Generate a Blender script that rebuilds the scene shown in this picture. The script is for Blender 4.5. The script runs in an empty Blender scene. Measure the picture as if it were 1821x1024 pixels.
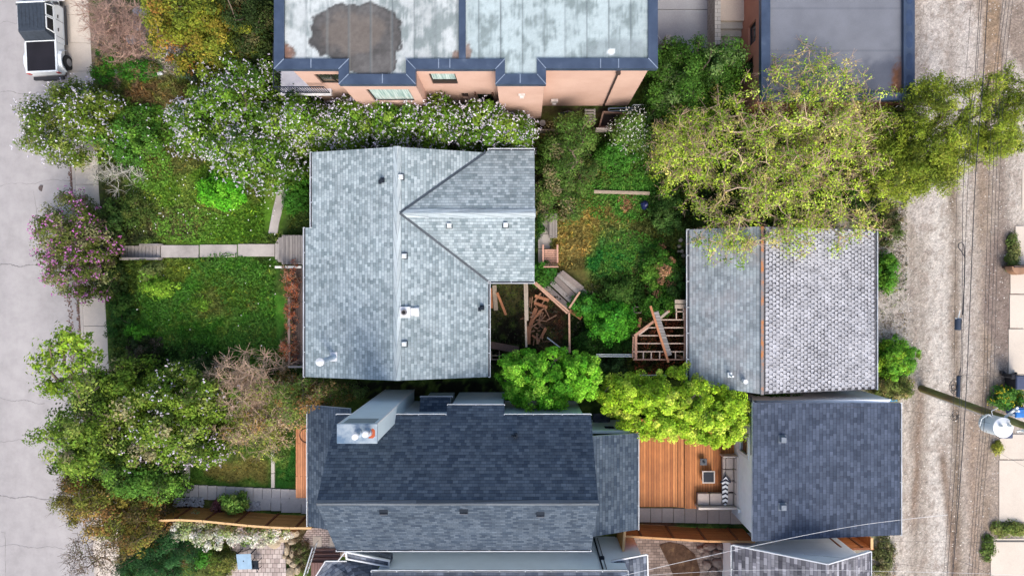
import bpy, math, random
import numpy as np
from mathutils import Vector
R = math.radians
rng = np.random.default_rng(7); random.seed(7)
scn = bpy.context.scene
col = scn.collection

# ---------------- camera, world, sun, exposure ----------------
H, K, NX, NY = 36.0, 1214.0, 930.0, 515.0     # flying height, focal length and nadir (all in photo pixels, 1821 wide)
cd = bpy.data.cameras.new('camera'); cam = bpy.data.objects.new('camera', cd); col.objects.link(cam)
cam.location = (0, 0, H); cam.rotation_euler = (0, 0, 0)
cd.sensor_width = 36; cd.lens = 36 * K / 1821; cd.clip_end = 2000
cd.shift_x = (910.5 - NX) / 1821; cd.shift_y = (NY - 512) / 1821
scn.camera = cam
w = bpy.data.worlds.new('World'); scn.world = w; w.use_nodes = True
SUN_EL, SUN_AZ = R(47), R(162)      # azimuth clockwise from +Y
nt = w.node_tree; bg = nt.nodes['Background']; sky = nt.nodes.new('ShaderNodeTexSky')
sky.sky_type = 'NISHITA'; sky.sun_disc = False; sky.sun_elevation = SUN_EL; sky.sun_rotation = SUN_AZ
sky.air_density = 1.0; sky.dust_density = 4.0; sky.ozone_density = .6
nt.links.new(sky.outputs[0], bg.inputs[0]); bg.inputs[1].default_value = 0.15
sd = bpy.data.lights.new('sun', 'SUN'); sun = bpy.data.objects.new('sun', sd); col.objects.link(sun)
sd.energy = 1.1; sd.angle = R(26); sd.color = (1, .96, .9)
sv = Vector((math.sin(SUN_AZ) * math.cos(SUN_EL), math.cos(SUN_AZ) * math.cos(SUN_EL), math.sin(SUN_EL)))
sun.rotation_euler = (-sv).to_track_quat('-Z', 'Y').to_euler(); sun.location = sv * 60
scn.view_settings.view_transform = 'Standard'; scn.view_settings.look = 'None'
scn.view_settings.exposure = 0.9; scn.view_settings.gamma = 1; scn.view_settings.use_curve_mapping = False

# ---------------- helpers: positions ----------------
def P(px, py, z=0.0):
    s = (H - z) / K
    return Vector(((px - NX) * s, (NY - py) * s, z))
def plane3(p, q, r):
    n = (q - p).cross(r - p); b = -n.x / n.z; c = -n.y / n.z
    return (p.z - b * p.x - c * p.y, b, c)
def PP(px, py, pl):
    a, b, c = pl; kx = (px - NX) / K; ky = (NY - py) / K
    t = (H - a) / (1 + b * kx + c * ky)
    return Vector((kx * t, ky * t, H - t))
def V(*a): return Vector(a)

def _hash(ix, iy, seed):
    h = (ix.astype(np.int64) * 374761393 + iy.astype(np.int64) * 668265263 + seed * 974711) & 0x7fffffff
    h = ((h ^ (h >> 13)) * 1274126177) & 0x7fffffff
    return ((h ^ (h >> 16)) & 0xffff) / 65535.0
def vnoise(x, y, seed=0):
    ix = np.floor(x); iy = np.floor(y); fx = x - ix; fy = y - iy
    fx = fx * fx * (3 - 2 * fx); fy = fy * fy * (3 - 2 * fy)
    a = _hash(ix, iy, seed); b = _hash(ix + 1, iy, seed); c = _hash(ix, iy + 1, seed); d = _hash(ix + 1, iy + 1, seed)
    return (a * (1 - fx) + b * fx) * (1 - fy) + (c * (1 - fx) + d * fx) * fy
def fbm(x, y, seed=0, o=4):
    s = 0; a = .5; t = 0
    for i in range(o):
        s = s + a * vnoise(x * 2 ** i, y * 2 ** i, seed + i * 17); t += a; a *= .55
    return s / t

# ---------------- helpers: materials ----------------
class NT:
    def __init__(s, name, rough=.8, spec=.3, metal=0):
        s.m = bpy.data.materials.new(name); s.m.use_nodes = True; s.t = s.m.node_tree; s.b = s.t.nodes['Principled BSDF']
        s.b.inputs['Roughness'].default_value = rough; s.b.inputs['Specular IOR Level'].default_value = spec
        s.b.inputs['Metallic'].default_value = metal; s.tc = None
    def n(s, ty, **k):
        o = s.t.nodes.new(ty)
        for a, v in k.items(): setattr(o, a, v)
        return o
    def l(s, a, b): s.t.links.new(a, b)
    def co(s, what='Object', scale=(1, 1, 1), rot=0):
        if not s.tc: s.tc = s.n('ShaderNodeTexCoord')
        mp = s.n('ShaderNodeMapping'); s.l(s.tc.outputs[what], mp.inputs[0]); mp.inputs['Scale'].default_value = scale
        mp.inputs['Rotation'].default_value = (0, 0, rot)
        return mp.outputs[0]
    def noise(s, scale, detail=4, co=None, rough=.6, dist=0):
        o = s.n('ShaderNodeTexNoise'); o.inputs['Scale'].default_value = scale; o.inputs['Detail'].default_value = detail
        o.inputs['Roughness'].default_value = rough; o.inputs['Distortion'].default_value = dist
        s.l(co or s.co(), o.inputs['Vector']); return o.outputs['Fac']
    def vor(s, scale, co=None, feat='F1', out='Distance'):
        o = s.n('ShaderNodeTexVoronoi'); o.feature = feat; o.inputs['Scale'].default_value = scale
        s.l(co or s.co(), o.inputs['Vector']); return o.outputs[out]
    def ramp(s, f, stops):
        o = s.n('ShaderNodeValToRGB'); e = o.color_ramp.elements
        while len(e) < len(stops): e.new(.5)
        for i, (p, c) in enumerate(stops):
            e[i].position = p; e[i].color = (c, c, c, 1) if isinstance(c, (int, float)) else (*c, 1)
        s.l(f, o.inputs[0]); return o.outputs[0]
    def mix(s, f, a, b, mode='MIX'):
        o = s.n('ShaderNodeMix', data_type='RGBA', blend_type=mode)
        if isinstance(f, (int, float)): o.inputs[0].default_value = f
        else: s.l(f, o.inputs[0])
        for i, x in ((6, a), (7, b)):
            if isinstance(x, tuple): o.inputs[i].default_value = (*x, 1)
            else: s.l(x, o.inputs[i])
        return o.outputs[2]
    def brick(s, co, w_, h_, mortar=.01, c1=(0, 0, 0), c2=(1, 1, 1), cm=(.5, .5, .5), off=.5, smooth=0.0, freq=2):
        o = s.n('ShaderNodeTexBrick'); s.l(co, o.inputs['Vector']); o.inputs['Scale'].default_value = 1
        o.inputs['Brick Width'].default_value = w_; o.inputs['Row Height'].default_value = h_
        o.inputs['Mortar Size'].default_value = mortar; o.inputs['Mortar Smooth'].default_value = smooth
        o.inputs['Color1'].default_value = (*c1, 1); o.inputs['Color2'].default_value = (*c2, 1); o.inputs['Mortar'].default_value = (*cm, 1)
        o.offset = off; o.offset_frequency = freq
        return o
    def bump(s, h, strength=.4, dist=.02):
        o = s.n('ShaderNodeBump'); o.inputs['Strength'].default_value = strength; o.inputs['Distance'].default_value = dist
        s.l(h, o.inputs['Height']); s.l(o.outputs[0], s.b.inputs['Normal'])
    def out(s, c):
        if isinstance(c, tuple): s.b.inputs['Base Color'].default_value = (*c, 1)
        else: s.l(c, s.b.inputs['Base Color'])
        return s.m
_mc = {}
def plain(name, c, rough=.6, metal=0, var=.25, scale=3, spec=.4):
    if name in _mc: return _mc[name]
    t = NT(name, rough, spec, metal)
    f = t.noise(scale, 5)
    a = tuple(x * (1 - var) for x in c); b = tuple(min(1, x * (1 + var)) for x in c)
    m = t.out(t.ramp(f, [(.3, a), (.7, b)])); _mc[name] = m
    return m
def shingle(name, c1, c2, cm, bw=.24, bh=.145, mort=.014, var=.35, patch=(1, 1, 1), pf=0.0, bumpd=.02):
    t = NT(name, .92, .2); uv = t.co('UV')
    b1 = t.brick(uv, bw * .85, bh, mort * .45, c1, c2, cm, .37, .5)
    b2 = t.brick(t.co('UV', (1, 1, 1)), bw * 1.9, bh, 0, (1 - var,) * 3, (1 + var * .6,) * 3, (1, 1, 1), .29, 0, 3)
    c = t.mix(1, b1.outputs[0], b2.outputs[0], 'MULTIPLY')
    b3 = t.brick(t.co('UV', (1, 1, 1)), bw * 1.37, bh, 0, (1 - var * .6,) * 3, (1 + var * .4,) * 3, (1, 1, 1), .61, 0, 4)
    c = t.mix(1, c, b3.outputs[0], 'MULTIPLY')
    g = t.ramp(t.noise(60, 3, uv), [(.3, .8), (.7, 1.15)]); c = t.mix(1, c, g, 'MULTIPLY')
    big = t.ramp(t.noise(.5, 5, uv), [(.32, .91), (.66, 1.06)]); c = t.mix(1, c, big, 'MULTIPLY'); c = t.mix(1, c, t.ramp(t.noise(1, 5, t.co('UV', (2.2, .35, 1)), .7), [(.3, .88), (.65, 1.05)]), 'MULTIPLY')
    if pf: c = t.mix(t.ramp(t.noise(.9, 5, uv), [(.45, 0.0), (.7, pf)]), c, patch)
    # each course is a little wedge: height falls along the slope
    sx = t.n('ShaderNodeSeparateXYZ'); t.l(uv, sx.inputs[0])
    d = t.n('ShaderNodeMath', operation='DIVIDE'); t.l(sx.outputs[1], d.inputs[0]); d.inputs[1].default_value = bh
    fr = t.n('ShaderNodeMath', operation='FRACT'); t.l(d.outputs[0], fr.inputs[0])
    inv = t.n('ShaderNodeMath', operation='SUBTRACT'); inv.inputs[0].default_value = 1; t.l(fr.outputs[0], inv.inputs[1])
    t.bump(inv.outputs[0], .7, bumpd); c = t.mix(1, c, t.ramp(fr.outputs[0], [(.0, .62), (.2, 1.0), (.85, 1.04)]), 'MULTIPLY')
    return t.out(c)
def siding(name, c, pitch=.13, dark=.55):
    t = NT(name, .55, .35); uv = t.co('UV'); sx = t.n('ShaderNodeSeparateXYZ'); t.l(uv, sx.inputs[0])
    d = t.n('ShaderNodeMath', operation='DIVIDE'); t.l(sx.outputs[1], d.inputs[0]); d.inputs[1].default_value = pitch
    fr = t.n('ShaderNodeMath', operation='FRACT'); t.l(d.outputs[0], fr.inputs[0])
    line = t.ramp(fr.outputs[0], [(.0, dark), (.1, 1.0)])
    base = t.ramp(t.noise(1.2, 5, uv), [(.3, tuple(x * .9 for x in c)), (.7, c)])
    inv = t.n('ShaderNodeMath', operation='SUBTRACT'); inv.inputs[0].default_value = 1; t.l(fr.outputs[0], inv.inputs[1])
    t.bump(inv.outputs[0], .5, .015)
    return t.out(t.mix(1, base, line, 'MULTIPLY'))
def planks(name, c1, c2, gap=(.03, .015, .01), w_=.14, length=3.2, rot=0, knots=False, what='UV', rough=.7):
    t = NT(name, rough, .3); uv = t.co(what, (1, 1, 1), rot)
    b = t.brick(uv, length, w_, .009, c1, c2, gap, .43, .1)
    g = t.ramp(t.noise(1, 5, t.co(what, (2.5, 45, 1) if not rot else (45, 2.5, 1))), [(.3, .72), (.72, 1.2)])
    c = t.mix(1, b.outputs[0], g, 'MULTIPLY')
    big = t.ramp(t.noise(.8, 4, uv), [(.3, .8), (.7, 1.15)]); c = t.mix(1, c, big, 'MULTIPLY')
    if knots:
        k = t.ramp(t.vor(5.5, uv), [(.0, .25), (.09, 1.0)]); c = t.mix(1, c, k, 'MULTIPLY')
    t.bump(b.outputs['Fac'], -.4, .01)
    return t.out(c)
def wood(name, c, var=.35):
    t = NT(name, .75, .25); g = t.noise(6, 6, t.co('Object', (1, 1, 1)), .7, 1.5)
    return t.out(t.ramp(g, [(.25, tuple(x * (1 - var) for x in c)), (.75, tuple(min(1, x * (1 + var)) for x in c))]))
def concrete(name, c, stain=.25, speck=40, joints=None):
    t = NT(name, .9, .2)
    a = t.ramp(t.noise(.7, 6, None, .65), [(.3, tuple(x * (1 - stain) for x in c)), (.7, tuple(min(1, x * (1 + stain * .3)) for x in c))])
    b = t.ramp(t.noise(speck, 3), [(.3, .86), (.7, 1.08)])
    c_ = t.mix(1, a, b, 'MULTIPLY')
    t.bump(t.noise(speck, 3), .25, .01)
    return t.out(c_)
def attrmat(name, rough=.9, spec=.2, speck=None, trans=0, stretch=None, bumpd=.02, bs=.4):
    t = NT(name, rough, spec); at = t.n('ShaderNodeAttribute'); at.attribute_name = 'Col'; c = at.outputs['Color']
    if speck:
        for sc, lo, hi in speck:
            f = t.noise(sc, 3, t.co('Object', stretch) if stretch else None); c = t.mix(1, c, t.ramp(f, [(.3, lo), (.7, hi)]), 'MULTIPLY')
        t.bump(f, bs, bumpd)
    t.out(c)
    if trans:
        tr = t.n('ShaderNodeBsdfTranslucent'); t.l(c, tr.inputs[0]); mx = t.n('ShaderNodeMixShader'); mx.inputs[0].default_value = trans
        t.l(t.b.outputs[0], mx.inputs[1]); t.l(tr.outputs[0], mx.inputs[2]); t.l(mx.outputs[0], t.t.nodes['Material Output'].inputs[0])
    return t.m
def glass(name='window_glass', c=(.05, .07, .08)):
    if name in _mc: return _mc[name]
    t = NT(name, .08, .8); _mc[name] = t.out(t.ramp(t.noise(1.3, 3), [(.35, tuple(x * .6 for x in c)), (.7, tuple(x * 1.5 for x in c))])); return t.m

# ---------------- helpers: objects ----------------
def tag(o, label=None, cat=None, group=None, kind=None):
    if label: o['label'] = label
    if cat: o['category'] = cat
    if group: o['group'] = group
    if kind: o['kind'] = kind
    return o
def thing(name, label, cat, loc, group=None):
    o = bpy.data.objects.new(name, None); col.objects.link(o); o.location = loc; o.empty_display_size = .3
    return tag(o, label, cat, group)
def finish(me, name, mats, parent, origin):
    for m in (mats if isinstance(mats, (list, tuple)) else [mats]): me.materials.append(m)
    o = bpy.data.objects.new(name, me); col.objects.link(o)
    if parent: o.parent = parent
    else: o.location = origin
    return o
def wloc(o):
    v = Vector((0, 0, 0))
    while o: v = v + o.location; o = o.parent
    return v
class MB:
    def __init__(s): s.v = []; s.f = []; s.mi = []
    def poly(s, pts, mi=0):
        k = len(s.v); s.v += [Vector(p) for p in pts]; s.f.append(list(range(k, k + len(pts)))); s.mi.append(mi); return s
    def hull(s, top, bot, mi=0, mside=None):
        ms = mi if mside is None else mside
        k = len(s.v); n = len(top); s.v += [Vector(p) for p in top] + [Vector(p) for p in bot]
        s.f.append([k + i for i in range(n)]); s.mi.append(mi); s.f.append([k + n + i for i in reversed(range(n))]); s.mi.append(ms)
        for i in range(n):
            j = (i + 1) % n; s.f.append([k + i, k + n + i, k + n + j, k + j]); s.mi.append(ms)
        return s
    def slab(s, pts, th, mi=0, mside=None):
        return s.hull(pts, [Vector(p) - Vector((0, 0, th)) for p in pts], mi, mside)
    def prism(s, xy, z0, z1, mi=0):
        a = sum(xy[i][0] * xy[(i + 1) % len(xy)][1] - xy[(i + 1) % len(xy)][0] * xy[i][1] for i in range(len(xy)))
        if a < 0: xy = list(reversed(xy))
        return s.hull([(p[0], p[1], z1) for p in xy], [(p[0], p[1], z0) for p in xy], mi)
    def box(s, x0, x1, y0, y1, z0, z1, mi=0):
        x0, x1 = min(x0, x1), max(x0, x1); y0, y1 = min(y0, y1), max(y0, y1)
        return s.prism([(x0, y0), (x1, y0), (x1, y1), (x0, y1)], z0, z1, mi)
    def frustum(s, x0, x1, y0, y1, z0, z1, tx=0, ty=0, ox=0, oy=0, mi=0):
        b = [(x0, y0, z0), (x1, y0, z0), (x1, y1, z0), (x0, y1, z0)]
        t = [(x0 + tx + ox, y0 + ty + oy, z1), (x1 - tx + ox, y0 + ty + oy, z1), (x1 - tx + ox, y1 - ty + oy, z1), (x0 + tx + ox, y1 - ty + oy, z1)]
        return s.hull(t, b, mi)
    def beam(s, p, q, w_, h_, mi=0, up=Vector((0, 0, 1))):
        p = Vector(p); q = Vector(q); d = (q - p).normalized()
        if abs(d.dot(up)) > .98: up = Vector((0, 1, 0))
        a = d.cross(up).normalized() * w_ / 2; b = a.cross(d).normalized() * h_ / 2
        o = [p - a - b, p + a - b, p + a + b, p - a + b]; e = [x + (q - p) for x in o]
        return s.hull(e, o, mi)
    def tube(s, pts, r, n=8, mi=0, cap=True):
        pts = [Vector(p) for p in pts]; rs = r if isinstance(r, (list, tuple)) else [r] * len(pts)
        k0 = len(s.v); up = Vector((0, 0, 1)) if abs((pts[-1] - pts[0]).normalized().z) < .9 else Vector((0, 1, 0))
        for i, p in enumerate(pts):
            d = (pts[min(i + 1, len(pts) - 1)] - pts[max(i - 1, 0)]).normalized()
            a = d.cross(up).normalized(); b = d.cross(a)
            for j in range(n):
                t = 2 * math.pi * j / n; s.v.append(p + (a * math.cos(t) + b * math.sin(t)) * rs[i])
        for i in range(len(pts) - 1):
            for j in range(n):
                a_ = k0 + i * n + j; b_ = k0 + i * n + (j + 1) % n; s.f.append([a_, b_, b_ + n, a_ + n]); s.mi.append(mi)
        if cap:
            s.f.append([k0 + j for j in reversed(range(n))]); s.mi.append(mi)
            s.f.append([k0 + (len(pts) - 1) * n + j for j in range(n)]); s.mi.append(mi)
        return s
    def rock(s, c, rx, ry, rz, seed=0, mi=0):
        rr = random.Random(seed); k = len(s.v); nu, nv = 9, 5
        for i in range(nv + 1):
            ph = math.pi * i / nv
            for j in range(nu):
                t = 2 * math.pi * j / nu; f = .82 + .3 * rr.random()
                s.v.append(Vector(c) + Vector((rx * math.sin(ph) * math.cos(t) * f, ry * math.sin(ph) * math.sin(t) * f, rz * math.cos(ph) * (f if 0 < i < nv else .9))))
        for i in range(nv):
            for j in range(nu):
                a = k + i * nu + j; b = k + i * nu + (j + 1) % nu; s.f.append([a, a + nu, b + nu, b]); s.mi.append(mi)
        return s
    def build(s, name, mats, parent=None, bevel=0, smooth=False, origin=None, seg=2):
        if parent is not None: o0 = wloc(parent)
        elif origin is not None: o0 = Vector(origin)
        else:
            xs = [v.x for v in s.v]; ys = [v.y for v in s.v]; o0 = Vector(((min(xs) + max(xs)) / 2, (min(ys) + max(ys)) / 2, min(v.z for v in s.v)))
        me = bpy.data.meshes.new(name); me.from_pydata([v - o0 for v in s.v], [], s.f)
        if len(set(s.mi)) > 1: me.polygons.foreach_set('material_index', s.mi)
        uvl = me.uv_layers.new(name='UVMap'); data = np.zeros(len(me.loops) * 2)
        for p in me.polygons:
            n = p.normal
            if abs(n.z) > .999 or n.length < .5: u = Vector((1, 0, 0)); vv = Vector((0, 1, 0))
            else:
                u = Vector((0, 0, 1)).cross(n).normalized(); vv = n.cross(u)
            for li in p.loop_indices:
                w0 = s.v[me.loops[li].vertex_index]; data[li * 2] = w0.dot(u) + 50; data[li * 2 + 1] = w0.dot(vv) + 50
        uvl.data.foreach_set('uv', data)
        if smooth: me.polygons.foreach_set('use_smooth', [True] * len(me.polygons))
        ob = finish(me, name, mats, parent, o0)
        if bevel:
            md = ob.modifiers.new('bevel', 'BEVEL'); md.width = bevel; md.segments = seg; md.limit_method = 'ANGLE'; md.angle_limit = R(35)
        return ob
def wallmesh(mb, p0, p1, z0, z1, th, holes=(), zt=None):
    """upright wall from p0 to p1 (xy), outer face on the right of p0->p1, holes (s0,s1,za,zb) really cut through"""
    p0 = Vector((*p0[:2], 0)); p1 = Vector((*p1[:2], 0)); d = (p1 - p0); L = d.length; d.normalize(); n = Vector((d.y, -d.x, 0))
    ss = sorted({0, L, *[h[0] for h in holes], *[h[1] for h in holes]}); zs = sorted({z0, z1, *[h[2] for h in holes], *[h[3] for h in holes]})
    inh = lambda a, b: any(h[0] < a < h[1] and h[2] < b < h[3] for h in holes)
    q = lambda s_, z, o: p0 + d * s_ + Vector((0, 0, z)) - n * o
    for a, b in zip(ss, ss[1:]):
        for c, e in zip(zs, zs[1:]):
            if inh((a + b) / 2, (c + e) / 2): continue
            mb.poly([q(a, c, 0), q(b, c, 0), q(b, e, 0), q(a, e, 0)]); mb.poly([q(b, c, th), q(a, c, th), q(a, e, th), q(b, e, th)])
    mb.poly([q(0, z1, 0), q(L, z1, 0), q(L - th - .002, z1, th), q(th + .002, z1, th)])
    for a, b, c, e in holes:
        mb.poly([q(a, c, 0), q(a, c, th), q(b, c, th), q(b, c, 0)]); mb.poly([q(a, e, 0), q(b, e, 0), q(b, e, th), q(a, e, th)])
        mb.poly([q(a, c, 0), q(a, e, 0), q(a, e, th), q(a, c, th)]); mb.poly([q(b, c, 0), q(b, c, th), q(b, e, th), q(b, e, 0)])
    return q
def window(parent, q, hole, inset=.09, fr=.06, fm=None, gm=None, bars=1, name='window', proud=0):
    a, b, c, e = hole; m = MB()
    def bar(a0, b0, c0, e0, i0, i1): m.hull([q(a0, c0, i0), q(b0, c0, i0), q(b0, e0, i0), q(a0, e0, i0)], [q(a0, c0, i1), q(b0, c0, i1), q(b0, e0, i1), q(a0, e0, i1)])
    i0, i1 = inset - .02 - proud, inset + .05
    bar(a, b, c, c + fr, i0, i1); bar(a, b, e - fr, e, i0, i1); bar(a, a + fr, c + fr, e - fr, i0, i1); bar(b - fr, b, c + fr, e - fr, i0, i1)
    for k in range(bars):
        x = a + (b - a) * (k + 1) / (bars + 1); bar(x - fr / 2, x + fr / 2, c + fr, e - fr, i0 + .005, i1)
    f = m.build(name, fm)
    o = f; pl = wloc(parent); o.parent = parent; o.location = o.location - pl
    g = MB().hull([q(a, c, inset + .02), q(b, c, inset + .02), q(b, e, inset + .02), q(a, e, inset + .02)], [q(a, c, inset + .04), q(b, c, inset + .04), q(b, e, inset + .04), q(a, e, inset + .04)])
    g.build('pane', gm or glass(), o)
    return o
def npmesh(name, verts, faces4, cols, mat, parent=None, origin=(0, 0, 0), smooth=False):
    """quads from numpy arrays; verts in world metres"""
    o0 = np.array(wloc(parent) if parent else origin)
    me = bpy.data.meshes.new(name); nv = len(verts); nf = len(faces4)
    me.vertices.add(nv); me.vertices.foreach_set('co', (verts - o0).astype(np.float32).ravel())
    me.loops.add(nf * 4); me.loops.foreach_set('vertex_index', faces4.astype(np.int32).ravel())
    me.polygons.add(nf); me.polygons.foreach_set('loop_start', np.arange(0, nf * 4, 4, dtype=np.int32))
    if smooth: me.polygons.foreach_set('use_smooth', np.ones(nf, dtype=bool))
    me.update(calc_edges=True)
    if cols is not None:
        ca = me.color_attributes.new('Col', 'FLOAT_COLOR', 'POINT'); c4 = np.ones((nv, 4), np.float32); c4[:, :3] = np.clip(cols, 0.002, 1); ca.data.foreach_set('color', c4.ravel())
    return finish(me, name, mat, parent, Vector(o0))
def sheet(name, xs, ys, zf, cf, mat, parent=None, origin=(0, 0, 0), keep=None):
    X, Y = np.meshgrid(xs, ys); Z = zf(X, Y) if callable(zf) else np.full_like(X, zf)
    px = NX + X * K / (H - Z); py = NY - Y * K / (H - Z)
    C = cf(px, py).reshape(-1, 3); v = np.stack([X, Y, Z], -1).reshape(-1, 3); nx, ny = len(xs), len(ys)
    i = np.arange((nx - 1) * (ny - 1)); a = (i // (nx - 1)) * nx + i % (nx - 1)
    if keep is not None: ctr = (v[a] + v[a + nx + 1]) / 2; a = a[keep(ctr[:, 0], ctr[:, 1])]
    return npmesh(name, v, np.stack([a, a + 1, a + nx + 1, a + nx], -1), C, mat, parent, origin, True)
def leafmesh(name, pos, nrm, size, cols, mat, parent, asp=.55, fold=.25):
    n = len(pos); nrm = nrm / (np.linalg.norm(nrm, axis=1, keepdims=True) + 1e-9)
    r = rng.normal(size=(n, 3)); t = np.cross(nrm, r); t /= (np.linalg.norm(t, axis=1, keepdims=True) + 1e-9); b = np.cross(nrm, t)
    s = np.asarray(size).reshape(-1, 1) * np.ones((n, 1))
    v = np.stack([pos - t * s, pos + b * s * asp - nrm * s * fold, pos + t * s, pos - b * s * asp - nrm * s * fold], 1).reshape(-1, 3)
    return npmesh(name, v, np.arange(n * 4).reshape(-1, 4), np.repeat(cols, 4, 0), mat, parent)
def sticks(name, p, q, r0, r1, mat, parent, n=5):
    """many tapered rods as one mesh"""
    p = np.asarray(p, float); q = np.asarray(q, float); N = len(p); r0 = np.asarray(r0) * np.ones(N); r1 = np.asarray(r1) * np.ones(N)
    d = q - p; d /= (np.linalg.norm(d, axis=1, keepdims=True) + 1e-9); up = np.where(np.abs(d[:, 2:3]) > .9, [[1., 0, 0]], [[0, 0, 1.]])
    a = np.cross(d, up); a /= np.linalg.norm(a, axis=1, keepdims=True); b = np.cross(d, a); vs = []
    for k in range(n):
        t = 2 * math.pi * k / n; e = a * math.cos(t) + b * math.sin(t); vs.append(p + e * r0[:, None])
    for k in range(n):
        t = 2 * math.pi * k / n; e = a * math.cos(t) + b * math.sin(t); vs.append(q + e * r1[:, None])
    v = np.stack(vs, 1).reshape(-1, 3); base = np.arange(N)[:, None] * 2 * n; fs = []
    for k in range(n): fs.append(base + np.array([[k, (k + 1) % n, n + (k + 1) % n, n + k]]))
    return npmesh(name, v, np.concatenate(fs, 0), None, mat, parent, smooth=True)
# ---------------- helpers: plants ----------------
LEAF = attrmat('leaf', .68, .12, trans=.25)
LEAFD = attrmat('leaf_matte', .75, .15, trans=.15)
BLOSSOM = attrmat('blossom_petals', .7, .15, trans=.15)
BARK = wood('bark', (.16, .12, .09)); TWIG = wood('pale_twigs', (.48, .33, .24), .3); TWIGP = wood('pinkish_twigs', (.40, .27, .22), .3)
TWIGG = wood('grey_white_twigs', (.55, .53, .48), .2)
def unit(n):
    v = rng.normal(size=(n, 3)); return v / np.linalg.norm(v, axis=1, keepdims=True)
def blobs_world(blobs):
    """(px, py, rx, ry, ztop, depth) in photo pixels at the blob's top -> centre, radii in metres"""
    o = []
    for (px, py, rx, ry, zt, dz) in blobs:
        s = (H - (zt - dz * .6)) / K; o.append((np.array([(px - NX) * s, (NY - py) * s, zt - dz]), np.array([rx * s, ry * s, dz])))
    return o
def clumps(blobs, n, fill=.6, zmin=-.45):
    bw = blobs_world(blobs); wt = np.array([r[0] * r[1] + .3 * r[2] * (r[0] + r[1]) for c, r in bw]); k = rng.choice(len(bw), n, p=wt / wt.sum())
    d = unit(n * 3); d = d[d[:, 2] > zmin][:n]
    while len(d) < n: d = np.concatenate([d, unit(50)[:]]); d = d[d[:, 2] > zmin][:n]
    C = np.array([bw[i][0] for i in k]); Rr = np.array([bw[i][1] for i in k])
    f = np.where(rng.random(n) < fill, rng.uniform(.82, 1.0, n), rng.uniform(.2, .85, n))[:, None]
    f = np.where(rng.random((n, 1)) < .13, rng.uniform(1.0, 1.16, (n, 1)), f)
    wob = 1 + .16 * np.sin(d[:, :1] * 5 + C[:, :1]) * np.cos(d[:, 1:2] * 6 + 1)
    return C + Rr * d * f * wob, d
def skeleton(root, top, pts, r0, name, mat, parent, twist=.12):
    """greedy branching from a trunk through all the clump centres, pipe-model radii"""
    root = np.array(root, float); top = np.array(top, float)
    nodes = [root, root * .5 + top * .5 + np.array([.05, .03, 0]), top]; par = [-1, 0, 1]
    plen = [0, 0, 0]
    order = np.argsort(np.linalg.norm(pts - top, axis=1))
    for i in order:
        q = pts[i]; A = np.array(nodes[2:]); dd = np.linalg.norm(A - q, axis=1) + .35 * np.array(plen[2:]) * .5 + np.where(A[:, 2] > q[2] + .6, 1.5, 0)
        j = int(np.argmin(dd)) + 2; a = nodes[j]; L = np.linalg.norm(q - a); m = 3 if L > 1.2 else 2; last = j
        for t in range(1, m + 1):
            x = a + (q - a) * t / m; 
            if t < m: x = x + rng.normal(size=3) * L * twist / m + np.array([0, 0, -.04 * L])
            nodes.append(x); par.append(last); plen.append(plen[last] + L / m); last = len(nodes) - 1
    n = len(nodes); cnt = np.zeros(n); haschild = np.zeros(n, bool)
    for i in range(n - 1, 0, -1):
        if cnt[i] == 0: cnt[i] = 1
        cnt[par[i]] += cnt[i]
    rad = np.maximum(.009, r0 * np.sqrt(cnt / cnt[0])); p = np.array([nodes[par[i]] for i in range(1, n)]); q = np.array(nodes[1:])
    ra = np.array([min(rad[par[i]], rad[i] * 1.5) for i in range(1, n)]); sticks(name, p, q, ra, rad[1:], mat, parent, 6)
    return np.array(nodes)
def twigs(cc, per, L, r, name, mat, parent, up=.5, forks=2):
    n = len(cc) * per; c = np.repeat(cc, per, 0); d = unit(n); d[:, 2] = np.abs(d[:, 2]) * .6 + up * rng.random(n); d /= np.linalg.norm(d, axis=1, keepdims=True)
    l = (L * rng.uniform(.5, 1.2, n))[:, None]; mid = c + d * l * .5; P0 = [c]; P1 = [mid]; R0 = [np.full(n, r)]; R1 = [np.full(n, r * .7)]; tips = []
    for f in range(forks):
        e = d + unit(n) * .45; e /= np.linalg.norm(e, axis=1, keepdims=True); t = mid + e * l * .55
        P0.append(mid); P1.append(t); R0.append(np.full(n, r * .7)); R1.append(np.full(n, r * .35)); tips.append(t)
    sticks(name, np.concatenate(P0), np.concatenate(P1), np.concatenate(R0), np.concatenate(R1), mat, parent, 3)
    return np.concatenate(tips), np.tile(d, (forks, 1))
def palette(n, cols, wts=None):
    cols = np.array(cols); k = rng.choice(len(cols), n, p=wts); return cols[k]
def foliage(name, cc, cd, per, rc, size, cols, wts, parent, mat=None, var=.3, upb=.5, flat=.8, asp=.55, shellp=.35, fold=.25):
    per = int(per * 1.3); size = size * .84; n = len(cc) * per; idx = np.repeat(np.arange(len(cc)), per)
    rcl = (rc * rng.uniform(.65, 1.35, len(cc)))[idx][:, None]; d = unit(n)
    pos = cc[idx] + d * rcl * (rng.random(n)[:, None] ** shellp) * np.array([1, 1, flat])
    nrm = d * .7 + cd[idx] * .4 + np.array([0, 0, upb]) + unit(n) * .55
    pc = palette(len(cc), cols, wts); sh = rng.normal(1, .13, (len(cc), 1))
    c = (pc * sh)[idx] * rng.normal(1, var, (n, 1)).clip(.35, 1.9) * (1 + rng.normal(0, .06, (n, 3)))
    return leafmesh(name, pos, nrm, size * rng.uniform(.45, 1.4, n), c, mat or LEAF, parent, asp, fold)
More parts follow.
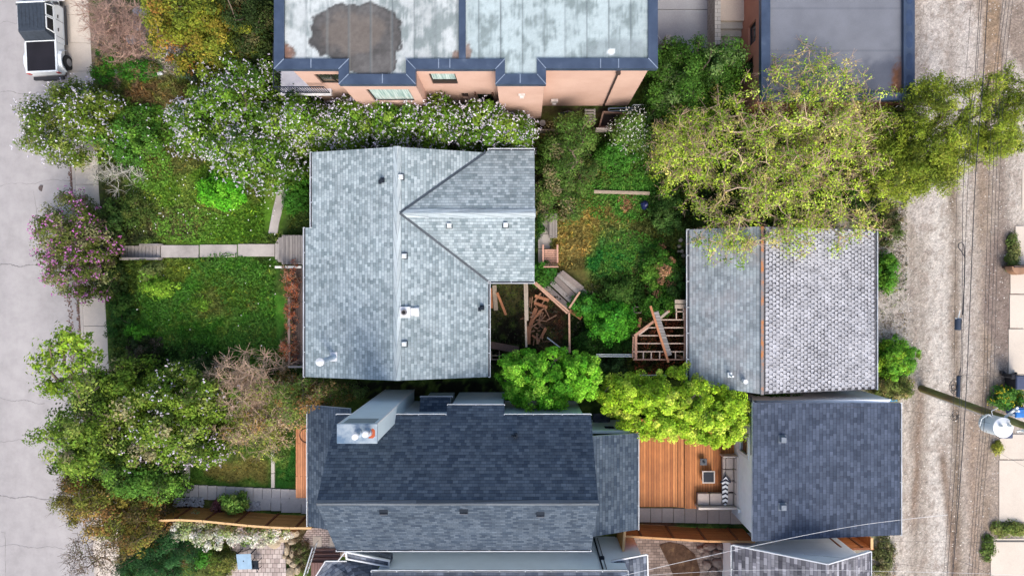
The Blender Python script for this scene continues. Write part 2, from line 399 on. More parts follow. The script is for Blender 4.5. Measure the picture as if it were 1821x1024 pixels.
def blossoms(cc, cd, per, rc, size, cols, parent, flat=.8, name='blossoms', petals=5):
    n = len(cc) * per; idx = np.repeat(np.arange(len(cc)), per); d = unit(n); d[:, 2] = np.abs(d[:, 2]) * .9 + .1; d /= np.linalg.norm(d, axis=1, keepdims=True)
    ctr = cc[idx] + (d * .9 + cd[idx] * .25) * rc * 1.12 * np.array([1, 1, flat]); i2 = np.repeat(np.arange(n), petals); m = len(i2)
    ax = unit(n); ax[:, 2] = abs(ax[:, 2]); pos = ctr[i2] + ax[i2] * (rng.uniform(-1, 1, (m, 1)) * size * 1.3) + unit(m) * size * .45
    nr = unit(m) + np.array([0, 0, .6]); c = palette(n, cols)[i2] * rng.normal(1, .12, (m, 1))
    o = leafmesh(name, pos, nr, size * rng.uniform(.45, .8, m), c, BLOSSOM, parent, .8, .1); o['kind'] = 'stuff'; return o
def plant(name, label, cat, blobs, nc, per, rc, size, cols, wts=None, base=None, z0=0, trunk=.09, group=None, flowers=None, tw=None,
          bark=None, mat=None, fill=.6, leaves=True, asp=.55, upb=.5, flat=.8, skel=True, var=.3, shellp=.35, zmin=-.45, trunkname='trunk', skn=90, crown='crown', fold=.25):
    bw = blobs_world(blobs)
    if base is None: c = sum(b[0] * b[1][0] for b in bw) / sum(b[1][0] for b in bw); b0 = V(c[0], c[1], z0)
    else: b0 = P(base[0], base[1], z0)
    t = thing(name, label, cat, b0, group); cc, cdv = clumps(blobs, nc, fill, zmin)
    cc[:, 2] = np.maximum(cc[:, 2], z0 + rc * .4)
    if skel:
        pick = cc[rng.choice(len(cc), min(skn, len(cc)), replace=False)]; zm = min(b[0][2] for b in bw)
        cen = cc.mean(0); tp = np.array([b0.x * .6 + cen[0] * .4, b0.y * .6 + cen[1] * .4, z0 + max(.15, (zm - z0) * .55)])
        skeleton(b0, tp, pick, trunk, trunkname, bark or BARK, t)
    if tw:
        tips, td = twigs(cc[rng.random(len(cc)) < tw.get('share', 1)], tw['per'], tw['L'], tw.get('r', .012), 'twigs', tw.get('mat', TWIG), t, tw.get('up', .5))
    if leaves: foliage(crown, cc, cdv, per, rc, size, cols, wts, t, mat, var, upb, flat, asp, shellp, fold)
    if flowers:
        # flowers sit on the light side of the clumps
        sel = (cdv[:, 2] > -.2) & (rng.random(len(cc)) < flowers.get('share', 1))
        if sel.sum(): blossoms(cc[sel], cdv[sel], flowers['per'], rc, flowers['size'], flowers['cols'], t, flat)
    return t
# ---------------- the setting: ground, street, alley ----------------
def curbx(y): return -24.13 - .056 * y
def gz(X, Y):
    d = X - (curbx(Y) + 1.46)
    t = np.clip(d / 3.1, 0, 1); z = -1.2 + .16 + (1.04) * (t * t * (3 - 2 * t)) + np.clip(d * .4, -.2, 0)
    z = np.where(d < -.5, -1.5, z)
    st = (np.abs(Y - 2.0) < .42) & (d > -.1) & (X < -18.95); z = np.where(st, np.minimum(z, -1.35 + .16 * np.clip((X + 21.6) / .19, 0, 99) * .55), z)
    return z + .05 * (fbm(X * .8, Y * .8, 5) - .5) * (t > .05) - .05 * (t > .9)
G = lambda *c: np.array(c)
def soft(px, py, cx, cy, rx, ry, n=None, edge=.35):
    d = np.sqrt(((px - cx) / rx) ** 2 + ((py - cy) / ry) ** 2) + (0 if n is None else (n - .5) * .9)
    return np.clip((1 - d) / edge + .5, 0, 1)[..., None]
def lerp(c, m, d): return c * (1 - m) + d * m
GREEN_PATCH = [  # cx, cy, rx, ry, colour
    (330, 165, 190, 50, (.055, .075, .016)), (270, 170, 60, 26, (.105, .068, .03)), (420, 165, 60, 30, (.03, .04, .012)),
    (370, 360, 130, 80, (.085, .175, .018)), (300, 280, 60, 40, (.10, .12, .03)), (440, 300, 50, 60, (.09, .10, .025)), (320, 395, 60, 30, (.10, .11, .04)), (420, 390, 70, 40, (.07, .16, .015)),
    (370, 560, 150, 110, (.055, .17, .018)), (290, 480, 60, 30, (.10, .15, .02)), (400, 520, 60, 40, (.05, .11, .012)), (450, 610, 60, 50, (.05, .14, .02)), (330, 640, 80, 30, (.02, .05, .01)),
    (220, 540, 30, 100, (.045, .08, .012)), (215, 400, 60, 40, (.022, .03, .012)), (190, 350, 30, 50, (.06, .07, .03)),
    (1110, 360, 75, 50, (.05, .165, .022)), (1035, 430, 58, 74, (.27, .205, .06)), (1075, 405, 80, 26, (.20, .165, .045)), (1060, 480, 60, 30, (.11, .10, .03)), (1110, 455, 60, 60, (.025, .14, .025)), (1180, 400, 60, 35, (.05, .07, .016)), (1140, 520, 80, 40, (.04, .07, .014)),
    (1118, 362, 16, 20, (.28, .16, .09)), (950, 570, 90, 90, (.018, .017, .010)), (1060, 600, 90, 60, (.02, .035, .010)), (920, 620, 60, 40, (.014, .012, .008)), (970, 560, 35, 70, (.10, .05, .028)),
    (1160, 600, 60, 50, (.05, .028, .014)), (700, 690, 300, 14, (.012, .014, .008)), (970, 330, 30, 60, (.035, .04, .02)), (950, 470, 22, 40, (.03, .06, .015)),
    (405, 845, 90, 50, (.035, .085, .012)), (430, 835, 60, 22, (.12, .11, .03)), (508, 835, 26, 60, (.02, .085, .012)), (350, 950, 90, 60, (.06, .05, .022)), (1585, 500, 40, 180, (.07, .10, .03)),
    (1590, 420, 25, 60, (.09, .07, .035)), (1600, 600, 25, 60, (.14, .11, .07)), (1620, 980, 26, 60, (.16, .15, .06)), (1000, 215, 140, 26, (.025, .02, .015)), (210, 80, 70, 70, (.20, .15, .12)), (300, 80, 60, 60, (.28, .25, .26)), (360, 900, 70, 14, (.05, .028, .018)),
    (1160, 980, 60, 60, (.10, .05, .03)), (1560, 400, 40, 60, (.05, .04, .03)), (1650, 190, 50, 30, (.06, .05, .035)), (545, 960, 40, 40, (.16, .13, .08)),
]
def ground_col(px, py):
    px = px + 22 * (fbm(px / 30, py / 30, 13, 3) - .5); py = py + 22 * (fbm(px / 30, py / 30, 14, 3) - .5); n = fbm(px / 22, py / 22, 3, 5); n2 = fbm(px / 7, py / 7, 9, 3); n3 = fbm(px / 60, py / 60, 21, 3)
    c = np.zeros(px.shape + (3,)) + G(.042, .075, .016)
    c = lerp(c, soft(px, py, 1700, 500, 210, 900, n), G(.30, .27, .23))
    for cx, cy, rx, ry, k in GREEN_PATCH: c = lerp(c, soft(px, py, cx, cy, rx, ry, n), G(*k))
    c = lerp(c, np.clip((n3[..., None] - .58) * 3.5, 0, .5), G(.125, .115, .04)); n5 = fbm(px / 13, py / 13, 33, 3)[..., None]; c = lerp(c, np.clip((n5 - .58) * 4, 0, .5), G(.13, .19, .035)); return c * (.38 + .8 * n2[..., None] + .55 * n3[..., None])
GM = attrmat('soil_and_turf', .95, .1, [(9, .7, 1.25), (45, .65, 1.3)], bumpd=.05)
fx = np.arange(-27.3, 30, .13); xs = np.concatenate([[-260, -120, -60, -40, -32], fx, [32, 40, 60, 120, 260]])
fy = np.arange(-17, 17, .13); ys = np.concatenate([[-260, -120, -60, -35, -22], fy, [22, 35, 60, 120, 260]])
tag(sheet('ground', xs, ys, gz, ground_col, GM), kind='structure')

# street: one poured sheet with cracks, gutter litter
tS = NT('street_concrete', .9, .15); c_ = tS.ramp(tS.noise(.35, 6, tS.co('Object', (1, .12, 1))), [(.3, (.325, .31, .31)), (.7, (.40, .382, .38))])
c_ = tS.mix(1, c_, tS.ramp(tS.noise(1.1, 6, None, .7), [(.32, .86), (.6, 1.04)]), 'MULTIPLY'); c_ = tS.mix(1, c_, tS.ramp(tS.noise(70, 4), [(.3, .84), (.7, 1.12)]), 'MULTIPLY')
c_ = tS.mix(1, c_, tS.ramp(tS.vor(.42, None, 'F1'), [(.02, .72), (.09, 1.0)]), 'MULTIPLY'); tS.bump(tS.noise(70, 4), .3, .01); STREET = tS.out(c_)
yy = [-260, 260]; m = MB(); m.poly([(-260, -260, -1.2), (curbx(-260), -260, -1.2), (curbx(260), 260, -1.2), (-260, 260, -1.2)])
tag(m.build('street', STREET, origin=(0, 0, -1.2)), kind='structure')
m = MB(); rr = random.Random(4)
def crack(pts, w_=.022, z=-1.196):
    for a, b in zip(pts, pts[1:]):
        d = (b - a).normalized(); n_ = Vector((-d.y, d.x, 0)) * w_ * rr.uniform(.4, 1.1); m.poly([a - n_, b - n_, b + n_, a + n_])
for py, sl, x1, ww in ((164, 3, 122, .02), (333, -14, 128, .012), (470, 3, 72, .028), (705, 12, 80, .014), (783, 1, 100, .014), (881, 5, 95, .032), (967, 8, 120, .012), (40, 1, 40, .01)):
    pts = []
    for k in range(40):
        x = -30 + (x1 + 30) * k / 39; p = P(x, py + sl * k / 39 * 1.0 + rr.uniform(-1.0, 1.0) + 2 * math.sin(k * .37 + py), -1.2); p.z = -1.196; pts.append(p)
    crack(pts, ww)
for x0, y0, x1, y1 in ((9, 945, 10, 1024), (60, 340, 68, 400), (2, 945, 9, 947)):
    pts = []
    for k in range(12):
        p = P(x0 + (x1 - x0) * k / 11 + rr.uniform(-.6, .6), y0 + (y1 - y0) * k / 11, -1.2); p.z = -1.196; pts.append(p)
    crack(pts, .014)
tag(m.build('road_cracks', plain('crack_tar', (.21, .20, .20), .9)), kind='structure')
# leaf litter in the gutter
n = 2600; t = rng.random(n); seg = rng.choice(3, n, p=[.2, .62, .18]); y0 = np.array([7.2, -7.5, 11.6])[seg]; y1 = np.array([4.8, -.2, 13.5])[seg]
Y = y0 + (y1 - y0) * t; X = -24.13 - .056 * Y - np.abs(rng.normal(0, .10, n)) - np.where((seg == 1) & (rng.random(n) < .3), .55 + rng.normal(0, .07, n), .02)
tag(leafmesh('gutter_litter', np.stack([X, Y, np.full(n, -1.185)], -1), np.tile([0, 0, 1.], (n, 1)) + unit(n) * .3, rng.uniform(.03, .07, n), np.array([.16, .10, .08]) * rng.uniform(.5, 1.5, (n, 1)), LEAFD, None), kind='stuff')
# curb and sidewalk: slabs with joints
CURB = concrete('curb_concrete', (.50, .45, .40), .2, 40); SIDE = concrete('sidewalk_concrete', (.60, .535, .465), .16, 40)
def strip(mb, y0, y1, a, b, z0, z1): mb.prism([(curbx(y0) + a, y0), (curbx(y0) + b, y0), (curbx(y1) + b, y1), (curbx(y1) + a, y1)], z0, z1)
m = MB(); y = -60.0
while y < 60: strip(m, y, y + 2.98, 0, .16, -1.5, -1.06); y += 3
tag(m.build('curb', CURB), kind='structure')
m = MB(); y = -60.3
while y < 60: strip(m, y + .006, y + 1.52, .166, 1.46, -1.5, -1.062); y += 1.535
tag(m.build('sidewalk', SIDE), kind='structure')

# alley
def alley_col(px, py):
    n = fbm(px / 26, py / 60, 31, 5); n2 = fbm(px / 2.6, py / 2.6, 41, 3); n3 = fbm(px / 9, py / 14, 61, 4)
    c = np.zeros(px.shape + (3,)) + G(.455, .41, .36)
    xx = px + 10 * (n - .5) - (py - 400) * .012
    B = [(1608, 10, (.20, .16, .13), .0), (1622, 9, (.24, .20, .16), .6), (1640, 9, (.25, .21, .17), .5), (1668, 19, (.52, .485, .44), .9), (1697, 11, (.20, .155, .115), .9), (1722, 12, (.42, .385, .35), .85), (1752, 22, (.25, .19, .14), .85), (1782, 14, (.20, .155, .125), .75)]
    for x0, wd, k, s in B:
        mm = np.exp(-((xx - x0) / wd) ** 2) * s * np.clip(.35 + 1.3 * n, 0, 1.1); c = lerp(c, np.clip(mm, 0, 1)[..., None], G(*k))
    # southern half: clay tracks wander
    c = lerp(c, (np.exp(-((xx - 1680 - 8 * np.sin(py / 70)) / 9) ** 2) * np.clip((py - 760) / 60, 0, 1) * .85)[..., None], G(.19, .13, .09))
    c = lerp(c, (np.exp(-((xx - 1725) / 15) ** 2) * np.clip((py - 690) / 60, 0, 1) * .8)[..., None], G(.27, .195, .14))
    c = lerp(c, (np.exp(-((xx - 1628 + (py - 800) * .06) / 8) ** 2) * np.clip((py - 660) / 60, 0, 1) * np.clip((960 - py) / 60, 0, 1) * .8)[..., None], G(.20, .14, .10))
    c = lerp(c, soft(px, py, 1785, 520, 34, 110, n), G(.21, .165, .14)); c = lerp(c, soft(px, py, 1700, 120, 60, 160, n, .8) * .5, G(.52, .49, .46))
    c = lerp(c, soft(px, py, 1765, 70, 16, 130, n) * .8, G(.27, .19, .12)); c = lerp(c, soft(px, py, 1815, 60, 25, 60, n) * .7, G(.17, .12, .09)); c = lerp(c, soft(px, py, 1640, 340, 30, 70, n, .6) * .6, G(.5, .46, .43))
    c = lerp(c, soft(px, py, 1785, 880, 30, 90, n, .8) * .6, G(.33, .27, .22))
    c = lerp(c, np.clip((n3[..., None] - .52) * 3.4, 0, .62), G(.22, .18, .15)); return c * (.36 + .95 * n2[..., None] + .42 * n3[..., None])
def ax0(y): return 18.6 + .5 * np.sin(y * .9) * .4 + .25 * np.sin(y * 2.3)
AM = attrmat('gravel_track', .95, .15, [(11, .72, 1.22), (34, .6, 1.4), (90, .75, 1.25)], bumpd=.05, bs=.6)
def alley_z(X, Y):
    e = X - ax0(Y); return np.where(e < 0, -.12, .012 + .02 * fbm(X * 2, Y * 2, 77, 3)) 
tag(sheet('alley', np.concatenate([np.arange(17.9, 30, .075), [33, 60, 200]]), np.concatenate([[-200, -60], np.arange(-17, 17, .09), [60, 200]]), alley_z, alley_col, AM), kind='structure')
# loose stones on the alley
n = 5200; X = rng.uniform(18.4, 27, n); Y = rng.uniform(-16.5, 16.5, n); n3 = fbm(X * 1.1, Y * .7, 5, 3); k = rng.random(n) < (n3 * 1.4 - .15) ; X, Y = X[k], Y[k]; n = len(X)
tag(leafmesh('loose_gravel', np.stack([X, Y, np.full(n, .045)], -1), np.tile([0, 0, 1.], (n, 1)) + unit(n) * .5, rng.uniform(.02, .05, n), G(.55, .52, .48) * rng.uniform(.3, 1.35, (n, 1)), LEAFD, None, .8), kind='stuff')
# driveway pads on the far side of the alley
PAD = concrete('driveway_concrete', (.60, .53, .45), .12, 40); m = MB()
def padpx(x0, y0, x1, y1, z=.06, mb=None):
    a = P(x0, y0, z); b = P(x1, y1, z); (mb or m).box(a.x, b.x, a.y, b.y, -.3, z)
for r in ((1806, 402, 1960, 471), (1797, 475, 1960, 522), (1796, 524, 1960, 583), (1794, 585, 1960, 690), (1778, 772, 1960, 816), (1777, 818, 1960, 927), (1762, 957, 1960, 1080), (1818, 300, 1960, 372)): padpx(*r)
tag(m.build('driveway', PAD, bevel=.01), kind='structure')

# walks, pads and steps ------------------------------------------------------
WALK = concrete('old_walk_concrete', (.42, .385, .36), .35, 30); m = MB()
for x0, y0, x1, y1, z in ((286, 436, 353, 458, .02), (355, 435, 421, 457, .03), (423, 434, 488, 456, .035)):
    padpx(x0, y0, x1, y1, z, m)
a = [P(x, y, .03) for x, y in ((489, 433), (494, 425), (497, 430), (497, 462), (492, 466), (489, 460))]; m.prism([(p.x, p.y) for p in a], -.2, .03)
L = [(477, 415), (480, 398), (485, 372), (490, 352), (494, 332), (511, 329), (509, 350), (502, 372), (496, 396), (493, 415)]; a = [P(x, y, .028) for x, y in L]; m.prism([(p.x, p.y) for p in a], -.2, .028)
tag(m.build('front_walk', WALK, bevel=.012), kind='structure')
m = MB(); pz = .05
for i, x in enumerate(range(222, 320, 24)): p = P(x, 203 - i * 1.6, pz); m.box(p.x + .01, p.x + .70, p.y - .2, p.y + .22, -.4, pz)
tag(m.build('edging_slabs', WALK, bevel=.012), kind='structure')
# pavers of the dark house garden
PAVER = concrete('grey_pavers', (.52, .49, .47), .25, 35); m = MB()
for i in range(14):
    x = 337 + i * 16.2; y = 862 + i * .75
    if i < 13: padpx(x, y, x + 15.6, y + 25, .03, m)
for x0, y0, x1, y1 in ((462, 887, 481, 907), (482, 885, 499, 908), (500, 887, 535, 911), (536, 890, 549, 913), (499, 872, 518, 884.5)): padpx(x0, y0, x1, y1, .034, m)
for i in range(4):
    for j in range(2): padpx(304 + j * 16.5, 815 + i * 17, 320 + j * 16.5, 831.5 + i * 17, .03, m)
tag(m.build('paver_path', PAVER, bevel=.012), kind='structure')
m = MB(); [padpx(482, 790 + i * 26, 488, 815 + i * 26, .05, m) for i in range(3)]
tag(m.build('lawn_edging', concrete('pale_edging', (.55, .52, .47), .15), bevel=.01), kind='structure')
m = MB()
for i in range(10):
    x = 1137 + i * 20.3; padpx(x, 903 + (i > 2) * .5, x + 19.6, 928 + i * .4, .03, m)
tag(m.build('side_path', concrete('tan_pavers', (.62, .50, .41), .22, 35), bevel=.012), kind='structure')
m = MB()
for r in ((963, 362, 975, 388), (961, 389, 976, 415), (957, 416, 982, 442), (957, 443, 968, 470)): padpx(*r, .03, m)
a = [P(x, y, .04) for x, y in ((995, 487), (1003, 484), (1044, 518), (1042, 526), (1030, 524))]; m.prism([(p.x, p.y) for p in a], -.1, .04)
tag(m.build('back_walk', WALK, bevel=.01), kind='structure')
# brick patios (south edge)
def patio(name, pts, c1, c2, z=.02, bw=.22, bh=.11):
    t = NT(name + '_bricks', .85, .2); b = t.brick(t.co('Object'), bw, bh, .009, c1, c2, (.05, .04, .035), .5)
    g = t.ramp(t.noise(2, 5), [(.3, .75), (.7, 1.1)]); t.bump(b.outputs['Fac'], -.4, .012)
    xy = [(P(x, y, z).x, P(x, y, z).y) for x, y in pts]
    tag(MB().prism(xy, -.2, z).build(name, t.out(t.mix(1, b.outputs[0], g, 'MULTIPLY')), origin=(0, 0, 0)), kind='structure')
patio('patio', [(405, 958), (450, 948), (505, 962), (512, 1060), (395, 1060), (412, 985)], (.36, .30, .28), (.55, .48, .45), .02, .24, .24)
patio('side_patio', [(548, 939), (612, 936), (620, 990), (556, 984), (535, 960)], (.45, .36, .32), (.62, .52, .47), .021)
patio('courtyard', [(1128, 955), (1300, 955), (1300, 1090), (1110, 1090)], (.15, .115, .10), (.25, .20, .175), .02, .3, .15)
m = MB(); padpx(556, 953, 572, 973, .04, m); padpx(586, 954, 604, 974, .04, m)
tag(m.build('paving_slabs', PAD, bevel=.01), kind='structure')
# grey pad and area between the two stucco buildings
m = MB(); padpx(1166, -120, 1266, 17, .02, m); padpx(1166, 18, 1266, 95, .02, m)
tag(m.build('concrete_pad', concrete('cool_grey_concrete', (.36, .365, .38), .14, 30), bevel=.01), kind='structure')

# grass: tufts coloured by the same patches of turf ---------------------------
def tufts(name, n, region, size, dens, seed, bright=1.5, h=.16, up=.15):
    x0, y0, x1, y1 = region; px = rng.uniform(x0, x1, n); py = rng.uniform(y0, y1, n); k = rng.random(n) < dens(px, py); px, py = px[k], py[k]
    X = (px - NX) * H / K; Y = (NY - py) * H / K; Z = gz(X, Y) + rng.uniform(.01, h, len(px)); c = ground_col(px, py)[..., :] * bright * rng.normal(1, .28, (len(px), 1)).clip(.3, 2)
    yel = rng.random(len(px)) < .12; c[yel] = c[yel] * G(1.7, 1.25, .9)
    nr = unit(len(px)) + np.array([0, 0, up]); return tag(leafmesh(name, np.stack([X, Y, Z], -1), nr, size * rng.uniform(.5, 1.3, len(px)), c, LEAFD, None, .2, .1), kind='stuff')
HARD = [(284, 433, 552, 460), (470, 328, 512, 416), (300, 800, 340, 893), (334, 858, 560, 915), (480, 786, 490, 866), (955, 360, 978, 472), (1120, 750, 1345, 935), (210, 195, 325, 210), (544, 938, 620, 990), (400, 950, 512, 1060), (490, 470, 560, 660), (1130, 955, 1310, 1090), (1000, 160, 1140, 225), (990, 480, 1050, 530)]
def dens(px, py):
    k = np.ones_like(px)
    for a, b, c, d in HARD: k[(px > a) & (px < c) & (py > b) & (py < d)] = 0
    X = (px - NX) * H / K; Y = (NY - py) * H / K; k[X < curbx(Y) + 1.7] = 0
    k[(px > 860) & (px < 1060) & (py > 505) & (py < 660)] *= .25
    return k * (.35 + .9 * fbm(px / 14, py / 14, 51, 3))
tufts('lawn_grass', 120000, (150, 60, 560, 740), .115, dens, 1, 1.45)
tufts('back_garden_grass', 75000, (925, 240, 1235, 680), .115, dens, 2, 1.45)
tufts('side_garden_grass', 16000, (300, 780, 560, 1024), .07, dens, 3, 1.4, .06)
tufts('alley_verge_grass', 9000, (1560, 350, 1612, 690), .08, lambda a, b: .4 + .8 * fbm(a / 12, b / 12, 8, 3) - .5 * (b > 520), 4, 1.5)
tufts('alley_verge_grass', 1500, (1556, 962, 1592, 1040), .08, lambda a, b: .8 + 0 * a, 5, 1.3)
def clover(name, spots, colr, n, size=.05):
    P_ = []; 
    for cx, cy, rx, ry in spots:
        a = rng.uniform(0, 2 * math.pi, n); r = np.sqrt(rng.random(n)); px = cx + np.cos(a) * r * rx; py = cy + np.sin(a) * r * ry; k = rng.random(n) < 1.6 * fbm(px / 10, py / 10, 71, 3) - .3
        P_.append(np.stack([px[k], py[k]], -1))
    q = np.concatenate(P_); X = (q[:, 0] - NX) * H / K; Y = (NY - q[:, 1]) * H / K; Z = gz(X, Y) + rng.uniform(.05, .22, len(q))
    tag(leafmesh(name, np.stack([X, Y, Z], -1), unit(len(q)) * .6 + np.array([0, 0, 1]), size * rng.uniform(.6, 1.3, len(q)), G(*colr) * rng.normal(1, .3, (len(q), 1)).clip(.3, 2), LEAF, None, .7, .1), kind='stuff')
clover('clover', [(1105, 350, 75, 48), (1130, 290, 60, 50), (1122, 460, 52, 50)], (.075, .22, .028), 4200, .05)
clover('broadleaf_weeds', [(450, 610, 50, 40), (300, 540, 60, 40), (400, 480, 60, 30), (265, 560, 40, 50), (350, 620, 60, 30), (440, 520, 50, 50)], (.075, .19, .028), 1500, .05)
clover('broadleaf_weeds', [(300, 230, 60, 30), (340, 400, 70, 30), (270, 300, 40, 40)], (.12, .26, .03), 2600, .06)
tag(leafmesh('daisies', *(lambda q: (np.stack([(q[:, 0] - NX) * H / K, (NY - q[:, 1]) * H / K, gz((q[:, 0] - NX) * H / K, (NY - q[:, 1]) * H / K) + .2], -1), np.tile([0, 0, 1.], (len(q), 1)) + unit(len(q)) * .3))(np.stack([rng.uniform(240, 500, 150), (rng.random(150) < .2) * 215 + rng.uniform(240, 420, 150)], -1)), .035 * rng.uniform(.5, 1.4, 150), np.tile([[.8, .8, .72]], (150, 1)), BLOSSOM, None, .9), kind='stuff')
# ---------------- buildings ----------------
WHITE = plain('white_trim', (.62, .64, .66), .5, var=.1); GRIM = plain('gutter_white', (.52, .55, .58), .5, var=.25, scale=2); GUT = plain('gutter_shadow', (.05, .055, .065), .6); WALLG = siding('grey_siding', (.52, .60, .64))
DARKV = plain('dark_vent_metal', (.02, .027, .038), .75, spec=.1); PALEV = plain('pale_vent_metal', (.62, .66, .67), .45, var=.08); GALV = plain('galvanised_steel', (.42, .50, .58), .35, .5)
def gutter(parent, p, q, out, drop=.05, name='gutter', w_=.1, clips=True):
    """trough with white rim along eave p-q, out = horizontal outward unit vector"""
    p = Vector(p); q = Vector(q); o = Vector(out).normalized(); z = Vector((0, 0, 1)); m = MB()
    m.beam(p + o * (w_ * .5) - z * (drop + .05), q + o * (w_ * .5) - z * (drop + .05), w_ - .01, .07, 1)
    m.beam(p + o * w_ - z * (drop - .005), q + o * w_ - z * (drop - .005), .034, .1, 0)
    if clips:
        L = (q - p).length; n = max(2, int(L / 1.1))
        for i in range(n + 1):
            a = p + (q - p) * (i / n); m.beam(a + o * .01 - z * (drop - .07), a + o * (w_ + .01) - z * (drop - .07), .035, .02, 0)
    return m.build(name, [GRIM, GUT], parent)
def roofpart(name, parent, planes, mat, th=.14, fascia=WHITE):
    m = MB()
    for pl, pts in planes:
        v = [PP(x, y, pl) if not isinstance(x, Vector) else x for x, y in pts]
        a = sum(v[i].x * v[(i + 1) % len(v)].y - v[(i + 1) % len(v)].x * v[i].y for i in range(len(v)))
        if a < 0: v.reverse()
        m.slab(v, th, 0, 1)
    return m.build(name, [mat, fascia], parent)
def capstrip(mb, pts, pl2, w_=.16, lift=.02):
    pass
def boxvent(parent, px, py, pl, s=.26, mat=PALEV, name='roof_vent', h=.12):
    c = PP(px, py, pl); n = Vector((-pl[1], -pl[2], 1)).normalized(); m = MB()
    m.box(c.x - s * .62, c.x + s * .62, c.y - s * .62, c.y + s * .62, c.z - .08, c.z + .035, 1)
    m.frustum(c.x - s / 2, c.x + s / 2, c.y - s / 2, c.y + s / 2, c.z + .03, c.z + h + .06, .03, .03)
    return m.build(name, [mat, DARKV if mat is PALEV else mat], parent, .008)
def stackpipe(parent, base, top, r, name, cap=WHITE, body=GALV):
    m = MB(); b = Vector(base); t = Vector(top); d = (t - b)
    m.tube([b - Vector((0, 0, .12)), b + Vector((0, 0, .05))], [r * 1.7, r * 1.3], 16, 0); m.tube([b, t], r, 16, 1); m.tube([t, t + Vector((0, 0, .05)), t + Vector((0, 0, .16)), t + Vector((0, 0, .2))], [r * 1.15, r * 1.45, r * 1.4, r * .7], 16, 2)
    return m.build(name, [WHITE, body, cap], parent, smooth=False)

# --- grey shingled bungalow ---
SH_C = shingle('light_grey_shingles', (.185, .238, .256), (.40, .468, .492), (.13, .165, .185), .22, .145, .012, .07)
plL = plane3(P(543, 670, 3.0), P(543, 405, 3.0), P(706, 405, 4.36)); plR = plane3(P(868, 670, 3.0), P(868, 400, 3.0), P(706, 400, 4.36))
plS = plane3(P(868, 500, 3.0), P(951, 500, 3.0), P(951, 379, 4.32)); plN = plane3(P(951, 268, 3.0), P(870, 268, 3.0), P(951, 379, 4.32))
RX = P(706, 500, 4.36).x
hC = thing('shingled_bungalow', 'single storey house with light blue grey shingle roof and a side wing', 'house', P(700, 480, 0))
def onpl(x, y, pl): return Vector((x, y, pl[0] + pl[1] * x + pl[2] * y))
yT = P(555, 271, 3.1).y; yB = P(543, 670, 3).y
jun = onpl(RX, P(706, 379, 4.33).y, plR)
xe = PP(868, 600, plR).x; xw = PP(951, 400, plS).x; yw = PP(951, 500, plS).y; ywn = PP(951, 268, plN).y; yr = PP(951, 379, plS).y; xl = PP(543, 600, plL).x; xl2 = PP(555, 300, plL).x; yj = PP(543, 405, plL).y
def isect_x(plA, plB, y):  # x where the planes meet at y
    return (plB[0] - plA[0] + (plB[2] - plA[2]) * y) / (plA[1] - plB[1])
vS0 = Vector((isect_x(plR, plS, yr), yr, 0)); vS1 = Vector((isect_x(plR, plS, yw), yw, 0)); vN1 = Vector((isect_x(plR, plN, yT), yT, 0))
f = lambda v, pl: onpl(v.x, v.y, pl)
mR = MB()
def addroof(mb, pl, xy, th=.14):
    v = [onpl(x, y, pl) for x, y in xy]; a = sum(v[i].x * v[(i + 1) % len(v)].y - v[(i + 1) % len(v)].x * v[i].y for i in range(len(v)))
    if a < 0: v.reverse()
    mb.slab(v, th, 0, 1)
addroof(mR, plL, [(RX, yB), (RX, yT), (xl2, yT), (xl2, yj), (xl, yj), (xl, yB)])
addroof(mR, plR, [(RX, yB), (xe, yB), (xe, vS1.y), (vS1.x, vS1.y), (vS0.x, vS0.y), (vN1.x, yT), (RX, yT)])
addroof(mR, plS, [(vS0.x, yr), (vS1.x, yw), (xw, yw), (xw, yr)]); addroof(mR, plN, [(vS0.x, yr), (xw, yr), (xw, ywn), (isect_x(plR, plN, ywn), ywn)])
roofC = mR.build('roof', [SH_C, WHITE], hC)
m = MB()   # ridge caps: overlapping shingles
RIDGE = shingle('ridge_cap_shingles', (.36, .43, .46), (.44, .50, .52), (.30, .35, .38), 5, .2, .01, .12)
def ridge(mb, a, b, pa, pb, w_=.17, step=.2):
    a = Vector(a); b = Vector(b); d = (b - a); L = d.length; d.normalize(); side = Vector((-d.y, d.x, 0)).normalized(); n = int(L / step)
    for i in range(n):
        p = a + d * (L * i / n); q = a + d * (L * (i + 1) / n + .03); up = Vector((0, 0, .035 + .0)); up2 = Vector((0, 0, .022))
        for sgn, pl in ((1, pa), (-1, pb)):
            o1 = p + side * sgn * w_; o2 = q + side * sgn * w_; o1.z = pl[0] + pl[1] * o1.x + pl[2] * o1.y; o2.z = pl[0] + pl[1] * o2.x + pl[2] * o2.y
            v = [p + up2, q + up, o2 + up, o1 + up2]; v = v if sgn < 0 else v[::-1]; mb.slab(v, .03)
sd_ = (onpl(RX, yB, plL), onpl(RX, yT, plL)); ridge(m, sd_[0], sd_[1], plL, plR)
ridge(m, onpl(vS0.x + .15, yr, plS), onpl(xw, yr, plS), plN, plS, .2)
m.build('ridge_cap', RIDGE, roofC)
m = MB(); VAL = plain('valley_flashing', (.05, .065, .08), .5)
for a, b, pl, pl2 in ((vS0, vS1, plR, plS), (vS0, vN1, plR, plN)):
    A = f(a, pl); B = f(b, pl); m.beam(A + V(0, 0, .015), B + V(0, 0, .015), .11, .06)
m.build('valley', VAL, roofC)
gutter(hC, onpl(xl, yj, plL), onpl(xl, yB, plL), (-1, 0, 0)); gutter(hC, onpl(xl2, yj, plL), onpl(xl2, yT, plL), (-1, 0, 0))
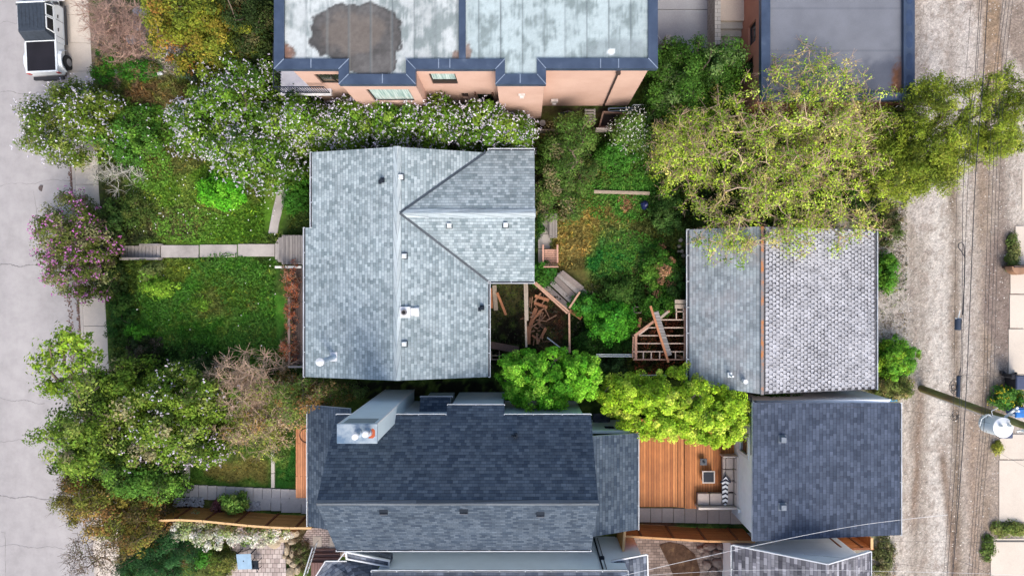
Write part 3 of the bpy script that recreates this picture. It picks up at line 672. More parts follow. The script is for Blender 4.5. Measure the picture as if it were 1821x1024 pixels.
gutter(hC, onpl(xe, yw, plR), onpl(xe, yB, plR), (1, 0, 0)); gutter(hC, onpl(xe, yw, plS), onpl(xw, yw, plS), (0, -1, 0)); gutter(hC, onpl(xw, ywn, plN), onpl(isect_x(plR, plN, ywn), ywn, plN), (0, 1, 0))
m = MB(); S_C = siding('pale_clapboard', (.52, .53, .50))
x0, x1, y0, y1 = xl + .55, xe - .5, yB + .45, yT - .45
for a, b in (((x0, y0), (x1, y0)), ((x1, y0), (x1, yw + .5)), ((x1, yw + .5), (xw - .4, yw + .5)), ((xw - .4, yw + .5), (xw - .4, y1)), ((xw - .4, y1), (x0, y1)), ((x0, y1), (x0, y0))): wallmesh(m, a, b, 0, 2.95, .15)
m.poly([(x0, y0, 2.95), (x1, y0, 2.95), (RX, y0, 4.25)]); m.poly([(x0, y1, 2.95), (RX, y1, 4.25), (x1, y1, 2.95)]); m.poly([(xw - .4, yw + .5, 2.95), (xw - .4, y1, 2.95), (xw - .4, yr, 4.1)])
m.build('wall', S_C, hC)
for px, py, pl in ((713, 315, plR), (719, 455, plR), (719, 611, plR), (799, 401, plS), (899, 400, plS)): boxvent(hC, px, py, pl, .24)
def hoodvent(parent, px, py, pl, flip=1, name='hood_vent', s=1.0):
    c = PP(px, py, pl); m = MB(); m.box(c.x - .02 * s, c.x + .17 * s, c.y - .11 * s, c.y + .11 * s, c.z - .05, c.z + .14 * s); m.tube([c + V(.06 * s, -.02, .1), c + V(.06 * s, -.02, .34)], .07 * s, 12)
    m.box(c.x - .13 * s, c.x + .02 * s, c.y - .17 * s, c.y + .02 * s, c.z - .02, c.z + .05); return m.build(name, DARKV, parent, .01)
hoodvent(hC, 678, 321, plL); hoodvent(hC, 855, 547, plR)
# square white flashing around a round flue, with a torn flap on its right
c = PP(721, 555, plR); m = MB(); m.box(c.x - .24, c.x + .24, c.y - .26, c.y + .26, c.z - .1, c.z + .16); m.box(c.x + .24, c.x + .42, c.y - .16, c.y + .2, c.z - .14, c.z + .04); m.frustum(c.x + .4, c.x + .62, c.y - .22, c.y + .26, c.z - .2, c.z + .0, .0, .06)
ch = m.build('chimney', WHITE, hC, .02)
MB().tube([c + V(-.03, 0, .1), c + V(-.03, 0, .3)], .13, 18).build('flue', plain('sooty_metal', (.16, .15, .15), .6), ch); MB().tube([c + V(-.03, 0, .301), c + V(-.03, 0, .306)], .085, 18).build('flue_opening', plain('soot', (.01, .01, .01), .9), ch)
b = PP(595, 634, plL); t_ = P(570, 643, 4.55); m = MB(); m.box(b.x - .2, b.x + .2, b.y - .22, b.y + .22, b.z - .1, b.z + .04); m.build('stack_flashing', WHITE, hC, .01)
st = MB().tube([b, (b + (t_ - b))], .115, 16).build('metal_stack', GALV, hC, smooth=False); MB().tube([t_ - V(0, 0, .05), t_ + V(0, 0, .02), t_ + V(0, 0, .14), t_ + V(0, 0, .2)], [.13, .2, .19, .06], 18).build('stack_cap', WHITE, st)

# front steps and porch of the bungalow
GREYW = planks('weathered_boards', (.20, .185, .175), (.30, .28, .26), (.05, .045, .04), .15, 2.4, 0); GREYW2 = planks('old_porch_boards', (.085, .06, .052), (.15, .11, .10), (.02, .015, .015), .13, 2.2, R(90))
GREYV = planks('grey_boards_lengthwise', (.22, .20, .19), (.33, .30, .28), (.05, .045, .04), .14, 2.4, R(90))
t = thing('porch_steps', 'weathered grey wooden steps climbing to the shingled bungalow', 'steps', P(515, 445, 0))
for i in range(4):
    a = P(495 + i * 6, 470, .18 * (i + 1)); b_ = P(495 + i * 6, 418, .18 * (i + 1)); a2 = P(502 + i * 6, 470, .18 * (i + 1)) if i < 3 else P(548, 470, .72)
    MB().box(a.x, a2.x, a.y + (.12 if i == 0 else 0), b_.y - (.12 if i == 0 else 0), .18 * i + .002, .18 * (i + 1)).build('step', GREYV, t, .01)
t = thing('front_porch', 'narrow dark wooden porch deck along the front of the shingled bungalow', 'porch', P(530, 560, 0))
p = P(519, 476, .7); q = P(545, 648, .7); MB().box(p.x, q.x, q.y, p.y, .58, .7).build('decking', GREYW2, t); m = MB(); m.box(p.x + .05, q.x, q.y + .05, p.y - .05, 0, .57); m.build('skirt', plain('dark_porch_skirt', (.05, .04, .035)), t)
p = P(512, 652, 1.2); q = P(543, 652, 1.2); m = MB(); m.beam(p, q, .09, .09); 
for xx in (p.x + .05, q.x - .3): m.box(xx - .04, xx + .04, p.y - .04, p.y + .04, 0, 1.15)
m.build('railing', wood('grey_rail', (.36, .34, .32)), t)
m = MB(); a = P(510, 530, 1.15); b_ = P(510, 648, 1.15); m.beam(a + V(.12, 0, 0), b_ + V(.12, 0, 0), .12, .06); m.beam(a + V(.12, 0, -.5), b_ + V(.12, 0, -.5), .05, .08)
for k in range(7): y = a.y + (b_.y - a.y) * k / 6; m.box(a.x + .08, a.x + .16, y - .03, y + .03, 0, 1.12)
m.build('railing', wood('brown_grey_rail', (.19, .14, .12)), t)
m = MB(); a = P(489, 475, 1.0); b_ = P(502, 475, 1.0); m.beam(a, b_, .11, .05); a = P(507, 475, 1.1); b2 = P(536, 475, 1.1); m.beam(a, b2, .12, .05); m.box(a.x + .02, a.x + .1, a.y - .04, a.y + .04, 0, 1.07); m.box(b_.x - .1, b_.x - .02, b_.y - .04, b_.y + .04, 0, .97)
tag(m.build('handrail', plain('flaking_white_paint', (.66, .64, .60), .6, var=.15)), 'short white painted handrail in two pieces beside the porch steps', 'handrail')

# --- old garage with worn shingles ---
SH_D1 = shingle('mixed_grey_shingles', (.205, .24, .262), (.345, .395, .42), (.14, .16, .175), .24, .15, .012, .14, (.34, .31, .31), .45)
t = NT('weathered_curled_shingles', .95, .15); uv = t.co('UV'); b1 = t.brick(uv, .22, .19, .02, (.12, .12, .13), (.18, .18, .195), (.04, .04, .045), .5, .45)
big = t.ramp(t.noise(.35, 3, uv), [(.38, .0), (.62, 1.0)]); wv = t.ramp(t.vor(6.2, uv), [(.18, 1.0), (.55, .32)]); c = t.mix(t.mix(.5, big, (.3, .3, .3)), b1.outputs[0], t.mix(1, b1.outputs[0], wv, 'MULTIPLY'))
c = t.mix(1, c, t.ramp(t.noise(30, 4, uv), [(.3, .75), (.7, 1.15)]), 'MULTIPLY'); t.bump(b1.outputs['Fac'], -.9, .04); SH_D2 = t.out(c)
hD = thing('old_garage', 'old garage whose roof has worn pale curled shingles beyond a rusty ridge', 'garage', P(1400, 550, 0))
xa = P(1226, 550, 2.45).x; xr = P(1355, 550, 4.1).x; xb = P(1558, 550, 2.5).x; ya = P(1557, 408, 2.5).y; yb = P(1558, 692, 2.5).y
plDL = plane3(V(xa, ya, 2.45), V(xa, yb, 2.45), V(xr, yb, 4.1)); plDR = plane3(V(xb, ya, 2.5), V(xb, yb, 2.5), V(xr, yb, 4.1))
m = MB(); addroof(m, plDL, [(xa, ya), (xa, yb + .25), (xr, yb), (xr, ya)]); m.build('roof', [SH_D1, WHITE], hD)
m = MB(); addroof(m, plDR, [(xr, ya), (xr, yb), (xb, yb), (xb, ya)])
# curled shingle tabs standing up from the worn slope
rr = random.Random(8); uu = (V(xb, 0, 2.5) - V(xr, 0, 4.1)).normalized(); L = (V(xb, 0, 2.5) - V(xr, 0, 4.1)).length; rows = int(L / .19); m2 = MB()
for i in range(1, rows):
    for j in range(int((ya - yb) / .22)):
        s_ = V(xr, yb + (j + (.5 if i % 2 else 0)) * .22 + .02, 4.1) + uu * (i * .19); h = rr.uniform(.012, .05); tight = .5 + .5 * math.sin(i * .23 + 1) * math.sin(j * .16 + .6); w_ = rr.uniform(.165, .195) + .018 * tight; ln = rr.uniform(.125, .155) + .025 * tight
        a = s_ + V(0, .01, .012); m2.slab([a + uu * ln * rr.uniform(.55, .95) + V(0, 0, h), a + uu * (ln + .035) + V(0, w_ * rr.uniform(.3, .7), h * .6), a + uu * ln * rr.uniform(.55, .95) + V(0, w_, h * rr.uniform(.2, 1.2)), a + V(0, w_, .002), a + V(0, 0, .002)][::1], .012)
rd = m.build('worn_roof', [SH_D2, WHITE], hD); m2.build('curled_shingles', plain('curled_grey_shingle', (.37, .375, .40), .95, var=.3, scale=2.2), rd)
m = MB(); rust = NT('rusty_ridge_flashing', .8); m.beam(V(xr, yb - .02, 4.13), V(xr, ya, 4.13), .12, .05); m.build('ridge', rust.out(rust.ramp(rust.noise(1.6, 5), [(.45, (.20, .19, .19)), (.6, (.42, .17, .06))])), hD)
gutter(hD, V(xa, ya, 2.45), V(xa, yb + .2, 2.45), (-1, 0, 0), w_=.13); gutter(hD, V(xb, ya, 2.5), V(xb, yb, 2.5), (1, 0, 0), w_=.08)
m = MB(); DW = siding('dark_brown_boards', (.14, .10, .085), .16)
x0, x1, y0, y1 = xa + .35, xb - .3, yb + .3, ya - .3
for a, b_ in (((x0, y0), (x1, y0)), ((x1, y0), (x1, y1)), ((x1, y1), (x0, y1)), ((x0, y1), (x0, y0))): wallmesh(m, a, b_, 0, 2.38, .15)
m.poly([(x0, y0, 2.38), (x1, y0, 2.38), (xr, y0, 3.95)]); m.poly([(x0, y1, 2.38), (xr, y1, 3.95), (x1, y1, 2.38)]); m.build('wall', DW, hD)
c = PP(1298, 667, plDL); m = MB(); m.box(c.x - .12, c.x + .12, c.y - .1, c.y + .14, c.z - .05, c.z + .05); m.tube([c, c + V(.0, 0, .5)], .05, 10); m.build('vent_pipe', PALEV, hD)
c = PP(1322, 677, plDL); MB().tube([c, c + V(0, 0, .35)], .11, 14).build('flue_cap', WHITE, hD)

# --- dark shingled two storey house ---
SH_E = shingle('dark_slate_shingles', (.036, .054, .082), (.092, .12, .155), (.02, .03, .042), .27, .15, .012, .1)
hE = thing('dark_roofed_house', 'tall house with dark slate blue shingles, grey siding and a boxed metal chimney', 'house', P(820, 800, 0))
ye1 = P(900, 738, 5.2).y; ye2 = P(900, 977, 5.2).y; yrE = (ye1 + ye2) / 2; ex0 = P(598, 740, 5.2).x; ex1 = P(1051, 740, 5.2).x
plEN = plane3(V(ex0, ye1, 5.2), V(ex1, ye1, 5.2), V(ex0, yrE, 8.2)); plES = plane3(V(ex0, ye2, 5.2), V(ex1, ye2, 5.2), V(ex0, yrE, 8.2))
bx0 = P(793, 730, 5).x + .05; bx1 = P(897, 730, 5).x; yb1 = P(850, 720, 4.7).y
m = MB(); addroof(m, plEN, [(ex0, ye1), (bx0, ye1), (bx0, yb1), (bx1, yb1), (bx1, ye1), (ex1, ye1), (ex1, yrE), (ex0, yrE)], .16); addroof(m, plES, [(ex0, ye2), (ex1, ye2), (ex1 , yrE), (ex0, yrE)], .16)
rE = m.build('roof', [SH_E, plain('dark_fascia', (.05, .06, .075))], hE)
m = MB(); SH_ER = shingle('dark_ridge_cap', (.07, .085, .105), (.13, .15, .175), (.04, .045, .055), 5, .2, .01, .12); ridge(m, V(ex0, yrE, 8.2), V(ex1, yrE, 8.2), plEN, plES, .11); m.build('ridge_cap', SH_ER, rE)
gutter(hE, V(ex0, ye2, 5.2), V(ex1, ye2, 5.2), (0, -1, 0), w_=.07)
for a, b_, z in (((bx1, ye1), (ex1, ye1), 5.2), ((ex0, ye1), (bx0 - .02, ye1), 5.2)): gutter(hE, V(*a, z), V(*b_, z), (0, 1, 0), w_=.05)
zb1 = plEN[0] + plEN[2] * yb1; gutter(hE, V(bx0, yb1, zb1), V(bx1, yb1, zb1), (0, 1, 0), w_=.05)
wy1 = ye1 - .2; wy2 = ye2 + .35; m = MB()
holes = [(0, 0, 0, 0)]
wx0, wx1 = ex0 + .35, ex1 - .25
q1 = wallmesh(m, (wx1, wy1), (wx0, wy1), 0, 5.0, .18, [(wx1 - P(1003, 728, 2.2).x, wx1 - P(978, 728, 2.2).x, 1.6, 2.5)]); hh = (wx1 - P(1003, 728, 2.2).x, wx1 - P(978, 728, 2.2).x, 1.6, 2.5)
wallmesh(m, (wx0, wy1), (wx0, wy2), 0, 5.0, .18); wallmesh(m, (wx0, wy2), (wx1, wy2), 0, 5.0, .18); wallmesh(m, (wx1, wy2), (wx1, wy1), 0, 5.0, .18)
m.poly([(wx0, wy2, 5), (wx0, wy1, 5), (wx0, yrE, 8.0)][::-1]); m.poly([(wx1, wy2, 5), (wx1, wy1, 5), (wx1, yrE, 8.0)])
# bump-out bay under the extended roof
wallmesh(m, (bx1 - .1, yb1 - .12), (bx0 + .1, yb1 - .12), 0, zb1 - .17, .12); wallmesh(m, (bx0 + .1, yb1 - .12), (bx0 + .1, wy1 + .01), 0, zb1 - .17, .12); wallmesh(m, (bx1 - .1, wy1 + .01), (bx1 - .1, yb1 - .12), 0, zb1 - .17, .12)
m.build('wall', WALLG, hE); window(hE, q1, hh, .05, .05, DARKV, glass('black_glass', (.015, .015, .02)))
# side entry roof north side, and low roofs west and east
SH_EP = SH_E
a0 = P(747, 707, 3.0); a1 = P(801, 738, 3.0); plp = (3.0 - .25 * (a0.y - 0), 0, 0)
pe = plane3(V(a0.x, a0.y, 2.9), V(a1.x, a0.y, 2.9), V(a0.x, wy1, 3.25)); m = MB(); addroof(m, pe, [(a0.x, a0.y), (a1.x, a0.y), (a1.x, wy1 + .01), (a0.x, wy1 + .01)], .14); se = m.build('side_roof', [SH_EP, WHITE], hE)
gutter(hE, V(a0.x, a0.y, 2.9), V(a1.x + .1, a0.y, 2.9), (0, 1, 0), w_=.05); m = MB(); m.box(a0.x + .1, a1.x - .1, wy1 + .02, a0.y - .2, 0, 2.74); m.build('side_entry', WALLG, hE)
px0 = P(548, 800, 2.9).x; py0 = P(548, 720, 2.95).y; py1 = P(548, 935, 2.9).y
pw = plane3(V(px0, py0, 2.9), V(px0, py1, 2.9), V(wx0, py1, 4.0)); m = MB(); addroof(m, pw, [(px0, py0), (px0, py1), (wx0 - .02, py1), (wx0 - .02, py0)], .14); m.build('porch_roof', [SH_EP, WHITE], hE)
gutter(hE, V(px0, py0, 2.9), V(px0, py1, 2.9), (-1, 0, 0), w_=.07); m = MB()
for yy_ in (py0 - .3, (py0 + py1) / 2, py1 + .3): MB().box(px0 + .25, px0 + .4, yy_ - .07, yy_ + .07, .25, 2.78).build('porch_post', WHITE, hE)
qx = P(1134, 850, 2.9).x; qy0 = P(1134, 770, 2.9).y; qy1 = P(1134, 941, 2.9).y; qy1b = P(1062, 949, 3.3).y
pE2 = plane3(V(qx, qy0, 2.9), V(qx, qy1, 2.9), V(wx1, qy1, 3.75)); m = MB(); addroof(m, pE2, [(qx, qy0), (qx, qy1), (wx1 + .02, qy1 - .12), (wx1 + .02, qy0)], .14); m.build('rear_roof', [SH_EP, WHITE], hE)
gutter(hE, V(qx, qy0, 2.9), V(qx, qy1, 2.9), (1, 0, 0), w_=.06); m = MB()
ra, rb = wx1 + .001, qx - .35; hw = (P(1094, 772, 2.2).x, P(1076, 772, 2.2).x); h2 = (rb - hw[0], rb - hw[1], 1.5, 2.3)
q2 = wallmesh(m, (rb, qy0 + .1), (ra, qy0 + .1), 0, 2.72, .15, [h2]); wallmesh(m, (rb, qy1 + .3), (rb, qy0 + .1), 0, 2.72, .15); wallmesh(m, (ra, qy1 + .3), (rb, qy1 + .3), 0, 2.72, .15); m.build('rear_wall', WALLG, hE); window(hE, q2, h2, .05, .05, DARKV, glass('black_glass'))
for px, py, in ((683, 909), (825, 908), (961, 913)):
    c = PP(px, py, plES); m = MB(); m.slab([c + V(-.17, .13, .12), c + V(-.17, -.10, .10), c + V(.17, -.10, .10), c + V(.17, .13, .12)], .05, 0); m.slab([c + V(-.16, -.07, .14), c + V(-.16, -.14, .06), c + V(.16, -.14, .06), c + V(.16, -.07, .14)], .05, 1); m.box(c.x - .14, c.x + .14, c.y - .08, c.y + .12, c.z - .1, c.z + .1, 0); m.build('roof_vent', [DARKV, plain('mid_grey_metal', (.06, .07, .09), .5)], hE)
hoodvent(hE, 914, 774, plEN, name='plumbing_vent', s=.9)
# chimney chase
cx0, cx1 = P(600, 770, 9.3).x, P(669.5, 770, 9.3).x; cy1, cy0 = P(630, 754.5, 9.3).y, P(630, 787, 9.3).y
CH = siding('pale_chimney_siding', (.56, .66, .71), .22, .85); chm = MB().box(cx0, cx1, cy0, cy1, 0, 9.2).build('chimney', CH, hE)
m = MB()
for x in (cx0 - .012, cx1 - .045): m.box(x, x + .06, cy1 - .04, cy1 + .014, 0, 9.14)
m.build('corner_trim', WHITE, chm)
capm = NT('mottled_metal_cap', .35, .5, .35); capm = capm.out(capm.ramp(capm.noise(1.8, 4), [(.35, (.12, .19, .27)), (.6, (.34, .40, .44))]))
m = MB(); m.box(cx0 - .03, cx1 + .03, cy0 - .03, cy1 + .03, 9.2, 9.3); cp = m.build('chimney_cap', capm, chm, .02)
RUST = plain('rust_stain', (.36, .08, .03), .8); m = MB(); pts = [(663, 761), (667, 765), (667, 775), (663, 779), (655, 779), (657, 771), (659, 764)]; v = [P(x, y, 9.304) for x, y in pts]; m.poly(v[::-1]); m.build('rust_patch', RUST, cp)
for (bx, by, tx, ty, zt) in ((638, 770, 632, 775, 10.1), (655, 769, 650, 771, 9.95)):
    b_ = P(bx, by, 9.3); tp = P(tx, ty, zt); MB().tube([b_, b_ + V(0, 0, .15)], [.16, .14], 20).tube([b_, tp], .10, 18).build('flue', GALV, chm); MB().tube([tp, tp + V(0, 0, .1), tp + V(0, 0, .13)], [.135, .13, .09], 20).build('flue_cap', WHITE, chm)
m = MB(); m.box(cx0 + .15, cx1 - .15, cy1 + .002, cy1 + .012, 8.1, 9.0); m.build('louvre_panel', siding('grey_louvre', (.20, .25, .27), .1), chm)

# --- dark garage with white walls ---
hF = thing('dark_roofed_garage', 'garage with dark slate shingle roof and white walls beside the gravel alley', 'garage', P(1450, 830, 0))
za, zb_ = 3.5, 3.0; A = P(1338, 716, za); B = P(1338, 962, za); C_ = P(1600, 716, zb_); D_ = P(1600, 951, zb_)
plF = plane3(A, B, C_); SH_F = shingle('slate_garage_shingles', (.042, .056, .086), (.085, .107, .155), (.03, .037, .054), .3, .17, .013, .1)
m = MB(); addroof(m, plF, [(A.x, A.y), (B.x, B.y), (D_.x, D_.y), (C_.x, C_.y)], .14); m.build('roof', [SH_F, plain('pale_fascia', (.55, .60, .66), .5)], hF)
gutter(hF, onpl(C_.x, C_.y, plF), onpl(D_.x, D_.y, plF), (1, 0, 0), w_=.1)
for px, py in ((1391, 780), (1391, 900)): boxvent(hF, px, py, plF, .3, plain('slate_vent', (.15, .18, .22), .5), h=.18)
x0, x1, y0, y1 = A.x + .08, C_.x - .4, B.y + .25, A.y + .08
WH = plain('white_stucco', (.76, .79, .82), .8, var=.05); m = MB()
hb = (y1 - P(1330, 776, 2.6).y, y1 - P(1330, 816, 2.6).y, 1.25, 2.75)
qF = wallmesh(m, (x0, y1), (x0, y0), 0, 3.34, .18, [hb]); wallmesh(m, (x0, y0), (x1, y0), 0, 2.9, .18); wallmesh(m, (x1, y0), (x1, y1), 0, 2.9, .18); wallmesh(m, (x1, y1), (x0, y1), 0, 3.0, .18); m.poly([(x0, y1, 3.0), (x1, y1, 2.9), (x0, y1, 3.35)]); m.build('wall', WH, hF)
window(hF, qF, hb, .03, .17, WHITE, glass('olive_glass', (.05, .045, .03)), 0, proud=.05)
m = MB(); m.beam(V(x0 - .04, P(1330, 800, 2.2).y, 3.2), V(x0 - .04, P(1330, 700, 2.2).y, 3.2), .05, .04); m.build('wall_trim', DARKV, hF)
m = MB(); m.box(x0 - .13, x0 - .012, P(1318, 903, 1).y - .08, P(1318, 903, 1).y + .1, 1.3, 1.5); m.build('wall_lamp', WHITE, hF)

# --- neighbouring house at the south edge ---
hG = thing('sided_house', 'pale grey sided house whose dark roofs run off the south edge', 'house', P(880, 1060, 0))
zG = 4.8; gy = P(880, 1017, zG).y; gx0 = P(660, 1017, zG).x; gx1 = P(1117, 1020, zG).x
plG = plane3(V(gx0, gy, zG), V(gx1, gy, zG), V(gx0, gy - 4, zG + 2.2)); plG2 = plane3(V(gx0, gy - 8, zG), V(gx1, gy - 8, zG), V(gx0, gy - 4, zG + 2.2))
SH_G = shingle('blue_grey_shingles', (.07, .085, .12), (.19, .215, .26), (.04, .045, .06), .34, .17, .013, .35)
m = MB(); addroof(m, plG, [(gx0, gy), (gx1, gy), (gx1, gy - 4), (gx0, gy - 4)]); addroof(m, plG2, [(gx0, gy - 8), (gx1, gy - 8), (gx1, gy - 4), (gx0, gy - 4)]); m.build('roof', [SH_G, WHITE], hG)
gutter(hG, V(gx0, gy, zG), V(gx1, gy, zG), (0, 1, 0), w_=.08)
SG = siding('light_blue_grey_siding', (.72, .80, .86), .11, .7); m = MB(); X0 = gx0 + .2; X1 = P(1066, 1000, 4).x; X2 = gx1 + .05; wy = gy - .1
for a, b_, zt in (((X2, wy), (X0, wy), 4.66), ((X0, wy), (X0, wy - 7.5), 4.6), ((X2, wy - 7.5), (X2, wy), 4.6)): wallmesh(m, a, b_, 0, zt, .15)
wallmesh(m, (5.65, wy - .04), (X2 + .004, wy - .04), 0, 3.1, .15); wallmesh(m, (5.65, wy - 5), (5.65, wy - .04), 0, 3.1, .15); m.build('wall', SG, hG)
m = MB(); m.tube([V(X1 + .12, wy + .06, .3), V(X1 + .12, wy + .06, 4.6)], .04, 8); m.tube([V(X1 + .3, wy + .04, .3), V(X1 + .3, wy + .04, 4.6)], .018, 6); m.box(X1 + .16, X1 + .34, wy + .002, wy + .12, 2.9, 3.1); m.build('downpipe', DARKV, hG)
# low hip roof, gablet and small side roof
z1 = 2.9; m = MB(); a = P(553, 1040, z1); b_ = P(580, 998, z1); c = P(617, 998, z1); d = P(668, 1120, 4.4); e = P(560, 1120, z1); top = P(625, 1045, 3.9); top2 = P(668, 1045, 3.9)
m.slab([a, P(640, 1040, 3.7), P(617, 998, z1), b_], .12, 0, 0); m.slab([c, P(640, 1040, 3.7), P(672, 1030, 3.75), P(672, 1000, 3.0)][::1], .12, 0, 0); m.slab([a, e, P(640, 1100, 3.7), P(640, 1040, 3.7)], .12, 0, 0); m.slab([P(640, 1040, 3.7), P(640, 1100, 3.7), P(700, 1100, 3.8), P(672, 1030, 3.75)], .12, 0, 0); m.build('porch_roof', [SH_G, WHITE], hG)
m = MB(); m.beam(a + V(-.03, .03, 0), b_ + V(-.03, .03, 0), .05, .08); m.beam(b_ + V(0, .03, 0), c + V(0, .03, 0), .05, .08); m.build('gutter', WHITE, hG)
g0, g1, g2, g3 = P(616, 980, 4.2), P(692, 996, 4.2), P(692, 1006, 4.0), P(617, 992, 4.0); m = MB(); m.slab([g3, g2, g1, g0], .9); m.build('gablet_roof', SH_G, hG)
m = MB()
for a_, b__ in ((g0, g1), (g1, g2), (g2, g3), (g3, g0)): m.beam(a_ + V(0, 0, .03), b__ + V(0, 0, .03), .07, .12)
m.beam(P(600, 998, 3.0), P(618, 976, 3.0), .05, .05); m.build('gablet_trim', WHITE, hG)
s0, s1, s2, s3, s4 = P(1087, 997, 3.4), P(1150, 985, 3.4), P(1152, 1060, 3.2), P(1103, 1060, 3.6), P(1103, 1004, 3.5); m = MB(); m.slab([s2, s1, s0, s4, s3][::1], .12, 0, 0); m.build('side_roof', SH_G, hG)
m = MB(); m.beam(s0 + V(0, 0, .02), s1 + V(0, 0, .02), .06, .08); m.beam(s1 + V(.03, 0, .02), s2 + V(.03, 0, .02), .06, .08); m.beam(P(1087, 997, 3.4), P(1086, 1006, 3.4), .06, .08); m.build('side_roof_trim', WHITE, hG)
m = MB(); m.prism([(p.x, p.y) for p in (P(1108, 1000, 3.3), P(1143, 992, 3.3), P(1143, 1060, 3.3), P(1108, 1060, 3.3))], 0, 3.2); m.build('side_wall', SG, hG)
# brown side steps of that house
t = thing('entry_steps', 'reddish brown painted steps below the boulders at the south edge', 'steps', P(575, 990, 0)); BRW = planks('red_brown_boards', (.16, .085, .075), (.25, .15, .135), (.04, .02, .02), .14, 3)
for i in range(3):
    a = P(552, 976 + i * 8, .15 * (i + 1)); b_ = P(604, 984 + i * 8, .15 * (i + 1)); MB().box(a.x, b_.x, b_.y, a.y, .15 * i + .001, .15 * (i + 1)).build('step', BRW, t, .01)
a = P(553, 1000, .6); b_ = P(600, 1060, .6); MB().box(a.x, b_.x, b_.y, a.y, .3, .6).build('landing', planks('red_brown_decking', (.16, .085, .075), (.25, .15, .135), (.04, .02, .02), .14, 3, R(90)), t)
t = thing('stair_railing', 'pale metal railing leaning along the reddish brown steps', 'railing', P(545, 1000, .3)); m = MB(); a = P(556, 973, 1.3); b_ = P(538, 1030, 1.5); m.beam(a, b_, .05, .04); m.beam(a - V(0, 0, .75), b_ - V(0, 0, .75), .04, .04); m.build('rail', PALEV, t); m = MB()
for k in range(9): p = a + (b_ - a) * (k / 8); m.beam(p, p - V(0, 0, 1.0), .02, .02)
m.build('baluster', PALEV, t)

# --- neighbouring garage at the south edge ---
hH = thing('gabled_garage', 'grey shingled garage with a broad white gable at the south edge', 'garage', P(1430, 1080, 0))
hxa = P(1303, 1000, 2.8).x; hxr = P(1471, 1003, 5.1).x; hxb = P(1547, 1000, 3.6).x; hy = P(1471, 1003, 5.1).y
plHL = plane3(V(hxa, hy, 2.8), V(hxa, hy - 8, 2.8), V(hxr, hy, 5.1)); plHR = plane3(V(hxb, hy, 3.6), V(hxb, hy - 8, 3.6), V(hxr, hy, 5.1)); SH_H = shingle('mixed_charcoal_shingles', (.085, .085, .105), (.30, .30, .33), (.05, .05, .06), .42, .17, .013, .4)
m = MB(); addroof(m, plHL, [(hxa, hy), (hxr, hy), (hxr, hy - 8), (hxa, hy - 8)]); addroof(m, plHR, [(hxb, hy), (hxr, hy), (hxr, hy - 8), (hxb, hy - 8)]); m.build('roof', [SH_H, WHITE], hH)
gx_ = P(1345, 966, 3.4).x; m = MB(); m.poly([(hxb - .25, hy - .38, 0), (hxa + .3, hy - .38, 0), (hxa + .3, hy - .38, 2.85), (hxr, hy - .38, 4.94), (hxb - .25, hy - .38, 3.6)][::1]); m.box(hxa + .3, hxb - .25, hy - 7.5, hy - .382, 0, 2.8); m.build('gable_wall', siding('white_panel_wall', (.80, .82, .84), .9, .88), hH)
m = MB(); m.beam(V(hxa, hy + .03, 2.8), V(hxr, hy + .03, 5.1), .05, .16); m.beam(V(hxr, hy + .03, 5.1), V(hxb, hy + .03, 3.6), .05, .16); m.build('bargeboard', WHITE, hH); gutter(hH, V(hxa, hy, 2.8), V(hxa, hy - 8, 2.8), (-1, 0, 0), w_=.08); gutter(hH, V(hxb, hy, 3.6), V(hxb, hy - 8, 3.6), (1, 0, 0), w_=.08)

# --- pink stucco building ---
t = NT('pink_stucco', .9, .15); PINK = t.out(t.mix(1, t.ramp(t.noise(.7, 5), [(.3, (.50, .33, .265)), (.7, (.57, .39, .32))]), t.ramp(t.noise(60, 2), [(.3, .92), (.7, 1.05)]), 'MULTIPLY'))
NAVY = NT('navy_metal_flashing', .42, .5, .15); NAVY = NAVY.out(NAVY.ramp(NAVY.noise(1.5, 6), [(.3, (.034, .052, .09)), (.62, (.055, .08, .13)), (.8, (.12, .155, .21))]))
hA = thing('pink_stucco_building', 'two storey pink stucco building with navy edged flat roof', 'building', P(830, 60, 0)); ZP = 6.2
out = [(487, 123), (602, 123), (602, 150), (739, 150), (739, 123), (881, 123), (881, 150), (971, 150), (971, 122), (1170, 122)]; inn = [(505, 105), (620, 105), (620, 132), (722, 132), (722, 105), (898, 105), (898, 132), (955, 132), (955, 104), (1153, 104)]
O = [P(x, y, ZP) for x, y in out]; I = [P(x, y, ZP) for x, y in inn]; YT = 22.0
O = [V(O[0].x, YT, ZP)] + O + [V(O[-1].x, YT, ZP)]; I = [V(I[0].x, YT - .45, ZP)] + I + [V(I[-1].x, YT - .45, ZP)]
m = MB()
for i in range(len(O) - 1): m.hull([O[i], O[i + 1], I[i + 1], I[i]], [v - V(0, 0, .32) for v in (O[i], O[i + 1], I[i + 1], I[i])])
m.hull([O[-1], O[0], I[0], I[-1]], [v - V(0, 0, .32) for v in (O[-1], O[0], I[0], I[-1])]); par = m.build('parapet', NAVY, hA)
m = MB(); dx0, dx1 = P(816, 50, ZP).x, P(828, 50, ZP).x; m.box(dx0, dx1, P(822, 105, ZP).y + .002, YT - .5, 5.9, 6.18); m.build('roof_divider', NAVY, hA)
SEAL = plain('pale_sealant', (.20, .25, .33), .5)
for i in range(1, len(O) - 1): MB().beam(O[i] + V(0, 0, .008), I[i] + V(0, 0, .008), .035, .02).build('parapet_seam', SEAL, hA)   # mitred standing seams
for x, ya_ in ((553, 113), (680, 140), (800, 113), (1068, 113), (1100, 113), (925, 140), (780, 113)): p_ = P(x, ya_, ZP); MB().box(p_.x - .02, p_.x + .02, p_.y - .2, p_.y + .2, ZP - .02, ZP + .012).build('parapet_seam', SEAL, hA)
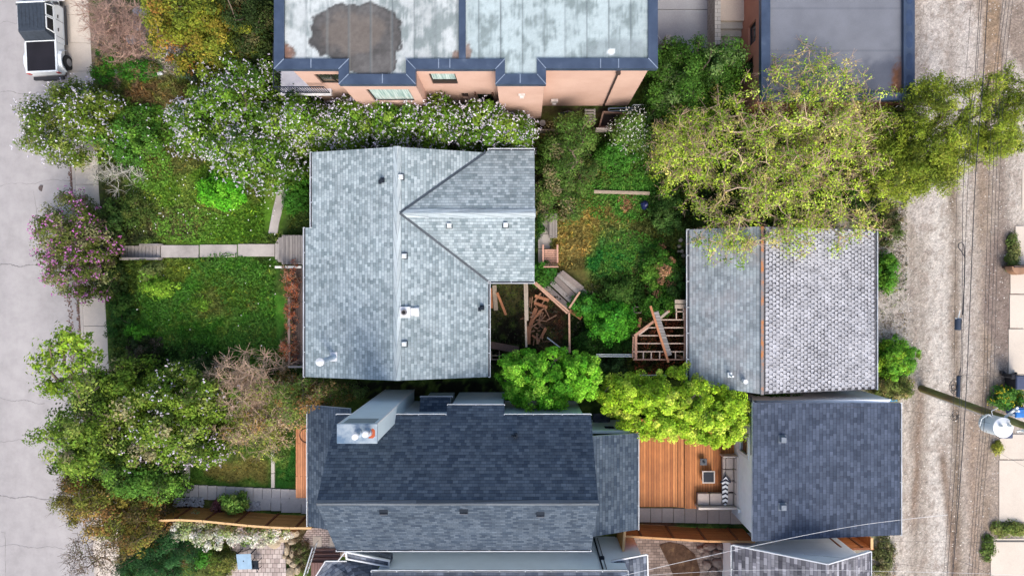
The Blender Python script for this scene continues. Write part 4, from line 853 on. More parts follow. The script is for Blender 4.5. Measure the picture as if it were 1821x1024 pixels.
def roofA(px, py):
    n = fbm(px / 20, py / 20, 81, 5); n2 = fbm(px / 2.2, py / 30, 83, 4); n3 = fbm(px / 5, py / 5, 85, 4); n4 = fbm(px / 60, py / 60, 87, 3)
    c = np.zeros(px.shape + (3,)) + G(.43, .465, .465)
    k = (px - 505) / 38.5; fr = k - np.floor(k); xi = np.floor(k); hsh = _hash(xi, xi * 0, 5)[..., None]
    c = c * (.86 + .24 * hsh); c = np.where((px > 828)[..., None], c * G(.9, 1.0, 1.02), c)
    st = np.clip((n2 * .34 + n * .82 + .12 * np.exp(-((fr - .02) / .25) ** 2) - .57 + .08 * (px > 670) * (px < 815)) * 4.5, 0, 1)[..., None]; c = lerp(c, st * .75, G(.13, .17, .17))
    red = soft(px + (105 - py) * .0, py, 508, 98, 15, 20, n3); red = np.maximum(red, soft(px, py, 813, 99, 10, 9, n3) * .8); red = np.maximum(red, soft(px, py, 832, 94, 6, 16, n3) * .8)
    # wet pond
    d = ((np.abs(px - 632) / 84) ** 2.6 + (np.abs(py - 58) / (52)) ** 2.6) ** (1 / 2.6) + (n - .5) * .34 - .12 * np.exp(-((px - 650) / 40) ** 2) * (py > 80) * 1.0
    d = np.where((px < 640), d + .04, d); d = np.minimum(d, ((np.abs(px - 660) / 44) ** 3 + (np.abs(py - 100) / 36) ** 3) ** (1 / 3) + (n - .5) * .5); pond = np.clip((1 - d) * 26, 0, 1)[..., None]; c = lerp(c, pond, G(.085, .082, .08) * (.8 + 1.1 * (n4[..., None] - .3) + .5 * (n3[..., None] - .4)))
    rim = np.exp(-((d - .955) / .035) ** 2)[..., None]; c = lerp(c, rim * .75, G(.045, .045, .045)); inner = soft(px, py, 628, 58, 56, 34, n, .3); c = lerp(c, inner * .6, G(.165, .14, .12)); c = lerp(c, pond * (np.abs(fr[..., None] - .5) > .44) * .35, G(.2, .2, .19))
    c = lerp(c, np.clip(np.exp(-((fr) / .03) ** 2) + np.exp(-((fr - 1) / .03) ** 2), 0, 1)[..., None] * .65, G(.08, .10, .11)); c = lerp(c, red * .9, G(.17, .085, .055) * (.5 + n3[..., None]))
    dk = soft(px, py, 1095, 90, 60, 22, n, .3); c = lerp(c, dk * .6, G(.20, .24, .25)); c = lerp(c, soft(px, py, 1087, 92, 7, 6, n3), G(.62, .66, .66))
    return c * (.86 + .28 * n3[..., None])
RA = attrmat('membrane_roof', .8, .3, [(40, .88, 1.1)], bumpd=.01, bs=.2)
def cut(o, polyin):
    return o
rx = np.arange(P(503, 0, 6.09).x, P(1155, 0, 6.09).x, .06); ry = np.arange(P(0, 134, 6.09).y, YT - .3, .07)
def insideA(x, y):
    k = (x > I[1].x - .1) & (x < I[-2].x + .1) & (y > I[1].y - .09)
    for a, b_ in ((3, 4), (7, 8)): k |= (x > I[a].x - .09) & (x < I[b_].x + .09) & (y > I[a].y - .09)
    return k
sheet('flat_roof', rx, ry, 6.09, roofA, RA, hA, keep=insideA)
# walls: face sits in from the parapet edge
YA, YJ = O[1].y + .06, O[3].y + .06; XL = P(515, 125, ZP).x; XR = P(1155, 124, ZP).x; J1, J2, J3, J4 = O[2].x + .0, O[5].x - .06, O[6].x + .06, O[9].x - .06
J1 = J1 + .04
m = MB()
def segwall(x0, x1, y, holes): return wallmesh(m, (x0, y), (x1, y), 0, 5.9, .25, [(h[0] - x0, h[1] - x0, h[2], h[3]) for h in holes])
w1 = (P(557, 135, 5.27).x, J1 - .12, 3.74, 5.27); w2 = (-7.1, -5.16, 3.15, 5.2); w3 = (-4.25, -3.05, 3.6, 5.35); dr = (-2.29, -1.5, .02, 2.15); dk_ = (-3.05, -2.72, 1.4, 2.3)
q1 = segwall(XL, J1, YA, [w1]); q2 = segwall(J1, J2, YJ, [w2]); q3 = segwall(J2, J3, YA, [w3, dr, dk_]); q4 = segwall(J3, J4, YJ, []); q5 = segwall(J4, XR, YA, [])
for x in (J1, J3): wallmesh(m, (x - .004, YA + .2), (x - .004, YJ + .004), 0, 5.88, .2)
for x in (J2, J4): wallmesh(m, (x + .004, YJ + .004), (x + .004, YA + .2), 0, 5.88, .2)
wallmesh(m, (XL, YT - .2), (XL, YA), 0, 5.9, .25); wallmesh(m, (XR, YA), (XR, YT - .2), 0, 5.9, .25); wallmesh(m, (XR, YT - .2), (XL, YT - .2), 0, 5.9, .25); wallA = m.build('wall', PINK, hA)
t = NT('curtained_glass', .1, .6); bl = t.ramp(t.noise(1, 2, t.co('Object', (14, 14, .6))), [(.35, (.28, .42, .40)), (.65, (.62, .74, .72))]); CUR = t.out(bl)
FR = plain('black_window_frame', (.025, .02, .02), .5)
def hl(h, x): return (h[0] - x, h[1] - x, h[2], h[3])
window(hA, q1, hl(w1, XL), .1, .06, FR, glass('dark_green_glass', (.03, .04, .025)), 1); window(hA, q2, hl(w2, J1), .1, .06, FR, CUR, 0); window(hA, q3, hl(w3, J2), .1, .06, FR, CUR, 0)
MB().box(w3[0] + .07, w3[1] - .07, YA + .085, YA + .095, 3.66, 4.2).build('lower_sash', FR, hA)
m = MB(); m.box(dr[0] + .03, dr[1] - .03, YA + .1, YA + .15, .03, 2.12); m.box(dr[0] + .16, dr[1] - .16, YA + .09, YA + .1, .9, 1.9, 1); d_ = m.build('door', [plain('dark_green_door', (.02, .05, .03), .5), glass('dark_green_glass')], hA); MB().tube([V(dr[0] + .12, YA + .06, 1.02), V(dr[0] + .26, YA + .06, 1.02)], .015, 6).build('handle', PALEV, d_)
m = MB(); m.box(dk_[0] + .01, dk_[1] - .01, YA + .1, YA + .15, 1.4, 2.3); m.build('small_window', glass('black_glass', (.02, .02, .02)), hA)
for x in (845, 876):
    p_ = P(x, 165, 2.45); m = MB(); m.frustum(p_.x - .05, p_.x + .05, YA - .13, YA - .005, 2.35, 2.55, .015, .01); m.build('wall_lamp', plain('brown_lamp_metal', (.10, .05, .035), .5), hA)
zz = H - (YJ * K) / (NY - 168); p_ = V((928 - NX) * (H - zz) / K, YJ, zz); m = MB(); m.box(p_.x - .16, p_.x + .16, YJ - .1, YJ - .004, zz + .04, zz + .16); m.box(p_.x - .1, p_.x + .1, YJ - .16, YJ - .004, zz - .16, zz + .03); m.build('wall_vent', plain('dull_white_metal', (.55, .5, .47), .5), hA, .01)
zz = 1.2; m = MB(); m.box(P(986, 198, 1.2).x - .18, P(986, 198, 1.2).x + .18, YA - .14, YA - .004, 1.05, 1.35); m.box(P(986, 198, 1.2).x - .1, P(986, 198, 1.2).x + .1, YA - .2, YA - .004, .8, 1.0); m.build('wall_vent', plain('dull_white_metal', (.55, .5, .47), .5), hA, .01)
dxp = P(1102, 125, 6.1).x; m = MB(); m.tube([V(dxp, YA - .06, .1), V(dxp, YA - .06, 5.75)], .045, 8); m.box(dxp - .09, dxp + .09, YA - .13, YA - .01, 5.55, 5.8); m.build('downpipe', plain('dark_brown_pipe', (.045, .03, .028), .5), hA)
# balcony at the west end
m = MB(); bz = 3.1; a = P(500, 127, bz); b_ = P(556, 170, bz); bx0_ = P(499, 150, bz).x; bx1_ = XL - .004; by0 = P(530, 168, bz).y; m.box(bx0_, bx1_, by0, YA + 1.8, bz - .15, bz); bal = m.build('balcony', plain('pale_balcony_floor', (.5, .5, .55), .7, var=.1), hA)
m = MB(); m2 = MB()
for z in (bz + 1.02,): m.beam(V(bx0_ + .03, by0 + .05, z), V(bx1_ + .9, by0 + .05, z), .05, .04); m.beam(V(bx0_ + .03, by0 + .05, z), V(bx0_ + .03, YA + 1.8, z), .05, .04); m.beam(V(bx0_ + .03, by0 + .05, bz + .1), V(bx1_ + .9, by0 + .05, bz + .1), .04, .03)
for k in range(22): x = bx0_ + .03 + (bx1_ + .87 - bx0_) * k / 21; m.box(x - .012, x + .012, by0 + .04, by0 + .06, bz, bz + 1.0)
for k in range(16): y = by0 + .1 + (YA + 1.75 - by0) * k / 15; m.box(bx0_ + .02, bx0_ + .04, y - .012, y + .012, bz, bz + 1.0)
m.build('balustrade', DARKV, bal); MB().box(bx0_ - .02, bx1_ + .95, by0 - .02, by0 + .12, bz - .2, bz - .002).build('balcony_edge', plain('pale_edge', (.6, .6, .62)), bal)
MB().box(bx1_ - .002, bx1_ + .95, by0 + .122, YA - .004, bz - .19, bz - .003).build('balcony_return', plain('pale_balcony_floor', (.5, .5, .55)), bal)
# --- second stucco building (top right) ---
hB = thing('low_stucco_building', 'low pink stucco building with slate grey flat roof beside the alley', 'building', P(1480, 60, 0)); ZB = 3.9
bx = [P(1354, 60, ZB).x, P(1370, 60, ZB).x, P(1607, 60, ZB).x, P(1627, 60, ZB).x]; by = [P(1500, 178, ZB).y, P(1500, 165, ZB).y]; YB = 20
m = MB(); m.box(bx[0], bx[1], by[0], YB, 3.55, ZB); m.box(bx[1] + .001, bx[2] - .001, by[0], by[1], 3.55, ZB - .002); m.box(bx[2], bx[3], by[0], YB, 3.55, ZB); m.build('parapet', NAVY, hB)
m = MB()
for k in range(8):   # dark oval sheets stand in for the shadowed scallops along the east parapet cap
    y = P(1620, 148 - k * 38.5, ZB).y; xs_ = []
    n_ = 14; r1, r2 = .16, .40; cx_ = (bx[2] + bx[3]) / 2; pts = [V(cx_ + r1 * max(-.95, min(.95, 1.25 * math.cos(2 * math.pi * j / n_))), y + r2 * math.sin(2 * math.pi * j / n_), ZB + .006) for j in range(n_)]
    m.slab(pts, .03)
m.build('scallop_shadow', plain('scallop_shadow_navy', (.03, .05, .10), .45), hB)
def roofB(px, py):
    n = fbm(px / 20, py / 20, 91, 4); n3 = fbm(px / 4, py / 4, 95, 4); c = np.zeros(px.shape + (3,)) + G(.155, .165, .19); k = (py - 15) / 38.0; fr = np.abs(k - np.round(k))
    c = lerp(c, (np.exp(-(fr / .02) ** 2) * .5)[..., None], G(.08, .09, .11)); c = lerp(c, soft(px, py, 1580, 150, 50, 45, n, .5) * .75, G(.07, .08, .11)); c = lerp(c, soft(px, py, 1602, 150, 16, 40, n3, .5), G(.16, .07, .035) * (.4 + 1.2 * n3[..., None]))
    c = lerp(c, np.clip((px - 1595) / 15, 0, 1)[..., None] * .5, G(.10, .11, .14)); return c * (.85 + .3 * n[..., None])
sheet('flat_roof', np.arange(bx[1] - .02, bx[2] + .05, .08), np.arange(by[1] - .05, YB, .08), 3.72, roofB, RA, hB)
t = NT('terracotta_stucco', .9, .15); PK2 = t.out(t.ramp(t.noise(1, 5), [(.3, (.38, .17, .115)), (.7, (.46, .22, .15))])); m = MB()
hy1, hy2 = P(1333, 38, 2.7).y, P(1333, 76, 2.7).y; hy3, hy4 = P(1333, 100, 2.4).y, P(1333, 132, 2.4).y; wx = bx[0] + .04; h1 = (YB - hy1 - .0, YB - hy2, 1.9, 3.0); h2 = (YB - hy3, YB - hy4, 1.0, 2.6)
qB = wallmesh(m, (wx, YB), (wx, by[0] + .1), 0, 3.55, .25, [h1, h2]); wallmesh(m, (wx, by[0] + .1), (bx[3] - .1, by[0] + .1), 0, 3.55, .25); wallmesh(m, (bx[3] - .1, by[0] + .1), (bx[3] - .1, YB), 0, 3.55, .25); m.build('wall', PK2, hB)
window(hB, qB, h1, .12, .06, FR, glass('dark_blue_glass', (.04, .05, .06)), 0); window(hB, qB, h2, .12, .06, FR, glass('dark_blue_glass'), 0)
# concrete steps and block wall between the buildings
t = thing('concrete_steps', 'pale concrete steps running down between the two stucco buildings', 'steps', P(1300, 60, 0)); CS = concrete('step_concrete', (.36, .34, .31), .15, 30)
a = P(1280, 60, 1.2).x; b_ = P(1322, 60, 1.0).x
MB().box(a, b_, P(1300, 37, 1.25).y, 20, 0, 1.25).build('landing', concrete('landing_concrete', (.5, .42, .35), .15, 30), t, .01)
yy0 = P(1300, 37, 1.25).y
for i in range(5): MB().box(a + .002, b_ - .002, yy0 - (i + 1) * .33, yy0 - i * .33 - .002, 0, 1.25 - (i + 1) * .2).build('step', CS, t, .01)
tt = NT('block_wall_concrete', .9, .2); bk = tt.brick(tt.co('UV'), .42, .2, .01, (.30, .29, .27), (.40, .385, .36), (.12, .115, .11)); tag(MB().box(P(1270, 60, 1.3).x, a - .01, P(1270, 90, .6).y, 20, 0, 1.42).build('retaining_wall', tt.out(bk.outputs[0]), None, .01), 'narrow grey block retaining wall along the concrete steps', 'wall')
# ---------------- objects ----------------
# pickup truck (local: +y is the front), parked on the street
def pickup():
    TX, TY, TZ = -25.5, 13.9, -1.2
    PNT = plain('white_car_paint', (.72, .76, .78), .28, var=.03, spec=.6); BLK = plain('black_plastic', (.025, .026, .03), .55); HT = plain('textured_black_hardtop', (.035, .045, .06), .6, scale=8, spec=.25); VIN = plain('black_vinyl_cover', (.018, .017, .022), .7, scale=1, spec=.15)
    GL = glass('car_glass', (.02, .022, .028)); RUB = plain('tyre_rubber', (.02, .02, .021), .85); RIM = plain('alloy_rim', (.30, .31, .33), .35, .6)
    t = thing('pickup_truck', 'white pickup truck with black hardtop and black bed cover parked at the kerb', 'truck', (TX, TY, TZ))
    def L(mb, name, mats, par=t, **k):
        mb.v = [v + Vector((TX, TY, TZ)) for v in mb.v]; return mb.build(name, mats, par, **k)
    # body: lower tub with cab and bed sides
    m = MB(); m.frustum(-.86, .86, -2.42, -.83, .55, 1.16, .03, .01); m.frustum(-.86, .86, -.82, 1.22, .5, 1.20, .04, .0); m.frustum(-.72, .72, 1.225, 2.95, .6, 1.22, .04, .02, 0, -.02); m.frustum(-.66, .66, 1.5, 2.85, 1.2, 1.30, .06, .08)
    L(m, 'body', [PNT], bevel=.03)
    m = MB()
    for sx in (-1, 1):   # bed rails with rear pillar line
        m.box(sx * .74, sx * .84, -2.4, -.84, 1.14, 1.20)
    m.box(-.84, .84, -2.44, -2.36, .6, 1.20); L(m, 'tailgate', [PNT], bevel=.015)
    m = MB(); m.box(-.735, .735, -2.355, -.85, 1.15, 1.215); L(m, 'bed_cover', [VIN], bevel=.02)
    m = MB(); m.frustum(-.80, .80, -.80, 1.18, 1.2, 1.80, .10, .0, 0, 0); m2 = m
    # hardtop with slanted back
    m = MB(); b = [(-.8, -.80, 1.2), (.8, -.80, 1.2), (.8, 1.10, 1.2), (-.8, 1.10, 1.2)]; tp = [(-.69, -.52, 1.83), (.69, -.52, 1.83), (.69, .98, 1.83), (-.69, .98, 1.83)]; m.hull(tp, b); ht = L(m, 'hardtop', [HT], bevel=.04, seg=3)
    m = MB()
    for k in range(6): x = -.5 + k * .2; m.box(x - .045, x + .045, -.35, .85, 1.825, 1.85)
    L(m, 'roof_rib', [HT], ht, bevel=.01)
    for sx in (-1, 1):
        fr = MB(); gl = MB()
        for (ya, yb_, yt0, yt1) in ((-.42, .28, -.34, .28), (.36, 1.0, .36, .93)):
            p = lambda y, z, o=0: Vector((sx * (.8 - (z - 1.2) * .175 + .012 + o), y, z)); q = [p(ya, 1.26), p(yb_, 1.26), p(yt1, 1.72), p(yt0, 1.72)]; 
            for a, b_ in zip(q, q[1:] + q[:1]): fr.beam(a, b_, .05, .05)
            g = [v + Vector((0, 0, 0)) for v in q]; gl.slab(g if sx > 0 else g[::-1], .01)
        f = L(fr, 'window_frame', [PNT]); L(gl, 'side_window', [GL], f)
        dh = MB(); 
        for y in (-.28, .42): dh.box(sx * .865, sx * .90, y, y + .18, 1.02, 1.06)
        L(dh, 'door_handle', [BLK])
        sm = MB(); 
        for y in (-.56, .32, 1.16): sm.box(sx * .861, sx * .866, y, y + .015, .55, 1.17)
        L(sm, 'door_seam', [BLK])
        for y, nm in ((-1.72, 'rear'), (2.1, 'front')):
            fl = MB(); arch = [(y - .58, .62), (y - .42, .98), (y - .2, 1.08), (y + .2, 1.08), (y + .42, .98), (y + .58, .62)]
            for (a0, z0), (a1, z1) in zip(arch, arch[1:]): fl.hull([(sx * .7, a0, z0 + .06), (sx * 1.0, a0, z0 + .02), (sx * 1.0, a1, z1 + .02), (sx * .7, a1, z1 + .06)], [(sx * .7, a0, z0 - .04), (sx * 1.0, a0, z0 - .04), (sx * 1.0, a1, z1 - .04), (sx * .7, a1, z1 - .04)])
            L(fl, 'fender', [PNT], bevel=.012)
            w_ = MB().tube([(sx * .66, y, .39), (sx * .70, y, .39), (sx * .93, y, .39), (sx * .96, y, .39)], [.36, .39, .39, .35], 24); wh = L(w_, 'tyre', [RUB]); r = MB().tube([(sx * .93, y, .39), (sx * .968, y, .39)], [.23, .20], 18); L(r, 'rim', [RIM], wh)
        li = MB(); li.box(sx * .70, sx * .855, -2.47, -2.43, .88, 1.10); L(li, 'tail_lamp', [plain('red_lamp_glass', (.35, .02, .02), .3)])
        mi_ = MB(); mi_.box(sx * .86, sx * 1.08, 1.05, 1.17, 1.2, 1.38); L(mi_, 'side_mirror', [BLK], bevel=.02)
        hd = MB().tube([(sx * .48, 2.93, .98), (sx * .48, 2.99, .98)], [.12, .11], 16); L(hd, 'headlight', [WHITE])
        rs = MB(); rs.box(sx * .88, sx * .98, -.8, 1.3, .44, .5); L(rs, 'side_step', [BLK], bevel=.01)
    m = MB(); m.box(-.8, .8, -2.68, -2.5, .52, .70); m.box(-.35, .35, -2.72, -2.66, .5, .62); L(m, 'rear_bumper', [BLK], bevel=.03)
    m = MB(); m.box(-.84, .84, 3.0, 3.18, .5, .72); L(m, 'front_bumper', [BLK], bevel=.03)
    m = MB(); m.box(-.6, .6, 2.92, 2.96, .7, 1.1); 
    for k in range(7): m.box(-.3 + k * .1 - .03, -.3 + k * .1 + .03, 2.96, 2.965, .78, 1.08, 1)
    L(m, 'grille', [PNT, BLK])
    m = MB(); m.slab([(-.68, 1.0, 1.80), (.68, 1.0, 1.80), (.74, 1.36, 1.24), (-.74, 1.36, 1.24)][::-1], .02); ws = L(m, 'windscreen', [GL])
    m = MB(); q = [Vector(v) for v in ((-.7, .99, 1.82), (.7, .99, 1.82), (.77, 1.38, 1.24), (-.77, 1.38, 1.24))]
    for a, b_ in zip(q, q[1:] + q[:1]): m.beam(a, b_, .07, .06)
    L(m, 'windscreen_frame', [PNT], ws); m = MB(); m.box(-.3, .3, 1.75, 2.7, 1.298, 1.306); L(m, 'bonnet_decal', [BLK])
    m = MB(); m.box(-.6, .6, -2.3, 2.8, .35, .6); L(m, 'chassis', [BLK])
    t.rotation_euler = (0, 0, .045)
pickup()
m = MB().tube([P(75, 335, -1.196), P(75, 335, -1.188)], .17, 20); tag(m.build('street_valve_cover', plain('dark_iron', (.10, .08, .08), .8)), 'small dark round iron cover set in the street', 'cover')

# front steps down the bank to the street
t = thing('bank_steps', 'narrow concrete steps down the front bank towards the pavement', 'steps', P(250, 446, -.6)); CB = concrete('worn_step_concrete', (.33, .30, .28), .3, 30)
for i in range(11):
    x = 214 + i * 6.4; z = -1.1 + 1.12 * (i + 1) / 11; a = P(x, 458, z); b_ = P(x + 6.4, 437, z); MB().box(a.x + .006, b_.x - .006, a.y, b_.y, z - .35, z).build('step', CB, t, .012)
m = MB(); 
for py in (435.5, 460): a = P(248 if py < 440 else 212, py, -.2); b_ = P(285, py, .12); m.beam(V(a.x, a.y, -.45), V(b_.x, b_.y, .08), .12, .35)
m.build('step_kerb', CB, t)

def attr_soil():
    t = NT('bare_brown_soil', .95, .1); c = t.ramp(t.noise(2.5, 6, None, .7), [(.35, (.035, .02, .014)), (.6, (.085, .052, .034)), (.75, (.17, .11, .06))]); t.bump(t.noise(12, 4), .6, .05); return t.out(c)
# cedar fences: boards hang below a pale top rail
CED = planks('cedar_boards', (.50, .22, .06), (.64, .31, .10), (.18, .08, .02), .14, 6, 0); CEDR = wood('fresh_cedar_rail', (.62, .40, .20), .15); CEDD = wood('dark_cedar', (.20, .07, .03)); CED2 = planks('red_cedar_boards', (.44, .125, .03), (.54, .18, .05), (.15, .045, .015), .14, 6, 0)
def fence(label, pts, z, mat, posts, railmat=CEDR, th=.05, zb=0.02, group=None):
    w_ = [P(x, y, z) for x, y in pts]; t = thing('cedar_fence', label, 'fence', V(w_[0].x, w_[0].y, zb), group)
    for a, b_ in zip(w_, w_[1:]):
        m = MB(); m.hull([a + V(0, .03, -.04), a + V(0, -.03, -.04), b_ + V(0, -.03, -.04), b_ + V(0, .03, -.04)], [V(a.x, a.y + .03, zb), V(a.x, a.y - .03, zb), V(b_.x, b_.y - .03, zb), V(b_.x, b_.y + .03, zb)]); m.build('board_panel', mat, t)
    m = MB(); [m.beam(a, b_ + (b_ - a).normalized() * .02, .10, .05) for a, b_ in zip(w_, w_[1:])]; m.build('top_rail', railmat, t)
    tot = [0]; 
    for a, b_ in zip(w_, w_[1:]): tot.append(tot[-1] + (b_ - a).length)
    for k in range(posts):
        s_ = tot[-1] * (k + .5) / posts; i = max(j for j in range(len(w_) - 1) if tot[j] <= s_); p = w_[i] + (w_[i + 1] - w_[i]).normalized() * (s_ - tot[i]); MB().box(p.x - .05, p.x + .05, p.y + .034, p.y + .085, zb, z - .06).build('post', CEDD, t)
    return t
fence('curved orange cedar fence with pale top rail above the variegated vine', [(283, 925), (320, 924), (360, 926), (400, 930), (440, 934), (480, 937), (515, 938.5), (553, 938.5)], 1.85, CED, 5)
fence('deep red brown cedar fence between the tan side path and the brick courtyard', [(1112, 953), (1160, 956), (1210, 959), (1260, 962), (1342, 963)], 1.85, CED2, 4, wood('worn_orange_rail', (.50, .27, .12), .2))
fence('short cedar fence panel behind the gabled garage roof beside the alley', [(1478, 976), (1553, 975)], 2.1, CED2, 2, CEDD)
t = thing('cedar_gate_panel', 'narrow cedar post panel standing across the end of the red brown fence', 'gate post', P(1107, 945, 0)); a = P(1111, 943, 2.0); b_ = P(1108, 979, 2.0); m = MB(); m.hull([a, b_, b_ + V(-.05, 0, 0), a + V(-.05, 0, 0)][::-1], [V(a.x, a.y, 0), V(b_.x, b_.y, 0), V(b_.x - .05, b_.y, 0), V(a.x - .05, a.y, 0)][::-1]); m.build('panel', CED, t); m = MB(); m.beam(a + V(0, 0, .03), b_ + V(0, 0, .03), .12, .06); m.build('cap', CEDR, t)
t = thing('cedar_fence', 'pale edged cedar fence end running along the alley verge', 'fence', P(1548, 975, 0)); a = P(1551, 956, 2.1); b_ = P(1551, 976, 2.1); m = MB(); m.box(a.x - .05, a.x, b_.y, a.y, 0, 2.08); m.build('board_panel', CED2, t); m = MB(); m.beam(a + V(-.03, 0, .02), b_ + V(-.03, 0, .02), .12, .05); m.build('top_rail', CEDR, t)

# rear deck
DECK = planks('oiled_deck_boards', (.34, .11, .028), (.56, .22, .07), (.08, .025, .01), .14, 200, R(90), True, rough=.55); DZ = .35
t = thing('rear_deck', 'orange oiled wooden deck between the dark roofed house and its garage', 'deck', P(1210, 840, 0))
def dk(x0, x1, y0, y1, z): a = P(x0, y1, z); b_ = P(x1, y0, z); MB().box(a.x, b_.x, a.y, b_.y, z - .06, z).build('decking', DECK, t)
dk(1117, 1204, 745, 901, DZ); dk(1205, 1217, 745, 902, DZ + .012); dk(1218.5, 1316, 745, 904, DZ + .1)
a = P(1117, 904, .3); b_ = P(1316, 745, .3); m = MB(); m.box(a.x + .03, b_.x - .03, a.y + .08, b_.y, 0, .285); m.build('skirt', plain('deck_skirt', (.05, .03, .02)), t)
t = thing('front_deck', 'narrow orange plank deck at the front of the dark roofed house', 'deck', P(537, 820, 0)); a = P(526, 885, .45); b_ = P(550, 752, .45); MB().box(a.x, b_.x, a.y, b_.y, .38, .45).build('decking', planks('salmon_deck_boards', (.50, .20, .09), (.66, .30, .15), (.18, .06, .02), .12, 3, R(90), rough=.6), t); m = MB(); m.box(a.x + .02, b_.x - .02, a.y + .02, b_.y, 0, .375); m.build('skirt', plain('deck_skirt', (.05, .03, .02)), t)
# hose
pts = [P(548, 763, .5) + V(0, 0, 0)]; 
for k in range(16): an = math.pi * (.45 + 1.15 * k / 15); pts.append(P(546 + 13 * math.cos(an) , 774 - 13 * math.sin(an), .48))
tag(MB().tube(pts, .018, 6).build('garden_hose', plain('dark_rubber_hose', (.05, .03, .025), .5)), 'dark garden hose looped on the orange front deck', 'hose')
# sectional sofa
DS = DZ + .1
SOF = plain('taupe_cushion_fabric', (.40, .335, .30), .9, var=.07, scale=6); SOFF = plain('pale_sofa_frame', (.52, .46, .42), .6, var=.05); t = thing('corner_sofa', 'taupe L shaped outdoor corner sofa with pale frame on the orange deck', 'sofa', P(1290, 860, DS))
def bx(mb, x0, y0, x1, y1, z0, z1): a = P(x0, y1, z1); b_ = P(x1, y0, z1); mb.box(a.x, b_.x, a.y, b_.y, z0, z1)
m = MB(); bx(m, 1285, 811.5, 1313, 905, DS, DS + .22); bx(m, 1240, 876, 1285.5, 905, DS, DS + .22); m.build('base', plain('dark_sofa_base', (.13, .09, .08), .8), t, .01)
m = MB(); bx(m, 1310.5, 811.5, 1314.5, 906, DS, DS + .72); bx(m, 1242, 902, 1310.4, 906, DS, DS + .72); bx(m, 1286, 811, 1310.4, 813.5, DS, DS + .6); m.build('frame', SOFF, t, .015)
for y0, y1 in ((814, 833.5), (834.5, 854), (855, 874)): m = MB(); bx(m, 1291.5, y0, 1304.5, y1, DS + .2, DS + .42); m.build('seat_cushion', SOF, t, .04, seg=3); m = MB(); bx(m, 1285.5, y0, 1290.6, y1, DS + .2, DS + .42); m.build('seat_cushion', SOF, t, .03, seg=3)
for x0, x1 in ((1241, 1261.5), (1262.5, 1284), (1285, 1304)): m = MB(); bx(m, x0, 877, x1, 898, DS + .2, DS + .42); m.build('seat_cushion', SOF, t, .04, seg=3)
# back cushions leaning along the frame
for y0, y1 in ((814, 834), (835, 856), (857, 878), (879, 900)): m = MB(); bx(m, 1307.3, y0, 1310.6, y1, DS + .3, DS + .66); m.build('back_cushion', SOF, t, .03)
# chevron throw
t = NT('chevron_fabric', .9, .2); sx = t.n('ShaderNodeSeparateXYZ'); t.l(t.co('Object'), sx.inputs[0])
ab = t.n('ShaderNodeMath', operation='ABSOLUTE'); t.l(sx.outputs[0], ab.inputs[0]); mu = t.n('ShaderNodeMath', operation='MULTIPLY_ADD'); t.l(ab.outputs[0], mu.inputs[0]); mu.inputs[1].default_value = .6; t.l(sx.outputs[1], mu.inputs[2])
dv = t.n('ShaderNodeMath', operation='DIVIDE'); t.l(mu.outputs[0], dv.inputs[0]); dv.inputs[1].default_value = .235; fr = t.n('ShaderNodeMath', operation='FRACT'); t.l(dv.outputs[0], fr.inputs[0]); gt = t.n('ShaderNodeMath', operation='GREATER_THAN'); t.l(fr.outputs[0], gt.inputs[0]); gt.inputs[1].default_value = .56
CHV = t.out(t.mix(gt.outputs[0], (.78, .78, .78), (.03, .03, .045))); c = P(1289.5, 874, DS + .45); m = MB(); w_ = .155
ys_ = [P(0, y, DS + .45).y for y in (899, 893, 883, 872, 861, 855)]; wd = [.01, .13, .15, .14, .15, .19]; hh = [.47, .485, .49, .485, .50, .50]
for i in range(5):
    a0, a1 = wd[i], wd[i + 1]; y0, y1 = ys_[i], ys_[i + 1]; z0, z1 = DS + hh[i], DS + hh[i + 1]
    m.slab([V(c.x - a0, y0, z0 - .02), V(c.x, y0, z0 + .02), V(c.x, y1, z1 + .02), V(c.x - a1, y1, z1 - .02)], .06); m.slab([V(c.x, y0, z0 + .02), V(c.x + a0, y0, z0 - .02), V(c.x + a1, y1, z1 - .02), V(c.x, y1, z1 + .02)], .06)
yA = ys_[-1]; zc = DS + .56; q = lambda x, y, z: V(c.x + x, yA + y, zc + z)
m.slab([q(-.27, -.06, -.05), q(-.15, -.10, -.02), q(0, .08, .0), q(0, .26, .03)], .1); m.slab([q(0, .08, 0), q(.15, -.10, -.02), q(.30, -.05, -.05), q(0, .26, .03)], .1)
tag(m.build('chevron_throw', CHV, None, .012, origin=(c.x, c.y, DS + .42)), 'black and white chevron throw pillow roll lying on the corner sofa', 'throw')
m = MB(); m.slab([q(-.16, .10, .02), q(0, .34, .05), q(.28, .0, .02), q(.24, -.05, .02), q(0, .27, .05)][::-1], .12); tag(m.build('dark_cushion', plain('navy_cushion', (.035, .035, .06), .9), None, .02), 'dark navy cushion tucked behind the chevron throw', 'cushion')
